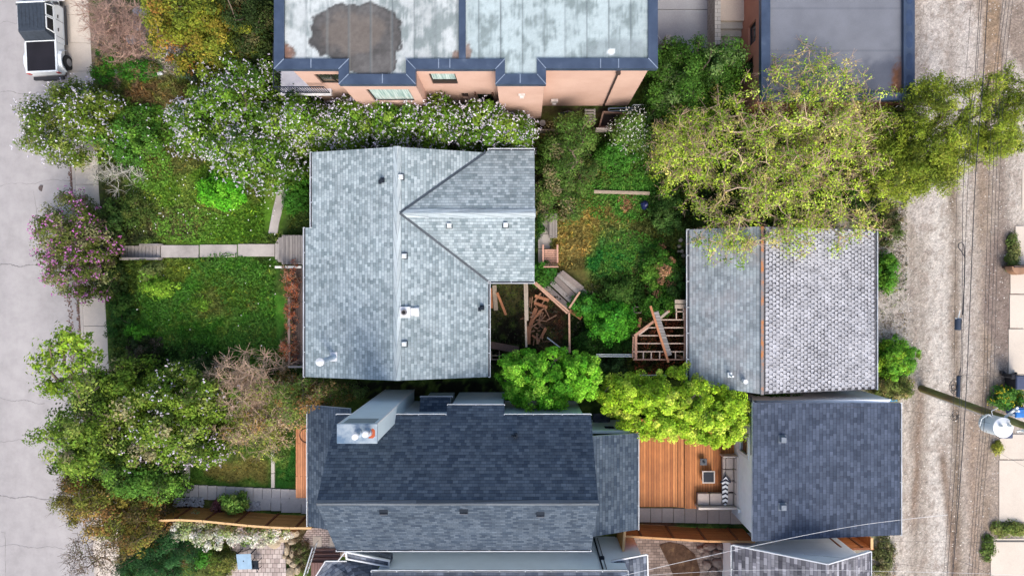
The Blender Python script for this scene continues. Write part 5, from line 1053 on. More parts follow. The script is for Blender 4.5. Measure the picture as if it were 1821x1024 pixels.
# tables
t = thing('fire_table', 'square table with dark glass top and pale frame on the orange deck', 'table', P(1261, 848, DS)); m = MB(); bx(m, 1249, 837, 1271.5, 859, DS + .38, DS + .42); m.build('frame', SOFF, t, .01); m = MB(); bx(m, 1251, 839, 1269.5, 857, DS + .40, DS + .428); m.build('glass_top', plain('navy_glass', (.008, .012, .022), .3, spec=.25), t)
for dx in (1251, 1268):
    for dy in (839, 855): m = MB(); bx(m, dx, dy, dx + 2, dy + 2, DS, DS + .38); m.build('leg', SOFF, t)
t = thing('small_side_table', 'small square charcoal stand on the orange deck above the glass table', 'table', P(1251, 821, DS)); m = MB(); bx(m, 1245, 815, 1257.5, 827, DS + .25, DS + .3); m.build('top', plain('charcoal_metal', (.06, .065, .08), .5), t, .02); c = P(1251.5, 821, DS + .3); MB().tube([c, c + V(0, 0, .06)], .06, 12).build('knob', DARKV, t); MB().tube([V(c.x, c.y, DS), V(c.x, c.y, DS + .25)], [.12, .05], 12).build('leg', DARKV, t)
# patio table in the south garden
t = thing('patio_table', 'square pale blue glass patio table on the brick patio', 'table', P(433, 997, .02)); tz = .75; q = [P(420, 985, tz), P(446, 984, tz), P(448, 1011, tz), P(423, 1012, tz)]; m = MB(); m.slab(q[::-1], .03); m.build('table_top', plain('pale_blue_glass', (.27, .40, .52), .15, var=.12, spec=.6), t); c = P(433, 997, tz); MB().tube([c, c + V(0, 0, .015)], .03, 12).build('parasol_hole', DARKV, t)
for v in q: MB().beam(v * .97 + c * .03 - V(0, 0, .02), V(v.x * .97 + c.x * .03, v.y * .97 + c.y * .03, .02), .04, .04).build('leg', DARKV, t)
t = thing('patio_chair', 'thin dark metal chair tucked beside the pale blue patio table', 'chair', P(455, 1005, .02)); m = MB(); c = P(454, 1004, .45); m.box(c.x - .2, c.x + .16, c.y - .22, c.y + .22, .43, .46); m.build('seat', DARKV, t); m = MB(); m.tube([c + V(.18, -.22, 0), c + V(.24, -.22, .4), c + V(.26, 0, .46), c + V(.24, .22, .4), c + V(.18, .22, 0)], .015, 6); m.build('backrest', DARKV, t)
for sx in (-.18, .16):
    for sy in (-.2, .2): MB().beam(c + V(sx, sy, 0), c + V(sx * 1.1, sy * 1.1, -.43), .025, .025).build('leg', DARKV, t)
# curved steel edging and boulders by the patio
pts = [P(x, y, .15) for x, y in ((452, 972), (438, 978), (424, 982), (417, 990), (414, 1002), (408, 1014), (400, 1030))]; tag(MB().tube(pts, .035, 6).build('bed_edging', plain('grey_edging', (.22, .19, .17), .7)), 'curved grey garden bed edging along the brick patio', 'edging')
BOUL = concrete('sandstone_boulder', (.42, .35, .25), .25, 12)
LB = ['large pale round boulder west of the row near the vine', 'large pale boulder in the middle of the upper group', 'large pale boulder directly under the cedar fence', 'medium boulder leading down from the upper group', 'narrow tan boulder left of the mossy bed', 'tan boulder right of the narrow one', 'small boulder low in the garden row', 'wide boulder at the bottom of the garden row', 'lowest boulder cut by the south edge', 'small round boulder beside the patio edge', 'squat boulder beside the red brown railing']
for i, (x, y, a, b_) in enumerate(((487, 965, 13, 11), (503, 956, 11, 9), (521, 947, 12, 8), (520, 962, 9, 6), (511, 977, 5, 12), (521, 982, 6, 11), (515, 995, 7, 7), (522, 1002, 8, 7), (517, 1018, 9, 11), (507, 988, 5, 5), (529, 1012, 6, 9))):
    c = P(x, y, .1); tag(MB().rock((c.x, c.y, .08), a * .0297, b_ * .0297, .26, 20 + i).build('boulder', BOUL, None, .03), LB[i], 'boulder', 'boulders beside the brick patio')
LC = ['flat brown stone', 'grey angular stone', 'large flat stone', 'split grey stone', 'pale stone', 'broad stone', 'dark stone', 'round stone', 'lower brown stone', 'jagged stone']
WH_ = ['nearest the cedar fence', 'under the overhead cable', 'by the garage gutter', 'in the middle of the courtyard rockery', 'at the west side of the rockery', 'beside the garage wall', 'at the foot of the rockery', 'next to the mossy corner', 'at the south end of the rockery', 'right of the bare soil patch']
for i, (x, y, a, b_) in enumerate(((1262, 972, 10, 6), (1275, 984, 9, 6), (1292, 987, 9, 12), (1255, 985, 7, 7), (1246, 976, 6, 5), (1276, 1000, 8, 8), (1291, 1008, 9, 6), (1281, 972, 7, 5), (1268, 1016, 8, 7), (1258, 1004, 7, 7))):
    c = P(x, y, .1); tag(MB().rock((c.x, c.y, .06), a * .038, b_ * .038, .2, 60 + i).build('flagstone', concrete('brown_grey_stone', (.24, .19, .165), .25, 12) if i == 0 else bpy.data.materials['brown_grey_stone'], None, .02), LC[i] + ' ' + WH_[i], 'stone', 'rockery stones in the brick courtyard')
m = MB(); m.prism([(P(x, y, 0).x, P(x, y, 0).y) for x, y in ((1172, 968), (1190, 963), (1215, 968), (1236, 985), (1245, 1015), (1236, 1060), (1205, 1060), (1200, 1030), (1188, 1000))], -.1, .05); tag(m.build('bare_soil', attr_soil()), kind='structure')
# pebbles by the paver path: uncountable
n = 420; xs_ = np.concatenate([rng.uniform(308, 362, n // 2), rng.uniform(438, 462, n // 2)]); ys2 = np.concatenate([rng.uniform(884, 900, n // 2), rng.uniform(892, 907, n // 2)]); m = MB(); rr = random.Random(3)
PEB = plain('river_pebbles', (.38, .38, .40), .7, var=.6, scale=6)
for x, y in zip(xs_, ys2): c = P(x, y, .03); m.rock((c.x, c.y, .03), rr.uniform(.03, .09), rr.uniform(.03, .08), .05, int(x * 7))
tag(m.build('river_pebbles', PEB, smooth=True), kind='stuff')
# yellow stones by old garage, white bucket etc
for i, (x, y, r) in enumerate(((1210, 427, .14), (1207, 438, .12), (1212, 447, .13), (1214, 455, .12), (1206, 447, .1))):
    c = P(x, y, 0); tag(MB().rock((c.x, c.y, .05), r, r * .9, .12, 90 + i).build('pale_stone', concrete('cream_stone', (.5, .42, .33), .2, 12) if i == 0 else bpy.data.materials['cream_stone'], None, .02), ['topmost', 'second', 'middle', 'lowest', 'leftmost'][i] + ' cream stone in the pile against the old garage', 'stone', 'cream stones beside the old garage')

# back garden furniture
t = thing('plank_bench', 'long weathered grey plank bench beside the back walk', 'bench', P(983, 402, 0)); bz = .45; p0 = P(976, 380, bz); p1 = P(991, 423, bz)
for k in range(4): x = p0.x + (p1.x - p0.x) * (k + .5) / 4; MB().box(x - .052, x + .052, p1.y, p0.y, bz - .04, bz).build('plank', GREYV, t, .006)
for yy_ in (p0.y - .15, p1.y + .15):
    for xx in (p0.x + .06, p1.x - .06): MB().box(xx - .04, xx + .04, yy_ - .04, yy_ + .04, 0, bz - .045).build('leg', GREYW, t)
PKW = wood('pinkish_bare_wood', (.56, .32, .24), .2); t = thing('slatted_chair', 'pink brown slatted wooden garden chair on the back walk', 'chair', P(980, 456, .03))
s0 = .42; a = P(968, 443, s0); b_ = P(990, 466, s0)
for k in range(6): y = a.y - (a.y - b_.y) * (k + .5) / 6; MB().box(a.x, b_.x, y - .045, y + .045, s0 - .02, s0 + k * .004).build('seat_slat', PKW, t, .005)
for k in range(8): x = a.x + .02 + (b_.x - a.x - .04) * k / 7; MB().beam(V(x, b_.y + .05, s0 + .02), V(x + .02, b_.y - .28, s0 + .62), .05, .02).build('back_slat', PKW, t)
for x in (a.x - .07, b_.x + .03):
    MB().box(x - .045, x + .045, b_.y - .05, a.y + .22, s0 + .2, s0 + .235).build('armrest', PKW, t, .005)
    for y in (a.y + .1, b_.y): MB().box(x - .03, x + .03, y - .03, y + .03, .03, s0 + .2).build('leg', PKW, t)
MB().beam(V(a.x - .06, b_.y - .27, s0 + .6), V(b_.x + .06, b_.y - .27, s0 + .6), .06, .03).build('top_rail', PKW, t)
# diagonal plank boardwalk
t = thing('plank_boardwalk', 'weathered plank platform set diagonally beside the timber frame', 'boardwalk', P(1005, 515, 0)); A0, A1 = P(968, 508, .3), P(1012, 545, .3); stp = (P(1030, 517, .3) - A1) / 6.0
LP = [((970, 508), (1010, 545)), ((981, 502), (1018, 537)), ((987, 494), (1024, 530)), ((993, 487), (1030, 521)), ((998, 484), (1036, 514))]
for k, ((x0, y0), (x1, y1)) in enumerate(LP):
    z = .18 + .06 * k; a = P(x0, y0, z); b_ = P(x1, y1, z); MB().beam(a, b_, .27, .05).build('plank', wood('grey_plank_timber', (.34, .30, .27), .3) if k % 2 else wood('grey_brown_timber', (.26, .215, .19), .25) if k == 0 else bpy.data.materials['grey_brown_timber'], t, .008)
    for v in (a, b_): MB().box(v.x - .05, v.x + .05, v.y - .05, v.y + .05, 0, z - .03).build('foot', bpy.data.materials['grey_brown_timber'], t)
# timber frame over the ruined yard corner
TIM = wood('weathered_brown_timber', (.42, .25, .17), .3); TIMG = wood('grey_tan_timber', (.33, .27, .21), .3); zt = 2.2
def timb(name, label, segs, posts=(), mat=TIM, w_=.11, h_=.14, cat='timber frame', z=zt, railmats=None):
    t = thing(name, label, cat, P(*segs[0][0], 0))
    for i, (p, q) in enumerate(segs): MB().beam(P(*p, z), P(*q, z), w_, h_).build('beam', (railmats or {}).get(i, mat), t, .005)
    for (x, y) in posts: c = P(x, y, z); MB().box(c.x - .05, c.x + .05, c.y - .05, c.y + .05, 0, z - h_ / 2 - .002).build('post', mat, t)
    return t
timb('timber_frame', 'bare timber roof frame slanting from the bungalow corner over the ruined yard', [((952, 502), (1012, 554)), ((949, 503), (1009, 557)), ((1012, 556), (1013, 627)), ((1012, 548), (1031, 519))], [(1012, 556), (1013, 625)], w_=.09)
timb('timber_post_beam', 'long straight timber beam running away from the bungalow wing over dark soil', [((933, 502), (936, 617)), ((937, 502), (938, 570))], [(936, 615)], TIMG, .10, .12, 'beam')
timb('ground_beam', 'dark weathered beam lying level at the bungalow corner beside the bright maple', [((872, 613), (922, 622))], [(900, 618)], wood('dark_weathered_beam', (.13, .085, .07)), .35, .08, 'beam', .9)
timb('deck_remnant', 'small grid of old deck joists beneath the weathered beam', [((872, 632), (905, 632)), ((874, 624), (874, 640)), ((888, 624), (888, 640)), ((872, 639), (905, 639))], [], TIMG, .05, .06, 'joists', .5)
for i, (x0, y0, x1, y1, w_, lb) in enumerate(((872, 512, 874, 548, .16, 'dark leaning plank nearest the bungalow wall'), (879, 507, 882, 552, .22, 'wide upright plank in the middle beside the bungalow wall'), (884, 520, 900, 560, .13, 'thin plank slanting out from the bungalow wall'),
      (951, 526, 976, 534, .16, 'short orange brown board at the top of the scrap pile'), (950, 538, 973, 547, .16, 'second short board in the scrap pile'), (953, 548, 940, 590, .2, 'brown board slanting down the scrap pile'), (971, 583, 962, 600, .15, 'short orange board low in the scrap pile'), (940, 580, 940, 612, .2, 'brown board under the straight timber beam'),
      (1013, 552, 1034, 566, .2, 'orange brown board sticking out past the frame corner'), (1017, 556, 1031, 558, .15, 'thin pale board beside the frame corner'), (1139, 565, 1136, 582, .15, 'single orange brown board stuck in the bushes'), (962, 552, 945, 572, .12, 'broken board across the middle of the scrap pile'), (943, 555, 957, 562, .05, 'pale lath lying on the scrap pile'), (973, 600, 1008, 627, .06, 'thin white pole lying beside the straight frame post'), (946, 596, 960, 606, .08, 'short splintered stick at the foot of the scrap pile'))):
    z = .25 + .05 * (i % 4); mat_ = (wood('orange_brown_scrap', (.42, .18, .09), .3) if i == 0 else bpy.data.materials['orange_brown_scrap']) if i not in (1, 12, 13) else (TIMG if i != 13 else PALEV)
    tag(MB().beam(P(x0, y0, z + .1), P(x1, y1, z), w_, .05).build('loose_board' if w_ > .07 else 'thin_stick', mat_, None, .004), lb, 'board' if w_ > .07 else 'stick', 'scrap timber in the back garden')
# the second frame at the old garage
t = thing('open_shed_frame', 'unroofed shed frame of pale rafters against the old garage', 'frame', P(1180, 610, 0)); z = 2.0; PR = wood('pale_rafter', (.50, .38, .30), .2); RB = wood('rafter_redbrown', (.40, .22, .15), .3)
def bm(p, q, mat, w_=.07, h_=.1, z_=z, nm='rafter'): MB().beam(P(*p, z_), P(*q, z_), w_, h_).build(nm, mat, t)
for y, x0 in ((568.5, 1175), (582.5, 1152), (596.5, 1134), (610.5, 1128)): bm((x0, y), (1224, y), PR, .05)
bm((1126, 625), (1224, 625), PR, .05); bm((1126, 639), (1224, 639), RB, .06)
for x in (1144, 1158, 1173, 1201, 1216): bm((x, 626), (x, 638), PR, .05, .06, z - .01)
bm((1130.5, 596), (1130.5, 639), RB, .13, z_=z + .012, nm='plate'); bm((1126, 598), (1125, 636), RB, .05, .06, nm='plate'); bm((1128, 597), (1163, 571), RB, .12, z_=z + .025, nm='plate'); bm((1134, 597), (1152, 583), PR, .06, nm='plate'); bm((1172, 567), (1188, 554), TIMG, .12, nm='plate')
bm((1218, 548), (1218, 638), RB, .10, z_=z + .02, nm='plate'); bm((1202.5, 549), (1202.5, 567), PR, .05); bm((1202, 554), (1223, 554), PR, .05); bm((1215.5, 549), (1215.5, 567), PR, .06)
for x, y in ((1130.5, 637), (1130.5, 598), (1218, 637), (1190, 554), (1218, 550)): c = P(x, y, z); MB().box(c.x - .05, c.x + .05, c.y - .05, c.y + .05, 0, z - .06).build('post', RB, t)
for i, y in enumerate((536.5, 545)): MB().beam(P(1200, y, z + .02), P(1223, y, z + .02), .2, .05).build('roof_board', TIMG, t)
tag(MB().beam(P(1156.5, 544, 2.2), P(1188.5, 644, 2.2), .11, .1).build('leaning_beam', bpy.data.materials['orange_brown_scrap'], None, .005), 'long thin orange brown beam lying across the open shed frame', 'beam'); tag(MB().beam(P(1166, 554, 2.18), P(1190, 632, 2.18), .27, .06).build('leaning_board', GREYW, None, .005), 'wide grey weathered board lying across the open shed frame', 'board')
# twigs/leaf litter with rusty colour inside the frame
n = 2600; px = rng.uniform(1128, 1222, n); py = rng.uniform(556, 668, n); keep = (fbm(px / 14, py / 14, 15, 3) > .45) & (py > 596 - (px - 1128) * .75); px, py = px[keep], py[keep]; X = (px - NX) * .0293; Y = (NY - py) * .0293; n = len(X)
tag(leafmesh('rusty_vine_litter', np.stack([X, Y, rng.uniform(.1, .9, n)], -1), unit(n) + np.array([0, 0, .8]), .06 * rng.uniform(.5, 1.3, n), G(.28, .08, .035) * rng.uniform(.3, 1.5, (n, 1)), LEAFD, None), kind='stuff')
n = 5200; px = rng.uniform(868, 1120, n); py = rng.uniform(505, 660, n); k = fbm(px / 12, py / 12, 25, 3) > .4; px, py = px[k], py[k]; X = (px - NX) * .0296; Y = (NY - py) * .0296; n = len(X)
tag(leafmesh('ruin_undergrowth', np.stack([X, Y, rng.uniform(.03, .3, n)], -1), unit(n) + np.array([0, 0, .5]), .06 * rng.uniform(.5, 1.4, n), palette(n, [(.03, .05, .015), (.06, .06, .03), (.10, .09, .06), (.03, .03, .02)], [.45, .25, .15, .15]) * rng.uniform(.5, 1.4, (n, 1)), LEAFD, None), kind='stuff')
m = MB(); rr = random.Random(12)
for k in range(46):
    cx, cy = rr.gauss(957, 11), rr.uniform(528, 608); an = rr.uniform(0, 3.1); ln = rr.uniform(3, 11); z = rr.uniform(.08, .5); m.beam(P(cx - ln * math.cos(an), cy - ln * math.sin(an), z), P(cx + ln * math.cos(an), cy + ln * math.sin(an), z + rr.uniform(-.1, .15)), rr.uniform(.02, .09), rr.uniform(.015, .03))
tag(m.build('splintered_wood_scraps', wood('splintered_scrap', (.36, .19, .11), .55)), kind='stuff')
# box planter and small things
t = thing('wooden_crate', 'small open grey wooden crate in the bushes', 'crate', P(1133, 551, 0)); q = [P(1127, 546, .35), P(1141, 546, .35), P(1140, 556, .35), P(1128, 556, .35)]
for a, b_ in zip(q, q[1:] + q[:1]): MB().beam(a - V(0, 0, .12), b_ - V(0, 0, .12), .05, .28).build('side', TIMG, t)
tag(MB().rock((P(1146, 365, .2)[:]), .22, .24, .25, 5).build('blue_bag', plain('dark_blue_plastic', (.012, .02, .09), .4), None, .02), 'crumpled dark blue plastic bag lying in the clover', 'bag')
MBl = MB().beam(P(1056, 341, .12), P(1155, 344, .12), .17, .16); tag(MBl.build('log_edging', TIMG, None, .02), 'long pale log lying across the back garden', 'log')
for i, (y, nm) in enumerate(((630, 'upper'), (633.5, 'lower'))): tag(MB().tube([P(1060, y, 1.9), P(1127, y + .3, 1.9)], .022, 6).build('clothes_line', PALEV), nm + ' of two thin pale poles reaching the open shed frame', 'pole')
tag(MB().box(P(1216, 656, .4).x, P(1223, 656, .4).x, P(1216, 661, .4).y, P(1216, 656, .4).y, .2, .45).build('pale_block', WALK, None, .02), 'small pale block beside the old garage wall', 'block')
m = MB(); a = P(1122, 667, .9); b_ = P(1223, 666, .9); m.beam(a, b_, .05, .06); 
for k in range(5): p = a + (b_ - a) * (k / 4); m.box(p.x - .03, p.x + .03, p.y - .03, p.y + .03, 0, .87)
tag(m.build('low_rail', PALEV), 'low white rail between the shed frame and the yellow green tree', 'rail')
# dark tarp between the houses
m = MB(); rr = random.Random(9); X0, Y0, X1, Y1 = 1054, 735, 1085, 765; gn = 9
for i in range(gn):
    for j in range(gn):
        f_ = lambda i, j: P(X0 + (X1 - X0) * i / gn, Y0 + (Y1 - Y0) * j / gn, .5 + .35 * vnoise(np.array(i * .9), np.array(j * .9), 3).item())
        m.poly([f_(i, j + 1), f_(i + 1, j + 1), f_(i + 1, j), f_(i, j)])
for i in range(gn): m.poly([f_(i, gn), V(f_(i, gn).x, f_(i, gn).y, 0), V(f_(i + 1, gn).x, f_(i + 1, gn).y, 0), f_(i + 1, gn)])
tag(m.build('crumpled_tarp', plain('dark_blue_tarp', (.05, .055, .08), .45, var=.5), None, smooth=True), 'crumpled dark tarp heap between the house wall and the yellow green tree', 'tarp')
# bikes and clutter against the pink building
t = thing('bicycle', 'bicycle with thin pale wheels leaning below the pink building', 'bicycle', P(1000, 212, 0)); TY = plain('bike_tyre', (.16, .16, .16), .7)
def ring(c, r, rr_, mat, nm, par, ax='y', n=24):
    pts = [Vector(c) + V(r * math.cos(2 * math.pi * k / n), .25 * r * math.sin(2 * math.pi * k / n), .97 * r * math.sin(2 * math.pi * k / n)) for k in range(n + 1)]; return MB().tube(pts, rr_, 6, cap=False).build(nm, mat, par)
c1, c2 = P(996, 214, .35), P(1010, 204, .35)
ring(c1, .34, .022, TY, 'wheel', t); ring(c2, .34, .022, TY, 'wheel', t); m = MB(); s_ = (c1 + c2) / 2
m.tube([c1, s_ + V(-.1, .1, .3), s_ + V(.15, .05, .35), c2], .018, 6); m.tube([c1, s_ + V(0, 0, -.05), s_ + V(.15, .05, .35)], .018, 6); m.build('frame', DARKV, t); m = MB(); m.tube([s_ + V(.15, -.22, .5), s_ + V(.15, .28, .5)], .014, 6); m.build('handlebar', DARKV, t); MB().box(s_.x - .2, s_.x + .02, s_.y + .05, s_.y + .17, .7, .74).build('saddle', DARKV, t)
t = thing('wooden_pallet', 'grey slatted pallet lying beside the pink building', 'pallet', P(1048, 206, 0))
for k in range(5): a = P(1040, 196 + k * 5, .3); b_ = P(1057, 196 + k * 5, .3); MB().box(a.x, b_.x, a.y - .05, a.y + .04, .24, .3).build('slat', GREYW, t)
for x in (1040, 1056): a = P(x, 194, .2); b_ = P(x, 220, .2); MB().box(a.x, a.x + .08, b_.y, a.y, .0, .235).build('bearer', GREYW, t)
t = thing('open_planter_frame', 'dark timber framed bed with brown rim below the pink building', 'planter', P(1090, 213, 0)); q = [P(1073, 199, .5), P(1112, 202, .5), P(1112, 226, .5), P(1066, 226, .5)]
for a, b_ in zip(q, q[1:] + q[:1]): MB().beam(a - V(0, 0, .2), b_ - V(0, 0, .2), .07, .42).build('side', wood('brown_planter_side', (.20, .13, .10)) if a is q[0] else bpy.data.materials['brown_planter_side'], t)
m = MB(); m.poly([v - V(0, 0, .3) for v in q][::-1]); m.build('soil', plain('black_soil', (.018, .013, .012), .95), t)
t = thing('ladder', 'pale blue metal ladder lying along the pink wall base', 'ladder', P(1102, 194, 0)); a, b_, c, d = P(1082, 193, .3), P(1124, 192, .3), P(1124, 197, .3), P(1083, 198, .3); BLU = plain('dusty_blue_metal', (.20, .28, .38), .5)
for p, q_ in ((a, b_), (b_, c), (c, d), (d, a), ((a + b_) / 2, (c + d) / 2)): MB().beam(p, q_, .05, .05).build('rail', BLU, t)
t = thing('basement_railing', 'thin dark railing with pale bars at the east end of the pink building', 'railing', P(1140, 188, 0)); a = P(1126, 187, .9); b_ = P(1154, 187, .9); MB().beam(a, b_, .04, .04).build('rail', PALEV, t)
for k in range(8): p = a + (b_ - a) * (k / 7); MB().beam(p, p - V(0, 0, .88), .02, .02).build('baluster', PALEV, t)
tag(MB().tube([P(965, 219, .1), P(965, 219, .5)], [.14, .16], 16).build('grey_bucket', plain('grey_plastic', (.24, .22, .21), .6)), 'round grey bucket at the corner of the pink building', 'bucket')
m = MB(); a = P(925, 231, .9); b_ = P(1000, 231, .9); m.beam(a - V(0, 0, .3), b_ - V(0, 0, .3), .05, .65); tag(m.build('low_fence', wood('grey_fence_board', (.26, .23, .21))), 'low grey board fence between the lilac hedge and the pink building', 'fence')
m = MB(); a = P(1060, 229, .9); b_ = P(1105, 230, .9); m.beam(a - V(0, 0, .3), b_ - V(0, 0, .3), .09, .65); tag(m.build('low_fence', bpy.data.materials['grey_fence_board']), 'low grey board fence behind the dark planter frame', 'fence')
t = thing('metal_gate', 'pale metal gate bars beside the grey pad behind the pink building', 'gate', P(1180, 72, 0))
for k in range(6): a = P(1169 + k * 2.0, 62 + k * 3.4, 1.2); b_ = P(1181 + k * 1.2, 78 + k * 1.2, .2); MB().tube([a, b_], .014, 6).build('bar', PALEV, t)
m = MB(); c = P(1188, 70, .9); m.box(c.x - .12, c.x + .16, c.y - .25, c.y + .22, 0, .9); m.build('post_box', plain('grey_beige_box', (.36, .33, .30), .7), t, .01)

# utility pole, transformer, wires
t = thing('utility_pole', 'tall mossy wooden utility pole rising over the gravel alley', 'utility pole', P(1638, 690, 0)); pb = P(1638, 690, 0); lean = V(.02, -.075, 1); pt = pb + lean * 10.5
PW = NT('mossy_pole_wood', .9, .15); cc_ = PW.noise(2.2, 5, PW.co('Object', (1, 1, .25)), .6); g_ = PW.ramp(PW.noise(22, 4, PW.co('Object', (1, 1, .12))), [(.3, .6), (.7, 1.2)]); PWM = PW.out(PW.mix(1, PW.ramp(cc_, [(.35, (.17, .115, .06)), (.55, (.19, .20, .07)), (.7, (.27, .26, .18))]), g_, 'MULTIPLY'))
m = MB(); m.tube([pb - V(0, 0, .1), pb + lean * 4, pt], [.18, .165, .14], 18); m.build('pole', PWM, t, smooth=False)
m = MB(); o_ = V(-.02, -.21, 0); m.tube([pb + o_ + V(0, 0, .05), pb + o_ + lean * 5.2], .022, 8); m.build('conduit', plain('white_conduit', (.62, .60, .58), .5), t)
def onpole(z): return pb + lean * z
tr = thing('transformer', 'pale grey cylindrical transformer hanging on the utility pole', 'transformer', onpole(6.0) + V(-.28, -.75, -.4)); c = onpole(6.0) + V(-.42, -.30, -.45); TG = plain('pale_transformer_paint', (.62, .68, .70), .35, var=.06)
MB().tube([c, c + V(0, 0, .02), c + V(0, 0, .1), c + V(0, 0, .95), c + V(0, 0, 1.0)], [.30, .40, .42, .42, .40], 28).build('tank', TG, tr); lid = MB().tube([c + V(0, 0, 1.0), c + V(0, 0, 1.04), c + V(0, 0, 1.12)], [.44, .44, .2], 28).build('lid', plain('white_transformer_lid', (.74, .76, .77), .4, var=.04), tr)
for dx, dy in ((.18, .1), (-.18, .1)): MB().tube([c + V(dx, dy, 1.06), c + V(dx, dy, 1.16), c + V(dx, dy, 1.3)], [.05, .07, .03], 10).build('bushing', PALEV, tr)
MB().beam(c + V(0, .38, .6), onpole(6.2) + V(0, -.1, 0), .1, .3).build('bracket', PALEV, tr)
m = MB(); pA = onpole(6.1); m.beam(pA + V(-.15, .1, .2), pA + V(.35, .55, .3), .09, .06); m.beam(pA + V(.3, -.5, .3), pA + V(.95, -.35, .35), .06, .06); m.build('cross_arm', PALEV, t)
for d_ in ((.0, .25), (.22, .42), (.5, -.45), (.85, -.38)): q = pA + V(d_[0], d_[1], .32); MB().tube([q, q + V(0, 0, .06), q + V(0, 0, .12), q + V(0, 0, .2)], [.03, .065, .04, .055], 10).build('insulator', PALEV, t)
m = MB(); q0 = c + V(-.3, .4, .8); m.tube([q0, q0 + V(-.25, .15, .1), q0 + V(-.5, -.05, .05), q0 + V(-.42, -.4, -.2), q0 + V(-.3, -.35, -.4)], .018, 6); m.tube([q0 + V(0, .1, 0), q0 + V(-.15, .3, .15), q0 + V(.1, .45, .2)], .014, 6); m.build('lead_wire', PALEV, tr)
BW = plain('black_cable', (.025, .025, .03), .5)
def wire(label, pts, r, z, mat=BW, name='overhead_wire', group='overhead cables along the alley', sag=.25):
    w_ = [P(x, y, z) for x, y in pts]
    # smooth
    out = []; n = len(w_)
    for i in range(n - 1):
        p0, p1, p2, p3 = w_[max(i - 1, 0)], w_[i], w_[i + 1], w_[min(i + 2, n - 1)]
        for k in range(5):
            s_ = k / 5; out.append(.5 * ((2 * p1) + (p2 - p0) * s_ + (2 * p0 - 5 * p1 + 4 * p2 - p3) * s_ ** 2 + (3 * p1 - p0 - 3 * p2 + p3) * s_ ** 3))
    out.append(w_[-1]); return tag(MB().tube(out, r * .8, 6).build(name, mat), label, 'cable', group)
YS = (-60, 0, 130, 310, 540, 700, 850, 1024, 1090)
WX = [((1731, 1727, 1718, 1703, 1698, 1696, 1690, 1678, 1674), .009, 'westernmost thin black cable over the alley'), ((1746, 1742, 1734, 1714, 1711, 1707, 1697, 1684, 1680), .014, 'second black cable from the west, carrying the splice cases'), ((1750, 1746, 1737, 1722, 1714, 1710, 1704, 1692, 1688), .012, 'third cable from the west, just east of the splice cases'), ((1760, 1756, 1749, 1735, 1725, 1718, 1708, 1694, 1690), .022, 'thickest black cable, fourth from the west'),
      ((1786, 1784, 1768, 1759, 1752, 1748, 1736, 1722, 1718), .010, 'fifth cable, first of the eastern bundle'), ((1791, 1789, 1773, 1766, 1758, 1754, 1741, 1728, 1724), .012, 'sixth cable, second of the eastern bundle'), ((1797, 1795, 1780, 1772, 1765, 1759, 1746, 1733, 1729), .011, 'seventh cable, third of the eastern bundle'), ((1803, 1801, 1787, 1778, 1771, 1766, 1752, 1739, 1735), .010, 'easternmost cable of the eastern bundle')]
for xs_, r, lb in WX: wire(lb, list(zip(xs_, YS)), r, 6.0)
SPL = plain('black_splice_case', (.03, .045, .075), .5)
for (x, y0, y1, r, lb) in ((1704, 566, 587, .13, 'blunt dark blue splice case hanging from the alley cables'), (1705, 668, 706, .085, 'slim black splice case with coiled wires above the pole')):
    a, b_ = P(x, y0, 5.85), P(x - 1, y1, 5.85); t = thing('splice_case', lb, 'cable case', (a + b_) / 2); MB().tube([a, a + (b_ - a) * .04, a + (b_ - a) * .96, b_], [r * .7, r, r, r * .7], 14).build('case', SPL, t); m = MB(); m.tube([a + V(-r - .02, 0, .04), a + V(r + .02, 0, .04)], .02, 6); m.tube([a, a + V(.02, .35, .1)], .02, 6); m.build('clip', PALEV if r > .1 else BW, t)
pts = [P(x, y, 5.95) for x, y in ((1712, 560), (1715, 500), (1716, 458), (1710, 447), (1704, 440), (1705, 433), (1710, 431), (1714, 436), (1715, 446), (1716, 462))]; tag(MB().tube(pts, .022, 6).build('cable_loop', BW), 'black slack cable loop hanging on the alley cables', 'cable')
rr = random.Random(5)
for cx, cy, nn, lb in ((1696, 688, 5, 'tangled thin coil of wire beside the slim splice case'), (1698, 738, 4, 'tangled black wire knot just below the pole')):
    m = MB()
    for k in range(nn):
        r_ = rr.uniform(3, 7); ex = rr.uniform(.6, 1.3); ox, oy = rr.uniform(-2, 2), rr.uniform(-5, 5); m.tube([P(cx + ox + r_ * math.cos(j * .5), cy + oy + r_ * ex * 1.4 * math.sin(j * .5), 5.9 + .1 * math.sin(j)) for j in range(14)], .011, 5)
    tag(m.build('wire_coil', BW), lb, 'wire coil')
wire('long white service cable slanting from the south houses to the alley', [(1060, 1036), (1120, 1020), (1345, 969), (1500, 938), (1600, 924), (1685, 915)], .012, 6.6, plain('white_cable', (.62, .62, .63), .5), 'service_cable', None)
wire('thin pale cable crossing the garage roofs near the south edge', [(1150, 1022), (1300, 1014), (1450, 1013), (1700, 1018), (1821, 1022)], .007, 6.6, bpy.data.materials['white_cable'], 'service_cable', None)
wire('thin dark cable crossing the alley just below the pole', [(1500, 722), (1600, 729), (1690, 740), (1760, 752)], .007, 6.4, BW, 'service_cable', None)
wire('thin dark cable crossing the alley above the pole', [(1695, 665), (1740, 668), (1821, 672), (1850, 673)], .008, 6.4, BW, 'service_cable', None)
wire('thin dark cable sloping over the southern driveway', [(1700, 994), (1760, 1020), (1821, 1050)], .01, 6.4, BW, 'service_cable', None)
wire('thin dark cable slanting across the far driveway', [(1740, 780), (1780, 806), (1860, 850)], .006, 6.0, BW, 'service_cable', None)
wire('thin dark cable crossing the middle of the alley', [(1560, 962), (1700, 963), (1840, 964)], .006, 6.0, BW, 'service_cable', None)
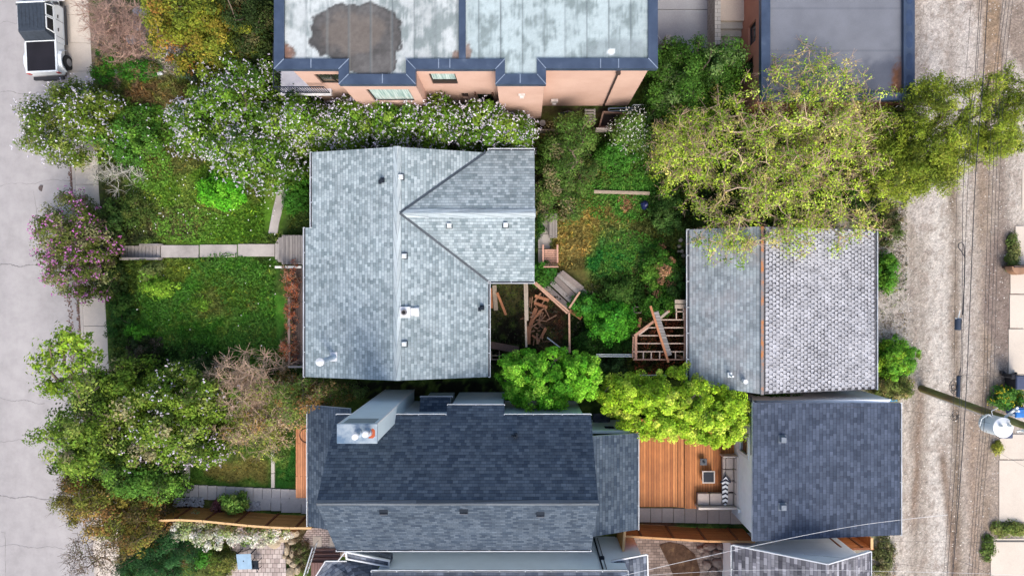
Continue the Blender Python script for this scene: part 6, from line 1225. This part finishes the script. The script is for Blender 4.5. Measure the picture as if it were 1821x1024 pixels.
wire('thin dark cable slanting down over the south end of the alley', [(1430, 985), (1600, 1002), (1700, 1020), (1760, 1030)], .006, 6.0, BW, 'service_cable', None)
wire('thin cable crossing the alley near the north trees', [(1700, 118), (1735, 120), (1790, 108), (1830, 96)], .007, 6.0, BW, 'service_cable', None)
# bins
def bin_(x0, y0, x1, y1, z, body, lidm, label):
    a, b_ = P(x0, y1, z), P(x1, y0, z); t = thing('wheelie_bin', label, 'bin', V((a.x + b_.x) / 2, (a.y + b_.y) / 2, .06)); m = MB(); m.frustum(a.x, b_.x, a.y, b_.y, .1, z - .06, -.0, -.0); m.hull([(a.x, a.y, z - .06), (b_.x, a.y, z - .06), (b_.x, b_.y, z - .06), (a.x, b_.y, z - .06)], [(a.x + .08, a.y + .08, .1), (b_.x - .08, a.y + .08, .1), (b_.x - .08, b_.y - .08, .1), (a.x + .08, b_.y - .08, .1)]); m = MB(); m.hull([(a.x, a.y, z - .06), (b_.x, a.y, z - .06), (b_.x, b_.y, z - .06), (a.x, b_.y, z - .06)], [(a.x + .08, a.y + .08, .1), (b_.x - .08, a.y + .08, .1), (b_.x - .08, b_.y - .08, .1), (a.x + .08, b_.y - .08, .1)]); m.build('body', body, t, .02)
    m = MB(); m.frustum(a.x - .03, b_.x + .03, a.y - .03, b_.y + .03, z - .055, z + .03, .04, .05); l_ = m.build('lid', lidm, t, .02); m = MB(); m.tube([(a.x + .05, b_.y + .06, z - .02), (b_.x - .05, b_.y + .06, z - .02)], .02, 8); m.build('handle', body, t)
    for x in (a.x + .06, b_.x - .06): MB().tube([(x - .03, b_.y - .02, .16), (x + .03, b_.y - .02, .16)], .1, 14).build('wheel', BW, t)
BB = plain('black_bin_plastic', (.02, .021, .027), .6, spec=.2); BN = plain('navy_bin_plastic', (.045, .06, .11), .45)
bin_(1779, 753, 1801, 779, 1.1, BB, BN, 'dark wheelie bin standing under the transformer'); bin_(1808, 668, 1832, 692, 1.1, BB, BN, 'navy wheelie bin on the driveway at the east edge'); bin_(1807, 727, 1840, 742, 1.0, plain('blue_bin_plastic', (.02, .10, .35), .45), plain('bright_blue_lid', (.02, .15, .45), .4), 'bright blue recycling bin half out of frame')
bin_(1799, 665, 1807, 674, 1.0, BB, BB, 'narrow black bin left of the navy wheelie bin')
m = MB(); c = P(1815, 474, .9); pts = [V(c.x + .45 * math.cos(a_) , c.y + .42 * math.sin(a_) * (1 if math.sin(a_) < 0 else .02), .9) for a_ in [math.pi * 2 * k / 24 for k in range(24)]]; m.slab(pts, .5); tag(m.build('brown_planter', plain('terracotta_plastic', (.30, .17, .10), .6)), 'half round brown planter on the driveway at the east edge', 'planter')
m = MB(); a, b_ = P(1804, 472, .95), P(1850, 476, .95); m.box(a.x, b_.x, b_.y, a.y, .06, .95); tag(m.build('dark_wall_cap', plain('brown_black_trim', (.07, .045, .035), .6)), 'dark thin ledge above the brown planter', 'ledge')
m = MB(); a, b_ = P(1574, 709, 1.0), P(1596, 714, 1.0); m.box(a.x, b_.x, b_.y, a.y, .5, 1.0); m.box(a.x + .05, b_.x - .05, b_.y + .04, a.y - .04, .995, 1.02); tag(m.build('blue_crate', plain('bright_blue_plastic', (.05, .25, .45), .4), None, .01), 'small bright blue crate in the gap beside the alley bush', 'crate')
# strip drain on the pad between driveways
m = MB(); a, b_ = P(1765, 960.5, .07), P(1900, 962.5, .07); m.box(a.x, b_.x, b_.y, a.y, .0, .075); tag(m.build('drain_channel', DARKV), 'thin dark drain channel along the southern driveway', 'drain')
# white rods in the upper left bed
for i, (x, y) in enumerate(((172, 110), (196, 122), (270, 117), (298, 96), (308, 108), (283, 130), (190, 112))):
    c = P(x, y, .15); rt = tag(MB().rock((c.x, c.y, gz(np.array(c.x), np.array(c.y)).item() + .1), .13 + .03 * (i % 3), .12, .1, 33 + i).build('garden_stone', concrete('white_garden_stone', (.58, .62, .66), .2, 12) if i == 0 else bpy.data.materials['white_garden_stone'], None, .02), ['pale stone nearest the pavement', 'white stone in the green weeds', 'pale stone below the bare shrub', 'upper of two white stones by the golden tree', 'lower of two white stones by the golden tree', 'grey blue stone at the lower end of the flagstones', 'small pale stone between two weeds'][i], 'stone', 'pale stones in the north west garden')
for i, (x, y, a_, b_) in enumerate(((250, 20, 16, 10), (243, 45, 10, 12), (262, 72, 14, 8), (285, 80, 14, 9), (232, 70, 9, 10), (275, 58, 9, 7))):
    c = P(x, y, .1); z = .05; m = MB(); rr = random.Random(i); pts = [V(c.x + a_ * .0297 * math.cos(k) * rr.uniform(.8, 1.1), c.y + b_ * .0297 * math.sin(k) * rr.uniform(.8, 1.1), .1) for k in [2 * math.pi * j / 8 for j in range(8)]]; m.slab(pts, .15); tag(m.build('flagstone', plain('blue_grey_flagstone', (.34, .34, .40), .85), None, .01), ['topmost', 'second', 'lower middle', 'lowest right', 'leftmost', 'central small'][i] + ' blue grey flagstone under the bare pinkish shrub', 'stone', 'flagstones under the bare shrub')
# ---------------- trees, shrubs, hedges ----------------
LG = [(.09, .19, .018), (.14, .26, .025), (.20, .31, .04), (.05, .11, .015)]; LV = [(.66, .63, .72), (.78, .76, .81), (.52, .48, .62)]
def lilac(label, blobs, nc, **k):
    kw = dict(per=95, rc=.42, size=.075, cols=LG, wts=[.4, .3, .15, .15], flowers=dict(per=11, size=.052, cols=LV, share=.82), trunk=.13, group='white lilacs'); kw.update(k)
    fl = kw.pop('flowers'); return plant('lilac_bush', label, 'lilac', blobs, nc, kw.pop('per'), kw.pop('rc'), kw.pop('size'), kw.pop('cols'), kw.pop('wts'), flowers=fl, **kw)
lilac('white lilac overhanging the street and pavement below the pickup', [(108, 222, 72, 64, 2.6, 1.9), (165, 200, 50, 44, 2.2, 1.6), (120, 165, 26, 20, 1.4, 1.0)], 230, z0=-1.0, base=(160, 215), flowers=dict(per=6, size=.055, cols=LV, share=.8), cols=[(.11, .18, .02), (.17, .24, .03), (.22, .27, .06), (.05, .08, .015)])
lilac('sparse low lilac west of the big white lilac, over green weeds', [(225, 240, 60, 48, 1.4, 1.0)], 90, rc=.36, cols=[(.07, .19, .025), (.11, .24, .03)], wts=[.6, .4], flowers=dict(per=2, size=.05, cols=LV, share=.5))
lilac('largest white lilac tree in the north garden', [(425, 215, 92, 95, 4.6, 3.2), (370, 215, 62, 58, 3.4, 2.2), (465, 280, 70, 52, 4.0, 2.6), (440, 150, 52, 44, 4.2, 2.5), (330, 210, 26, 28, 2.2, 1.4)], 470, trunk=.2)
for i, (lb, x, y, rx, ry, zt, n) in enumerate((('white lilac beside the balcony at the west end of the hedge', 540, 215, 52, 44, 3.6, 150), ('white lilac in the hedge under the long curtained window', 620, 222, 50, 40, 3.5, 150), ('white lilac at the middle of the hedge between pink building and bungalow', 705, 218, 50, 42, 3.6, 150), ('white lilac in the hedge in front of the green door', 790, 222, 50, 42, 3.5, 150), ('white lilac in the hedge under the wall vent', 862, 226, 46, 40, 3.4, 140), ('easternmost white lilac of the hedge at the bungalow corner', 915, 240, 36, 32, 3.2, 90))):
    lilac(lb, [(x, y, rx, ry, zt, 2.4)], n)
lilac('small bush full of tiny white flowers behind the dark planter', [(1130, 235, 38, 34, 2.3, 1.6), (1118, 222, 16, 18, 2.4, 1.2)], 75, cols=[(.09, .17, .03), (.15, .25, .05)], wts=[.6, .4], flowers=dict(per=11, size=.036, cols=[(.85, .85, .8)], share=.9), group=None)
# purple lilac
plant('lilac_bush', 'purple flowering lilac over the kerb by the bank steps', 'lilac', [(115, 410, 58, 58, 2.2, 2.0), (135, 480, 56, 50, 2.1, 1.9), (160, 430, 36, 42, 1.9, 1.5)], 290, 75, .36, .07, [(.10, .14, .025), (.15, .18, .04), (.13, .11, .06), (.22, .23, .10)], [.35, .3, .15, .2], base=(165, 445), z0=-1.0, trunk=.12, flowers=dict(per=9, size=.055, cols=[(.55, .16, .48), (.66, .30, .60), (.45, .12, .35)], share=.4))
# NW corner: bare pinkish shrub, golden tree, dark conifer
plant('bare_shrub', 'bare pinkish brown twiggy shrub over the pavement beside the pickup', 'shrub', [(222, 55, 62, 60, 1.9, 1.7), (178, 22, 34, 34, 1.7, 1.2)], 200, 16, .38, .035, [(.38, .24, .18), (.45, .30, .24), (.10, .14, .04)], [.5, .35, .15], z0=-.4, tw=dict(per=9, L=.55, r=.012, mat=TWIGP), trunk=.07, mat=LEAFD)
plant('golden_tree', 'golden olive tree with orange young leaves at the north edge', 'tree', [(345, 40, 84, 76, 5.0, 3.2), (400, 60, 66, 62, 4.6, 3.0), (310, 10, 50, 40, 4.3, 2.4)], 420, 110, .4, .07, [(.24, .27, .03), (.26, .22, .03), (.15, .19, .022), (.36, .18, .045), (.07, .10, .016)], [.33, .22, .22, .08, .15], trunk=.2)
plant('dark_tree', 'dark green tree between the golden tree and the pink building', 'tree', [(450, 35, 46, 66, 4.8, 3.4), (425, 85, 40, 36, 4.0, 2.6)], 190, 110, .42, .07, [(.03, .055, .014), (.05, .08, .02), (.10, .10, .04)], [.5, .4, .1], trunk=.16)
plant('shrub', 'low grey green shrub beneath the golden tree', 'shrub', [(343, 124, 22, 14, .9, .7)], 26, 90, .3, .055, [(.12, .20, .13), (.09, .13, .09)], None, trunk=.04)
plant('shrub', 'low mixed weeds shrub beside the pavement with pale stones', 'shrub', [(185, 118, 26, 26, .3, .7), (240, 122, 40, 20, .6, .7)], 80, 80, .28, .06, [(.04, .16, .015), (.09, .2, .02), (.17, .13, .06)], [.5, .3, .2], z0=-.4, trunk=.03)
# front yard small plants
plant('bright_shrub', 'small vivid green shrub on the north lawn under the big lilac', 'shrub', [(390, 338, 42, 28, 1.2, .9)], 95, 80, .27, .07, [(.10, .38, .02), (.16, .46, .03)], None, trunk=.05, fill=.8)
plant('dead_shrub', 'bleached dead twiggy shrub at the top of the bank', 'shrub', [(205, 305, 46, 30, .8, .8)], 28, 8, .3, .05, [(.06, .12, .02)], None, z0=-.5, base=(205, 300), bark=TWIGG, tw=dict(per=12, L=.5, r=.011, mat=TWIGG), trunk=.045, skn=28)
for i, (lb, x, y, rx, ry, zt, n, cs) in enumerate((
    ('dark green shrub just north of the bank steps', 204, 392, 30, 34, .6, 60, [(.03, .07, .015), (.05, .10, .02)]), ('olive shrub on the bank beside the purple lilac', 196, 424, 16, 10, .3, 18, [(.10, .13, .04), (.14, .16, .06)]),
    ('dark shrub on the bank south of the bank steps', 195, 500, 30, 34, .4, 70, [(.035, .07, .015), (.07, .10, .03)]), ('dark green shrub on the bank above the leafy street tree', 215, 570, 26, 50, .7, 80, [(.03, .09, .015), (.06, .13, .02)]), ('dark brownish shrub on the south lawn edge', 250, 625, 30, 30, .9, 60, [(.03, .05, .015), (.09, .08, .05)]),
    ('lime green shrub in the upper south lawn', 280, 512, 26, 14, .8, 40, [(.16, .34, .03), (.24, .42, .04)]), ('small lime shrub below the steps walk', 265, 492, 14, 12, .7, 16, [(.15, .30, .03)]), ('tiny lime shrub in the middle of the south lawn', 358, 540, 12, 10, .5, 12, [(.15, .30, .03)]), ('green tuft shrub on the left side of south lawn', 245, 590, 22, 16, .8, 30, [(.08, .26, .02)]), ('weedy shrub left of the north lawn', 245, 370, 36, 34, .6, 60, [(.06, .11, .02), (.10, .14, .03)]),
    ('green shrub between the curved path and the bungalow', 525, 340, 22, 40, 1.0, 60, [(.04, .14, .015), (.06, .2, .02)]), ('bushy weeds shrub under the sparse lilac', 250, 205, 50, 18, .6, 60, [(.08, .22, .02), (.13, .26, .03)]), ('yellow green ornamental grass clump south of the walk', 268, 480, 16, 14, .7, 30, [(.14, .18, .05)]))):
    plant('shrub', lb, 'shrub', [(x, y, rx, ry, zt, .8)], n, 80, .26, .06, cs, None, trunk=.03, z0=min(0, gz(np.array((x - NX) * .03), np.array((NY - y) * .03)).item()), skel=n > 30, skn=30, group='small shrubs on the front lawns')
# vine hedge on the porch railing
plant('vine', 'rust orange vine climbing the old porch railing', 'vine', [(516, 500, 13, 36, 1.5, .6), (516, 560, 10, 30, 1.3, .45), (512, 620, 13, 26, 1.4, .5)], 130, 22, .2, .05, [(.42, .13, .06), (.26, .08, .04), (.50, .24, .13), (.15, .08, .05)], [.35, .25, .2, .2], tw=dict(per=3, L=.25, r=.008, mat=TWIGP), trunk=.03, mat=LEAFD)
# leafy street tree, big lower left group
plant('leafy_tree', 'light loose leafed tree reaching over the street', 'tree', [(82, 642, 36, 30, 4.0, .5), (118, 604, 44, 18, 4.2, .5), (142, 650, 46, 30, 3.8, .5), (100, 690, 30, 16, 3.6, .4)], 95, 26, .38, .10, [(.24, .38, .03), (.32, .46, .05), (.14, .24, .03)], None, base=(205, 680), z0=-.6, trunk=.12, fill=.4, skn=60, var=.25, shellp=.6)
BG = [(.11, .195, .022), (.17, .265, .03), (.23, .30, .06), (.05, .09, .013), (.26, .24, .12)]
plant('large_tree', 'big fresh green tree spreading over the street in the south west', 'tree', [(165, 760, 66, 70, 5.6, 3.6), (190, 700, 60, 56, 5.2, 3.2), (150, 820, 46, 44, 4.6, 2.6)], 330, 95, .45, .085, BG, [.32, .3, .15, .18, .05], base=(215, 770), z0=-.3, trunk=.24, fill=.6)
lilac('pale blossomed lilac in the middle of the south west thicket', [(305, 740, 78, 74, 4.6, 3.0), (340, 700, 60, 44, 4.2, 2.6), (270, 790, 52, 50, 4.2, 2.6)], 360, rc=.44, size=.08, cols=BG, wts=[.3, .3, .17, .15, .08], flowers=dict(per=3, size=.06, cols=[(.62, .55, .6), (.7, .66, .72)], share=.5), group=None, trunk=.2)
lilac('drooping lilac spray above the paver path', [(355, 800, 38, 22, 2.6, 1.4)], 50, cols=BG, wts=[.3, .3, .17, .15, .08], flowers=dict(per=8, size=.065, cols=[(.6, .5, .62), (.7, .62, .72)], share=.6), group=None)
plant('green_tree', 'mid green tree at the corner of the paver path', 'tree', [(240, 830, 58, 50, 3.9, 2.6), (285, 850, 32, 40, 3.0, 2.0)], 220, 95, .4, .08, [(.08, .19, .025), (.13, .26, .035), (.05, .10, .02)], None, trunk=.15)
plant('shrub', 'dark shrub in the shade between the lawn and the thicket', 'shrub', [(340, 665, 60, 20, 1.8, 1.4)], 90, 80, .38, .07, [(.025, .05, .014), (.05, .09, .02), (.09, .12, .04)], None, trunk=.06)
plant('orange_tree', 'orange brown leafed tree at the south west corner', 'tree', [(190, 900, 78, 56, 3.6, 2.4), (235, 940, 60, 44, 3.2, 2.2), (140, 880, 44, 38, 3.2, 1.6)], 330, 85, .38, .062, [(.22, .19, .035), (.25, .14, .045), (.15, .17, .03), (.33, .25, .07), (.10, .08, .03)], [.3, .2, .25, .1, .15], z0=-.4, trunk=.14, tw=dict(per=2, L=.5, r=.01, mat=BARK))
plant('bare_branches', 'dark sparse branches hanging over the street at the south edge', 'tree', [(165, 990, 50, 40, 2.8, 1.4), (112, 868, 22, 18, 2.8, .8)], 80, 14, .42, .045, [(.10, .07, .05), (.16, .12, .06), (.10, .12, .03)], None, z0=-.8, base=(200, 1000), tw=dict(per=5, L=.5, r=.010, mat=BARK), trunk=.04)
plant('juniper', 'dark blue green juniper south of the orange tree', 'juniper', [(290, 990, 54, 44, 2.2, 1.8), (310, 955, 34, 26, 1.8, 1.4), (240, 1010, 40, 26, 1.8, 1.4)], 230, 110, .32, .06, [(.03, .10, .03), (.05, .15, .045), (.02, .06, .02)], None, trunk=.09, asp=.3)
plant('vine', 'cream and green variegated vine hanging on the curved cedar fence', 'vine', [(380, 952, 62, 20, 1.7, .8), (455, 952, 55, 18, 1.6, .8), (335, 940, 36, 16, 1.8, .8)], 170, 80, .26, .06, [(.55, .56, .42), (.30, .38, .14), (.68, .67, .60), (.14, .22, .05)], [.3, .25, .25, .2], trunk=.04, skn=50)
plant('shrub', 'olive green shrub in the bed beside the patio', 'shrub', [(395, 996, 24, 24, .9, .8)], 50, 80, .25, .05, [(.12, .18, .03), (.20, .22, .05), (.06, .08, .02)], None, trunk=.03)
plant('shrub', 'small bright green perennial in the round bed', 'shrub', [(363, 994, 14, 14, .5, .4)], 20, 70, .2, .05, [(.07, .24, .03)], None, trunk=.02, skel=False)
plant('mossy_shrub', 'brown and green creeping plant right of the boulders', 'shrub', [(535, 985, 15, 26, .5, .4)], 44, 60, .22, .045, [(.20, .17, .10), (.10, .13, .04), (.12, .08, .05)], None, trunk=.02, skel=False)
plant('shrub', 'leafy yellow green shrub standing against the cedar fence', 'shrub', [(413, 896, 21, 14, 1.3, .9)], 44, 60, .24, .075, [(.16, .30, .05), (.24, .36, .07)], None, trunk=.03)
plant('shrub', 'small purple leafed shrub beside the cedar fence', 'shrub', [(388, 898, 11, 8, .8, .6)], 16, 60, .2, .05, [(.14, .05, .06), (.20, .09, .09)], None, trunk=.02)
plant('bare_shrub', 'bare sandy pink shrub fanning out at the south edge of the lawn', 'shrub', [(440, 662, 62, 36, 2.9, 1.3), (430, 705, 54, 22, 2.8, 1.0)], 90, 8, .5, .04, [(.40, .27, .19), (.16, .18, .05), (.30, .17, .06)], [.4, .35, .25], base=(505, 690), tw=dict(per=10, L=.62, r=.013, mat=wood('sandy_twigs', (.52, .38, .28), .2), up=.3), trunk=.1, mat=LEAFD)
plant('shrub', 'olive and orange shrub with bare sandy twigs above the paver garden', 'shrub', [(485, 722, 66, 50, 2.7, 2.0), (455, 765, 62, 40, 2.3, 1.6), (535, 715, 46, 36, 2.9, 1.8)], 260, 44, .42, .055, [(.28, .31, .06), (.42, .27, .09), (.19, .25, .04), (.5, .38, .22)], [.35, .2, .3, .15], base=(500, 730), tw=dict(per=5, L=.6, r=.013, mat=bpy.data.materials['sandy_twigs'], up=.3), trunk=.1, mat=LEAFD)
plant('tree', 'orange tinged green tree at the corner of both houses', 'tree', [(540, 715, 50, 40, 3.4, 2.2), (575, 700, 40, 24, 3.0, 1.8), (510, 690, 36, 30, 3.2, 1.8)], 170, 75, .38, .06, [(.14, .20, .04), (.30, .17, .05), (.09, .15, .03), (.36, .25, .10)], [.4, .2, .25, .15], trunk=.1, tw=dict(per=2, L=.5, r=.01))
plant('shrub', 'thin green sprays reaching into the gap between the houses', 'shrub', [(625, 695, 22, 12, 2.0, 1.0)], 22, 55, .28, .05, [(.12, .19, .05), (.07, .12, .03)], None, trunk=.03)
plant('shrub', 'yellow green sprays over the lawn edging strip', 'shrub', [(480, 800, 30, 26, 1.6, .9)], 34, 40, .3, .05, [(.20, .26, .06), (.12, .2, .04)], None, trunk=.03, base=(470, 770))
# between the houses / back garden
plant('small_tree', 'pinkish tinged green tree right of the bungalow wing', 'tree', [(1010, 285, 52, 62, 3.4, 2.6), (1000, 350, 40, 40, 2.8, 2.0), (1020, 235, 38, 34, 3.2, 2.2), (985, 320, 26, 50, 2.8, 2.0)], 300, 90, .36, .06, [(.09, .18, .03), (.14, .22, .05), (.21, .19, .09), (.05, .10, .02)], [.4, .25, .13, .22], trunk=.13)
plant('shrub', 'fern like green shrub between the bungalow wing and the slatted chair', 'shrub', [(966, 488, 22, 22, .9, .8)], 45, 80, .24, .06, [(.05, .18, .025), (.08, .25, .03)], None, trunk=.03)
plant('shrub', 'ivy strip shrub along the bungalow wing wall', 'shrub', [(960, 385, 6, 40, .5, .5)], 26, 60, .18, .05, [(.03, .09, .02), (.05, .14, .02)], None, trunk=.02, skel=False)
plant('dark_tree', 'dark green round tree between the two stucco buildings', 'tree', [(1235, 135, 80, 62, 4.2, 3.0), (1200, 175, 50, 48, 3.8, 2.6), (1285, 120, 40, 42, 3.9, 2.4), (1190, 105, 28, 26, 3.2, 2.0)], 400, 100, .4, .065, [(.05, .13, .015), (.08, .18, .025), (.025, .06, .012), (.13, .21, .06)], [.4, .3, .2, .1], trunk=.18)
# apple tree
YL = [(.40, .55, .05), (.52, .66, .10), (.28, .42, .04), (.52, .48, .14), (.14, .26, .02)]
plant('apple_tree', 'largest spreading yellow green tree with tangled bare branches over the old garage', 'tree',
      [(1400, 240, 165, 132, 6.0, 3.6), (1290, 290, 122, 100, 5.0, 2.8), (1470, 330, 112, 92, 5.0, 2.6), (1440, 160, 92, 78, 5.6, 2.4), (1350, 380, 100, 58, 4.9, 1.4), (1225, 260, 66, 72, 4.3, 2.0), (1500, 220, 84, 84, 5.2, 2.6), (1290, 432, 62, 36, 5.0, .8), (1450, 425, 84, 30, 5.0, .8)],
      1200, 34, .40, .06, YL, [.33, .25, .2, .1, .12], base=(1425, 290), trunk=.25, bark=wood('tan_branch_bark', (.50, .38, .26), .3), fill=.62, skn=520, tw=dict(per=5, L=.55, r=.012, mat=TWIG, share=.8), shellp=.6, zmin=-.2)
plant('shrub', 'dark understorey shrubs beneath the largest tree', 'shrub', [(1400, 290, 170, 110, 1.9, 1.4), (1270, 340, 60, 60, 1.2, .9), (1530, 300, 70, 70, 2.2, 1.5)], 300, 60, .45, .08, [(.045, .09, .02), (.07, .13, .025), (.025, .045, .015)], None, trunk=.08, skn=60)
plant('green_tree', 'yellow green sprays of a small tree left of the largest tree', 'tree', [(1215, 235, 40, 36, 4.0, 1.6), (1190, 285, 30, 30, 3.6, 1.4)], 70, 40, .4, .065, YL, [.33, .25, .2, .1, .12], trunk=.08, tw=dict(per=3, L=.45, r=.01))
# elm / locust over the alley
LO = [(.24, .31, .03), (.33, .39, .05), (.17, .23, .025), (.10, .13, .02)]
plant('locust_tree', 'feathery olive green tree spreading across the gravel alley', 'tree',
      [(1660, 175, 46, 50, 6.0, 2.0), (1690, 250, 62, 42, 6.2, 2.0), (1760, 240, 62, 50, 6.4, 2.0), (1640, 290, 60, 46, 5.6, 2.2), (1600, 320, 56, 42, 5.0, 2.2), (1760, 160, 12, 40, 6.0, .8), (1722, 175, 9, 36, 6.0, .7), (1810, 190, 26, 70, 6.4, 1.4), (1590, 250, 44, 60, 4.8, 2.4), (1680, 305, 40, 34, 5.4, 1.4)],
      640, 100, .38, .068, LO, [.35, .25, .25, .15], base=(1600, 260), trunk=.28, fill=.5, skn=240, asp=.35, shellp=.55, zmin=-.2)
plant('dark_tree', 'shaded dark green tree in the gap beside the low stucco building', 'tree', [(1590, 300, 50, 56, 3.4, 2.4), (1600, 220, 34, 40, 3.2, 2.0)], 170, 70, .42, .07, [(.05, .09, .02), (.08, .13, .03), (.03, .05, .015)], None, trunk=.12)
# vivid garden trees
plant('maple_tree', 'vivid bright green round tree beside the bungalow corner', 'tree', [(975, 672, 80, 46, 4.3, 2.6), (925, 665, 42, 40, 3.9, 2.2), (1030, 668, 42, 42, 3.9, 2.2), (960, 700, 56, 32, 3.9, 2.2)], 420, 100, .23, .065, [(.17, .47, .025), (.24, .56, .04), (.10, .33, .02), (.32, .62, .06)], [.35, .3, .2, .15], trunk=.14, fill=.95, zmin=.0, flat=1.0)
plant('maple_tree', 'vivid yellow green tree spreading over the orange deck', 'tree', [(1200, 715, 120, 52, 4.4, 2.6), (1255, 735, 86, 52, 4.3, 2.4), (1120, 705, 52, 40, 3.8, 2.0), (1180, 750, 72, 30, 3.9, 1.8), (1300, 722, 30, 34, 3.8, 1.6), (1265, 775, 50, 18, 3.6, 1.2)], 620, 96, .24, .068, [(.33, .52, .03), (.42, .60, .05), (.22, .38, .025), (.50, .62, .08)], [.35, .3, .2, .15], trunk=.16, fill=.92, zmin=.0, flat=1.0)
for i, (lb, x, y, rx, ry, zt, n, cs) in enumerate((('bright green shrub in the middle of the back garden', 1088, 575, 44, 36, 1.8, 110, [(.08, .34, .03), (.12, .42, .03)]), ('green shrub left of the bright middle shrub', 1040, 545, 26, 22, 1.2, 50, [(.06, .24, .03), (.09, .3, .03)]), ('green shrub with pinkish shoots near the old garage', 1175, 480, 32, 40, 1.3, 90, [(.07, .2, .025), (.12, .26, .03), (.40, .22, .12)]),
    ('mid green shrub above the open shed frame', 1172, 545, 30, 20, 1.2, 55, [(.07, .22, .025), (.11, .28, .03)]), ('dark green shrub against the old garage wall', 1205, 500, 16, 34, 1.2, 50, [(.04, .11, .02), (.07, .15, .03)]), ('dark undergrowth shrub below the bright middle shrub', 1070, 610, 50, 22, .9, 70, [(.03, .09, .015), (.05, .13, .02)]), ('dark shrub between the vivid trees', 1085, 660, 30, 26, 1.6, 60, [(.03, .06, .015), (.06, .11, .03)]),
    ('dark hedge shrub under the eaves of the largest tree', 1190, 370, 30, 40, 1.4, 80, [(.04, .10, .02), (.07, .14, .03)]), ('weedy shrub left of the shed frame', 1110, 520, 36, 22, .8, 60, [(.05, .13, .02), (.08, .17, .03)]), ('green shrub at the north end of the clover', 1100, 275, 40, 24, 1.3, 80, [(.05, .17, .02), (.08, .24, .03)]))):
    plant('shrub', lb, 'shrub', [(x, y, rx, ry, zt, zt * .8)], n, 80, .27, .065, cs, None, trunk=.035, skn=40, group='shrubs in the back garden')
# alley verge
for i, (lb, x, y, rx, ry, zt, n, cs) in enumerate((('vivid green bush at the corner of the two garages by the alley', 1594, 640, 34, 32, 1.7, 130, [(.12, .33, .03), (.19, .43, .04), (.30, .48, .04)]), ('straw and green bush at the foot of the utility pole', 1590, 690, 34, 22, 1.4, 90, [(.20, .20, .06), (.13, .17, .04), (.28, .24, .10)]), ('mid green bush along the alley side of the old garage', 1580, 480, 16, 34, 1.0, 60, [(.08, .24, .025), (.13, .3, .03)]), ('brown green bush below the largest tree at the alley edge', 1582, 400, 20, 36, 1.2, 60, [(.08, .12, .03), (.15, .13, .06)]),
    ('green bush with yellow flowers beside the blue bin', 1797, 708, 26, 18, .9, 60, [(.07, .2, .03), (.10, .24, .04)]), ('narrow weed bush at the driveway edge north of the planter', 1803, 450, 9, 34, .5, 30, [(.14, .2, .05), (.22, .24, .08)]), ('tiny weeds at the driveway edge below the bins', 1776, 795, 7, 7, .3, 8, [(.30, .32, .05)]), ('grass clump between the two southern driveways', 1795, 940, 32, 9, .35, 45, [(.18, .24, .05), (.26, .28, .08)]), ('narrow grass strip beside the southern driveway', 1758, 975, 7, 22, .4, 20, [(.12, .18, .04)]), ('olive weeds on the verge beside the gabled garage', 1570, 990, 18, 34, .5, 50, [(.12, .14, .05), (.2, .19, .09)]))):
    yf = dict(per=5, size=.05, cols=[(.75, .62, .04)], share=.4) if 'yellow flowers' in lb else None
    plant('bush', lb, 'bush', [(x, y, rx, ry, zt, zt * .8)], n, 75, .24, .06, cs, None, trunk=.03, skn=30, skel=n > 20, flowers=yf, group='bushes along the alley')
plant('vine', 'green vine trailing down the white north wall of the dark garage', 'vine', [(1375, 708, 30, 6, 2.4, .6), (1420, 711, 14, 5, 2.4, .5)], 34, 60, .2, .06, [(.08, .2, .03), (.05, .12, .02)], None, trunk=.03)
print('objects', len(bpy.data.objects), 'polys', sum(len(m.polygons) for m in bpy.data.meshes))
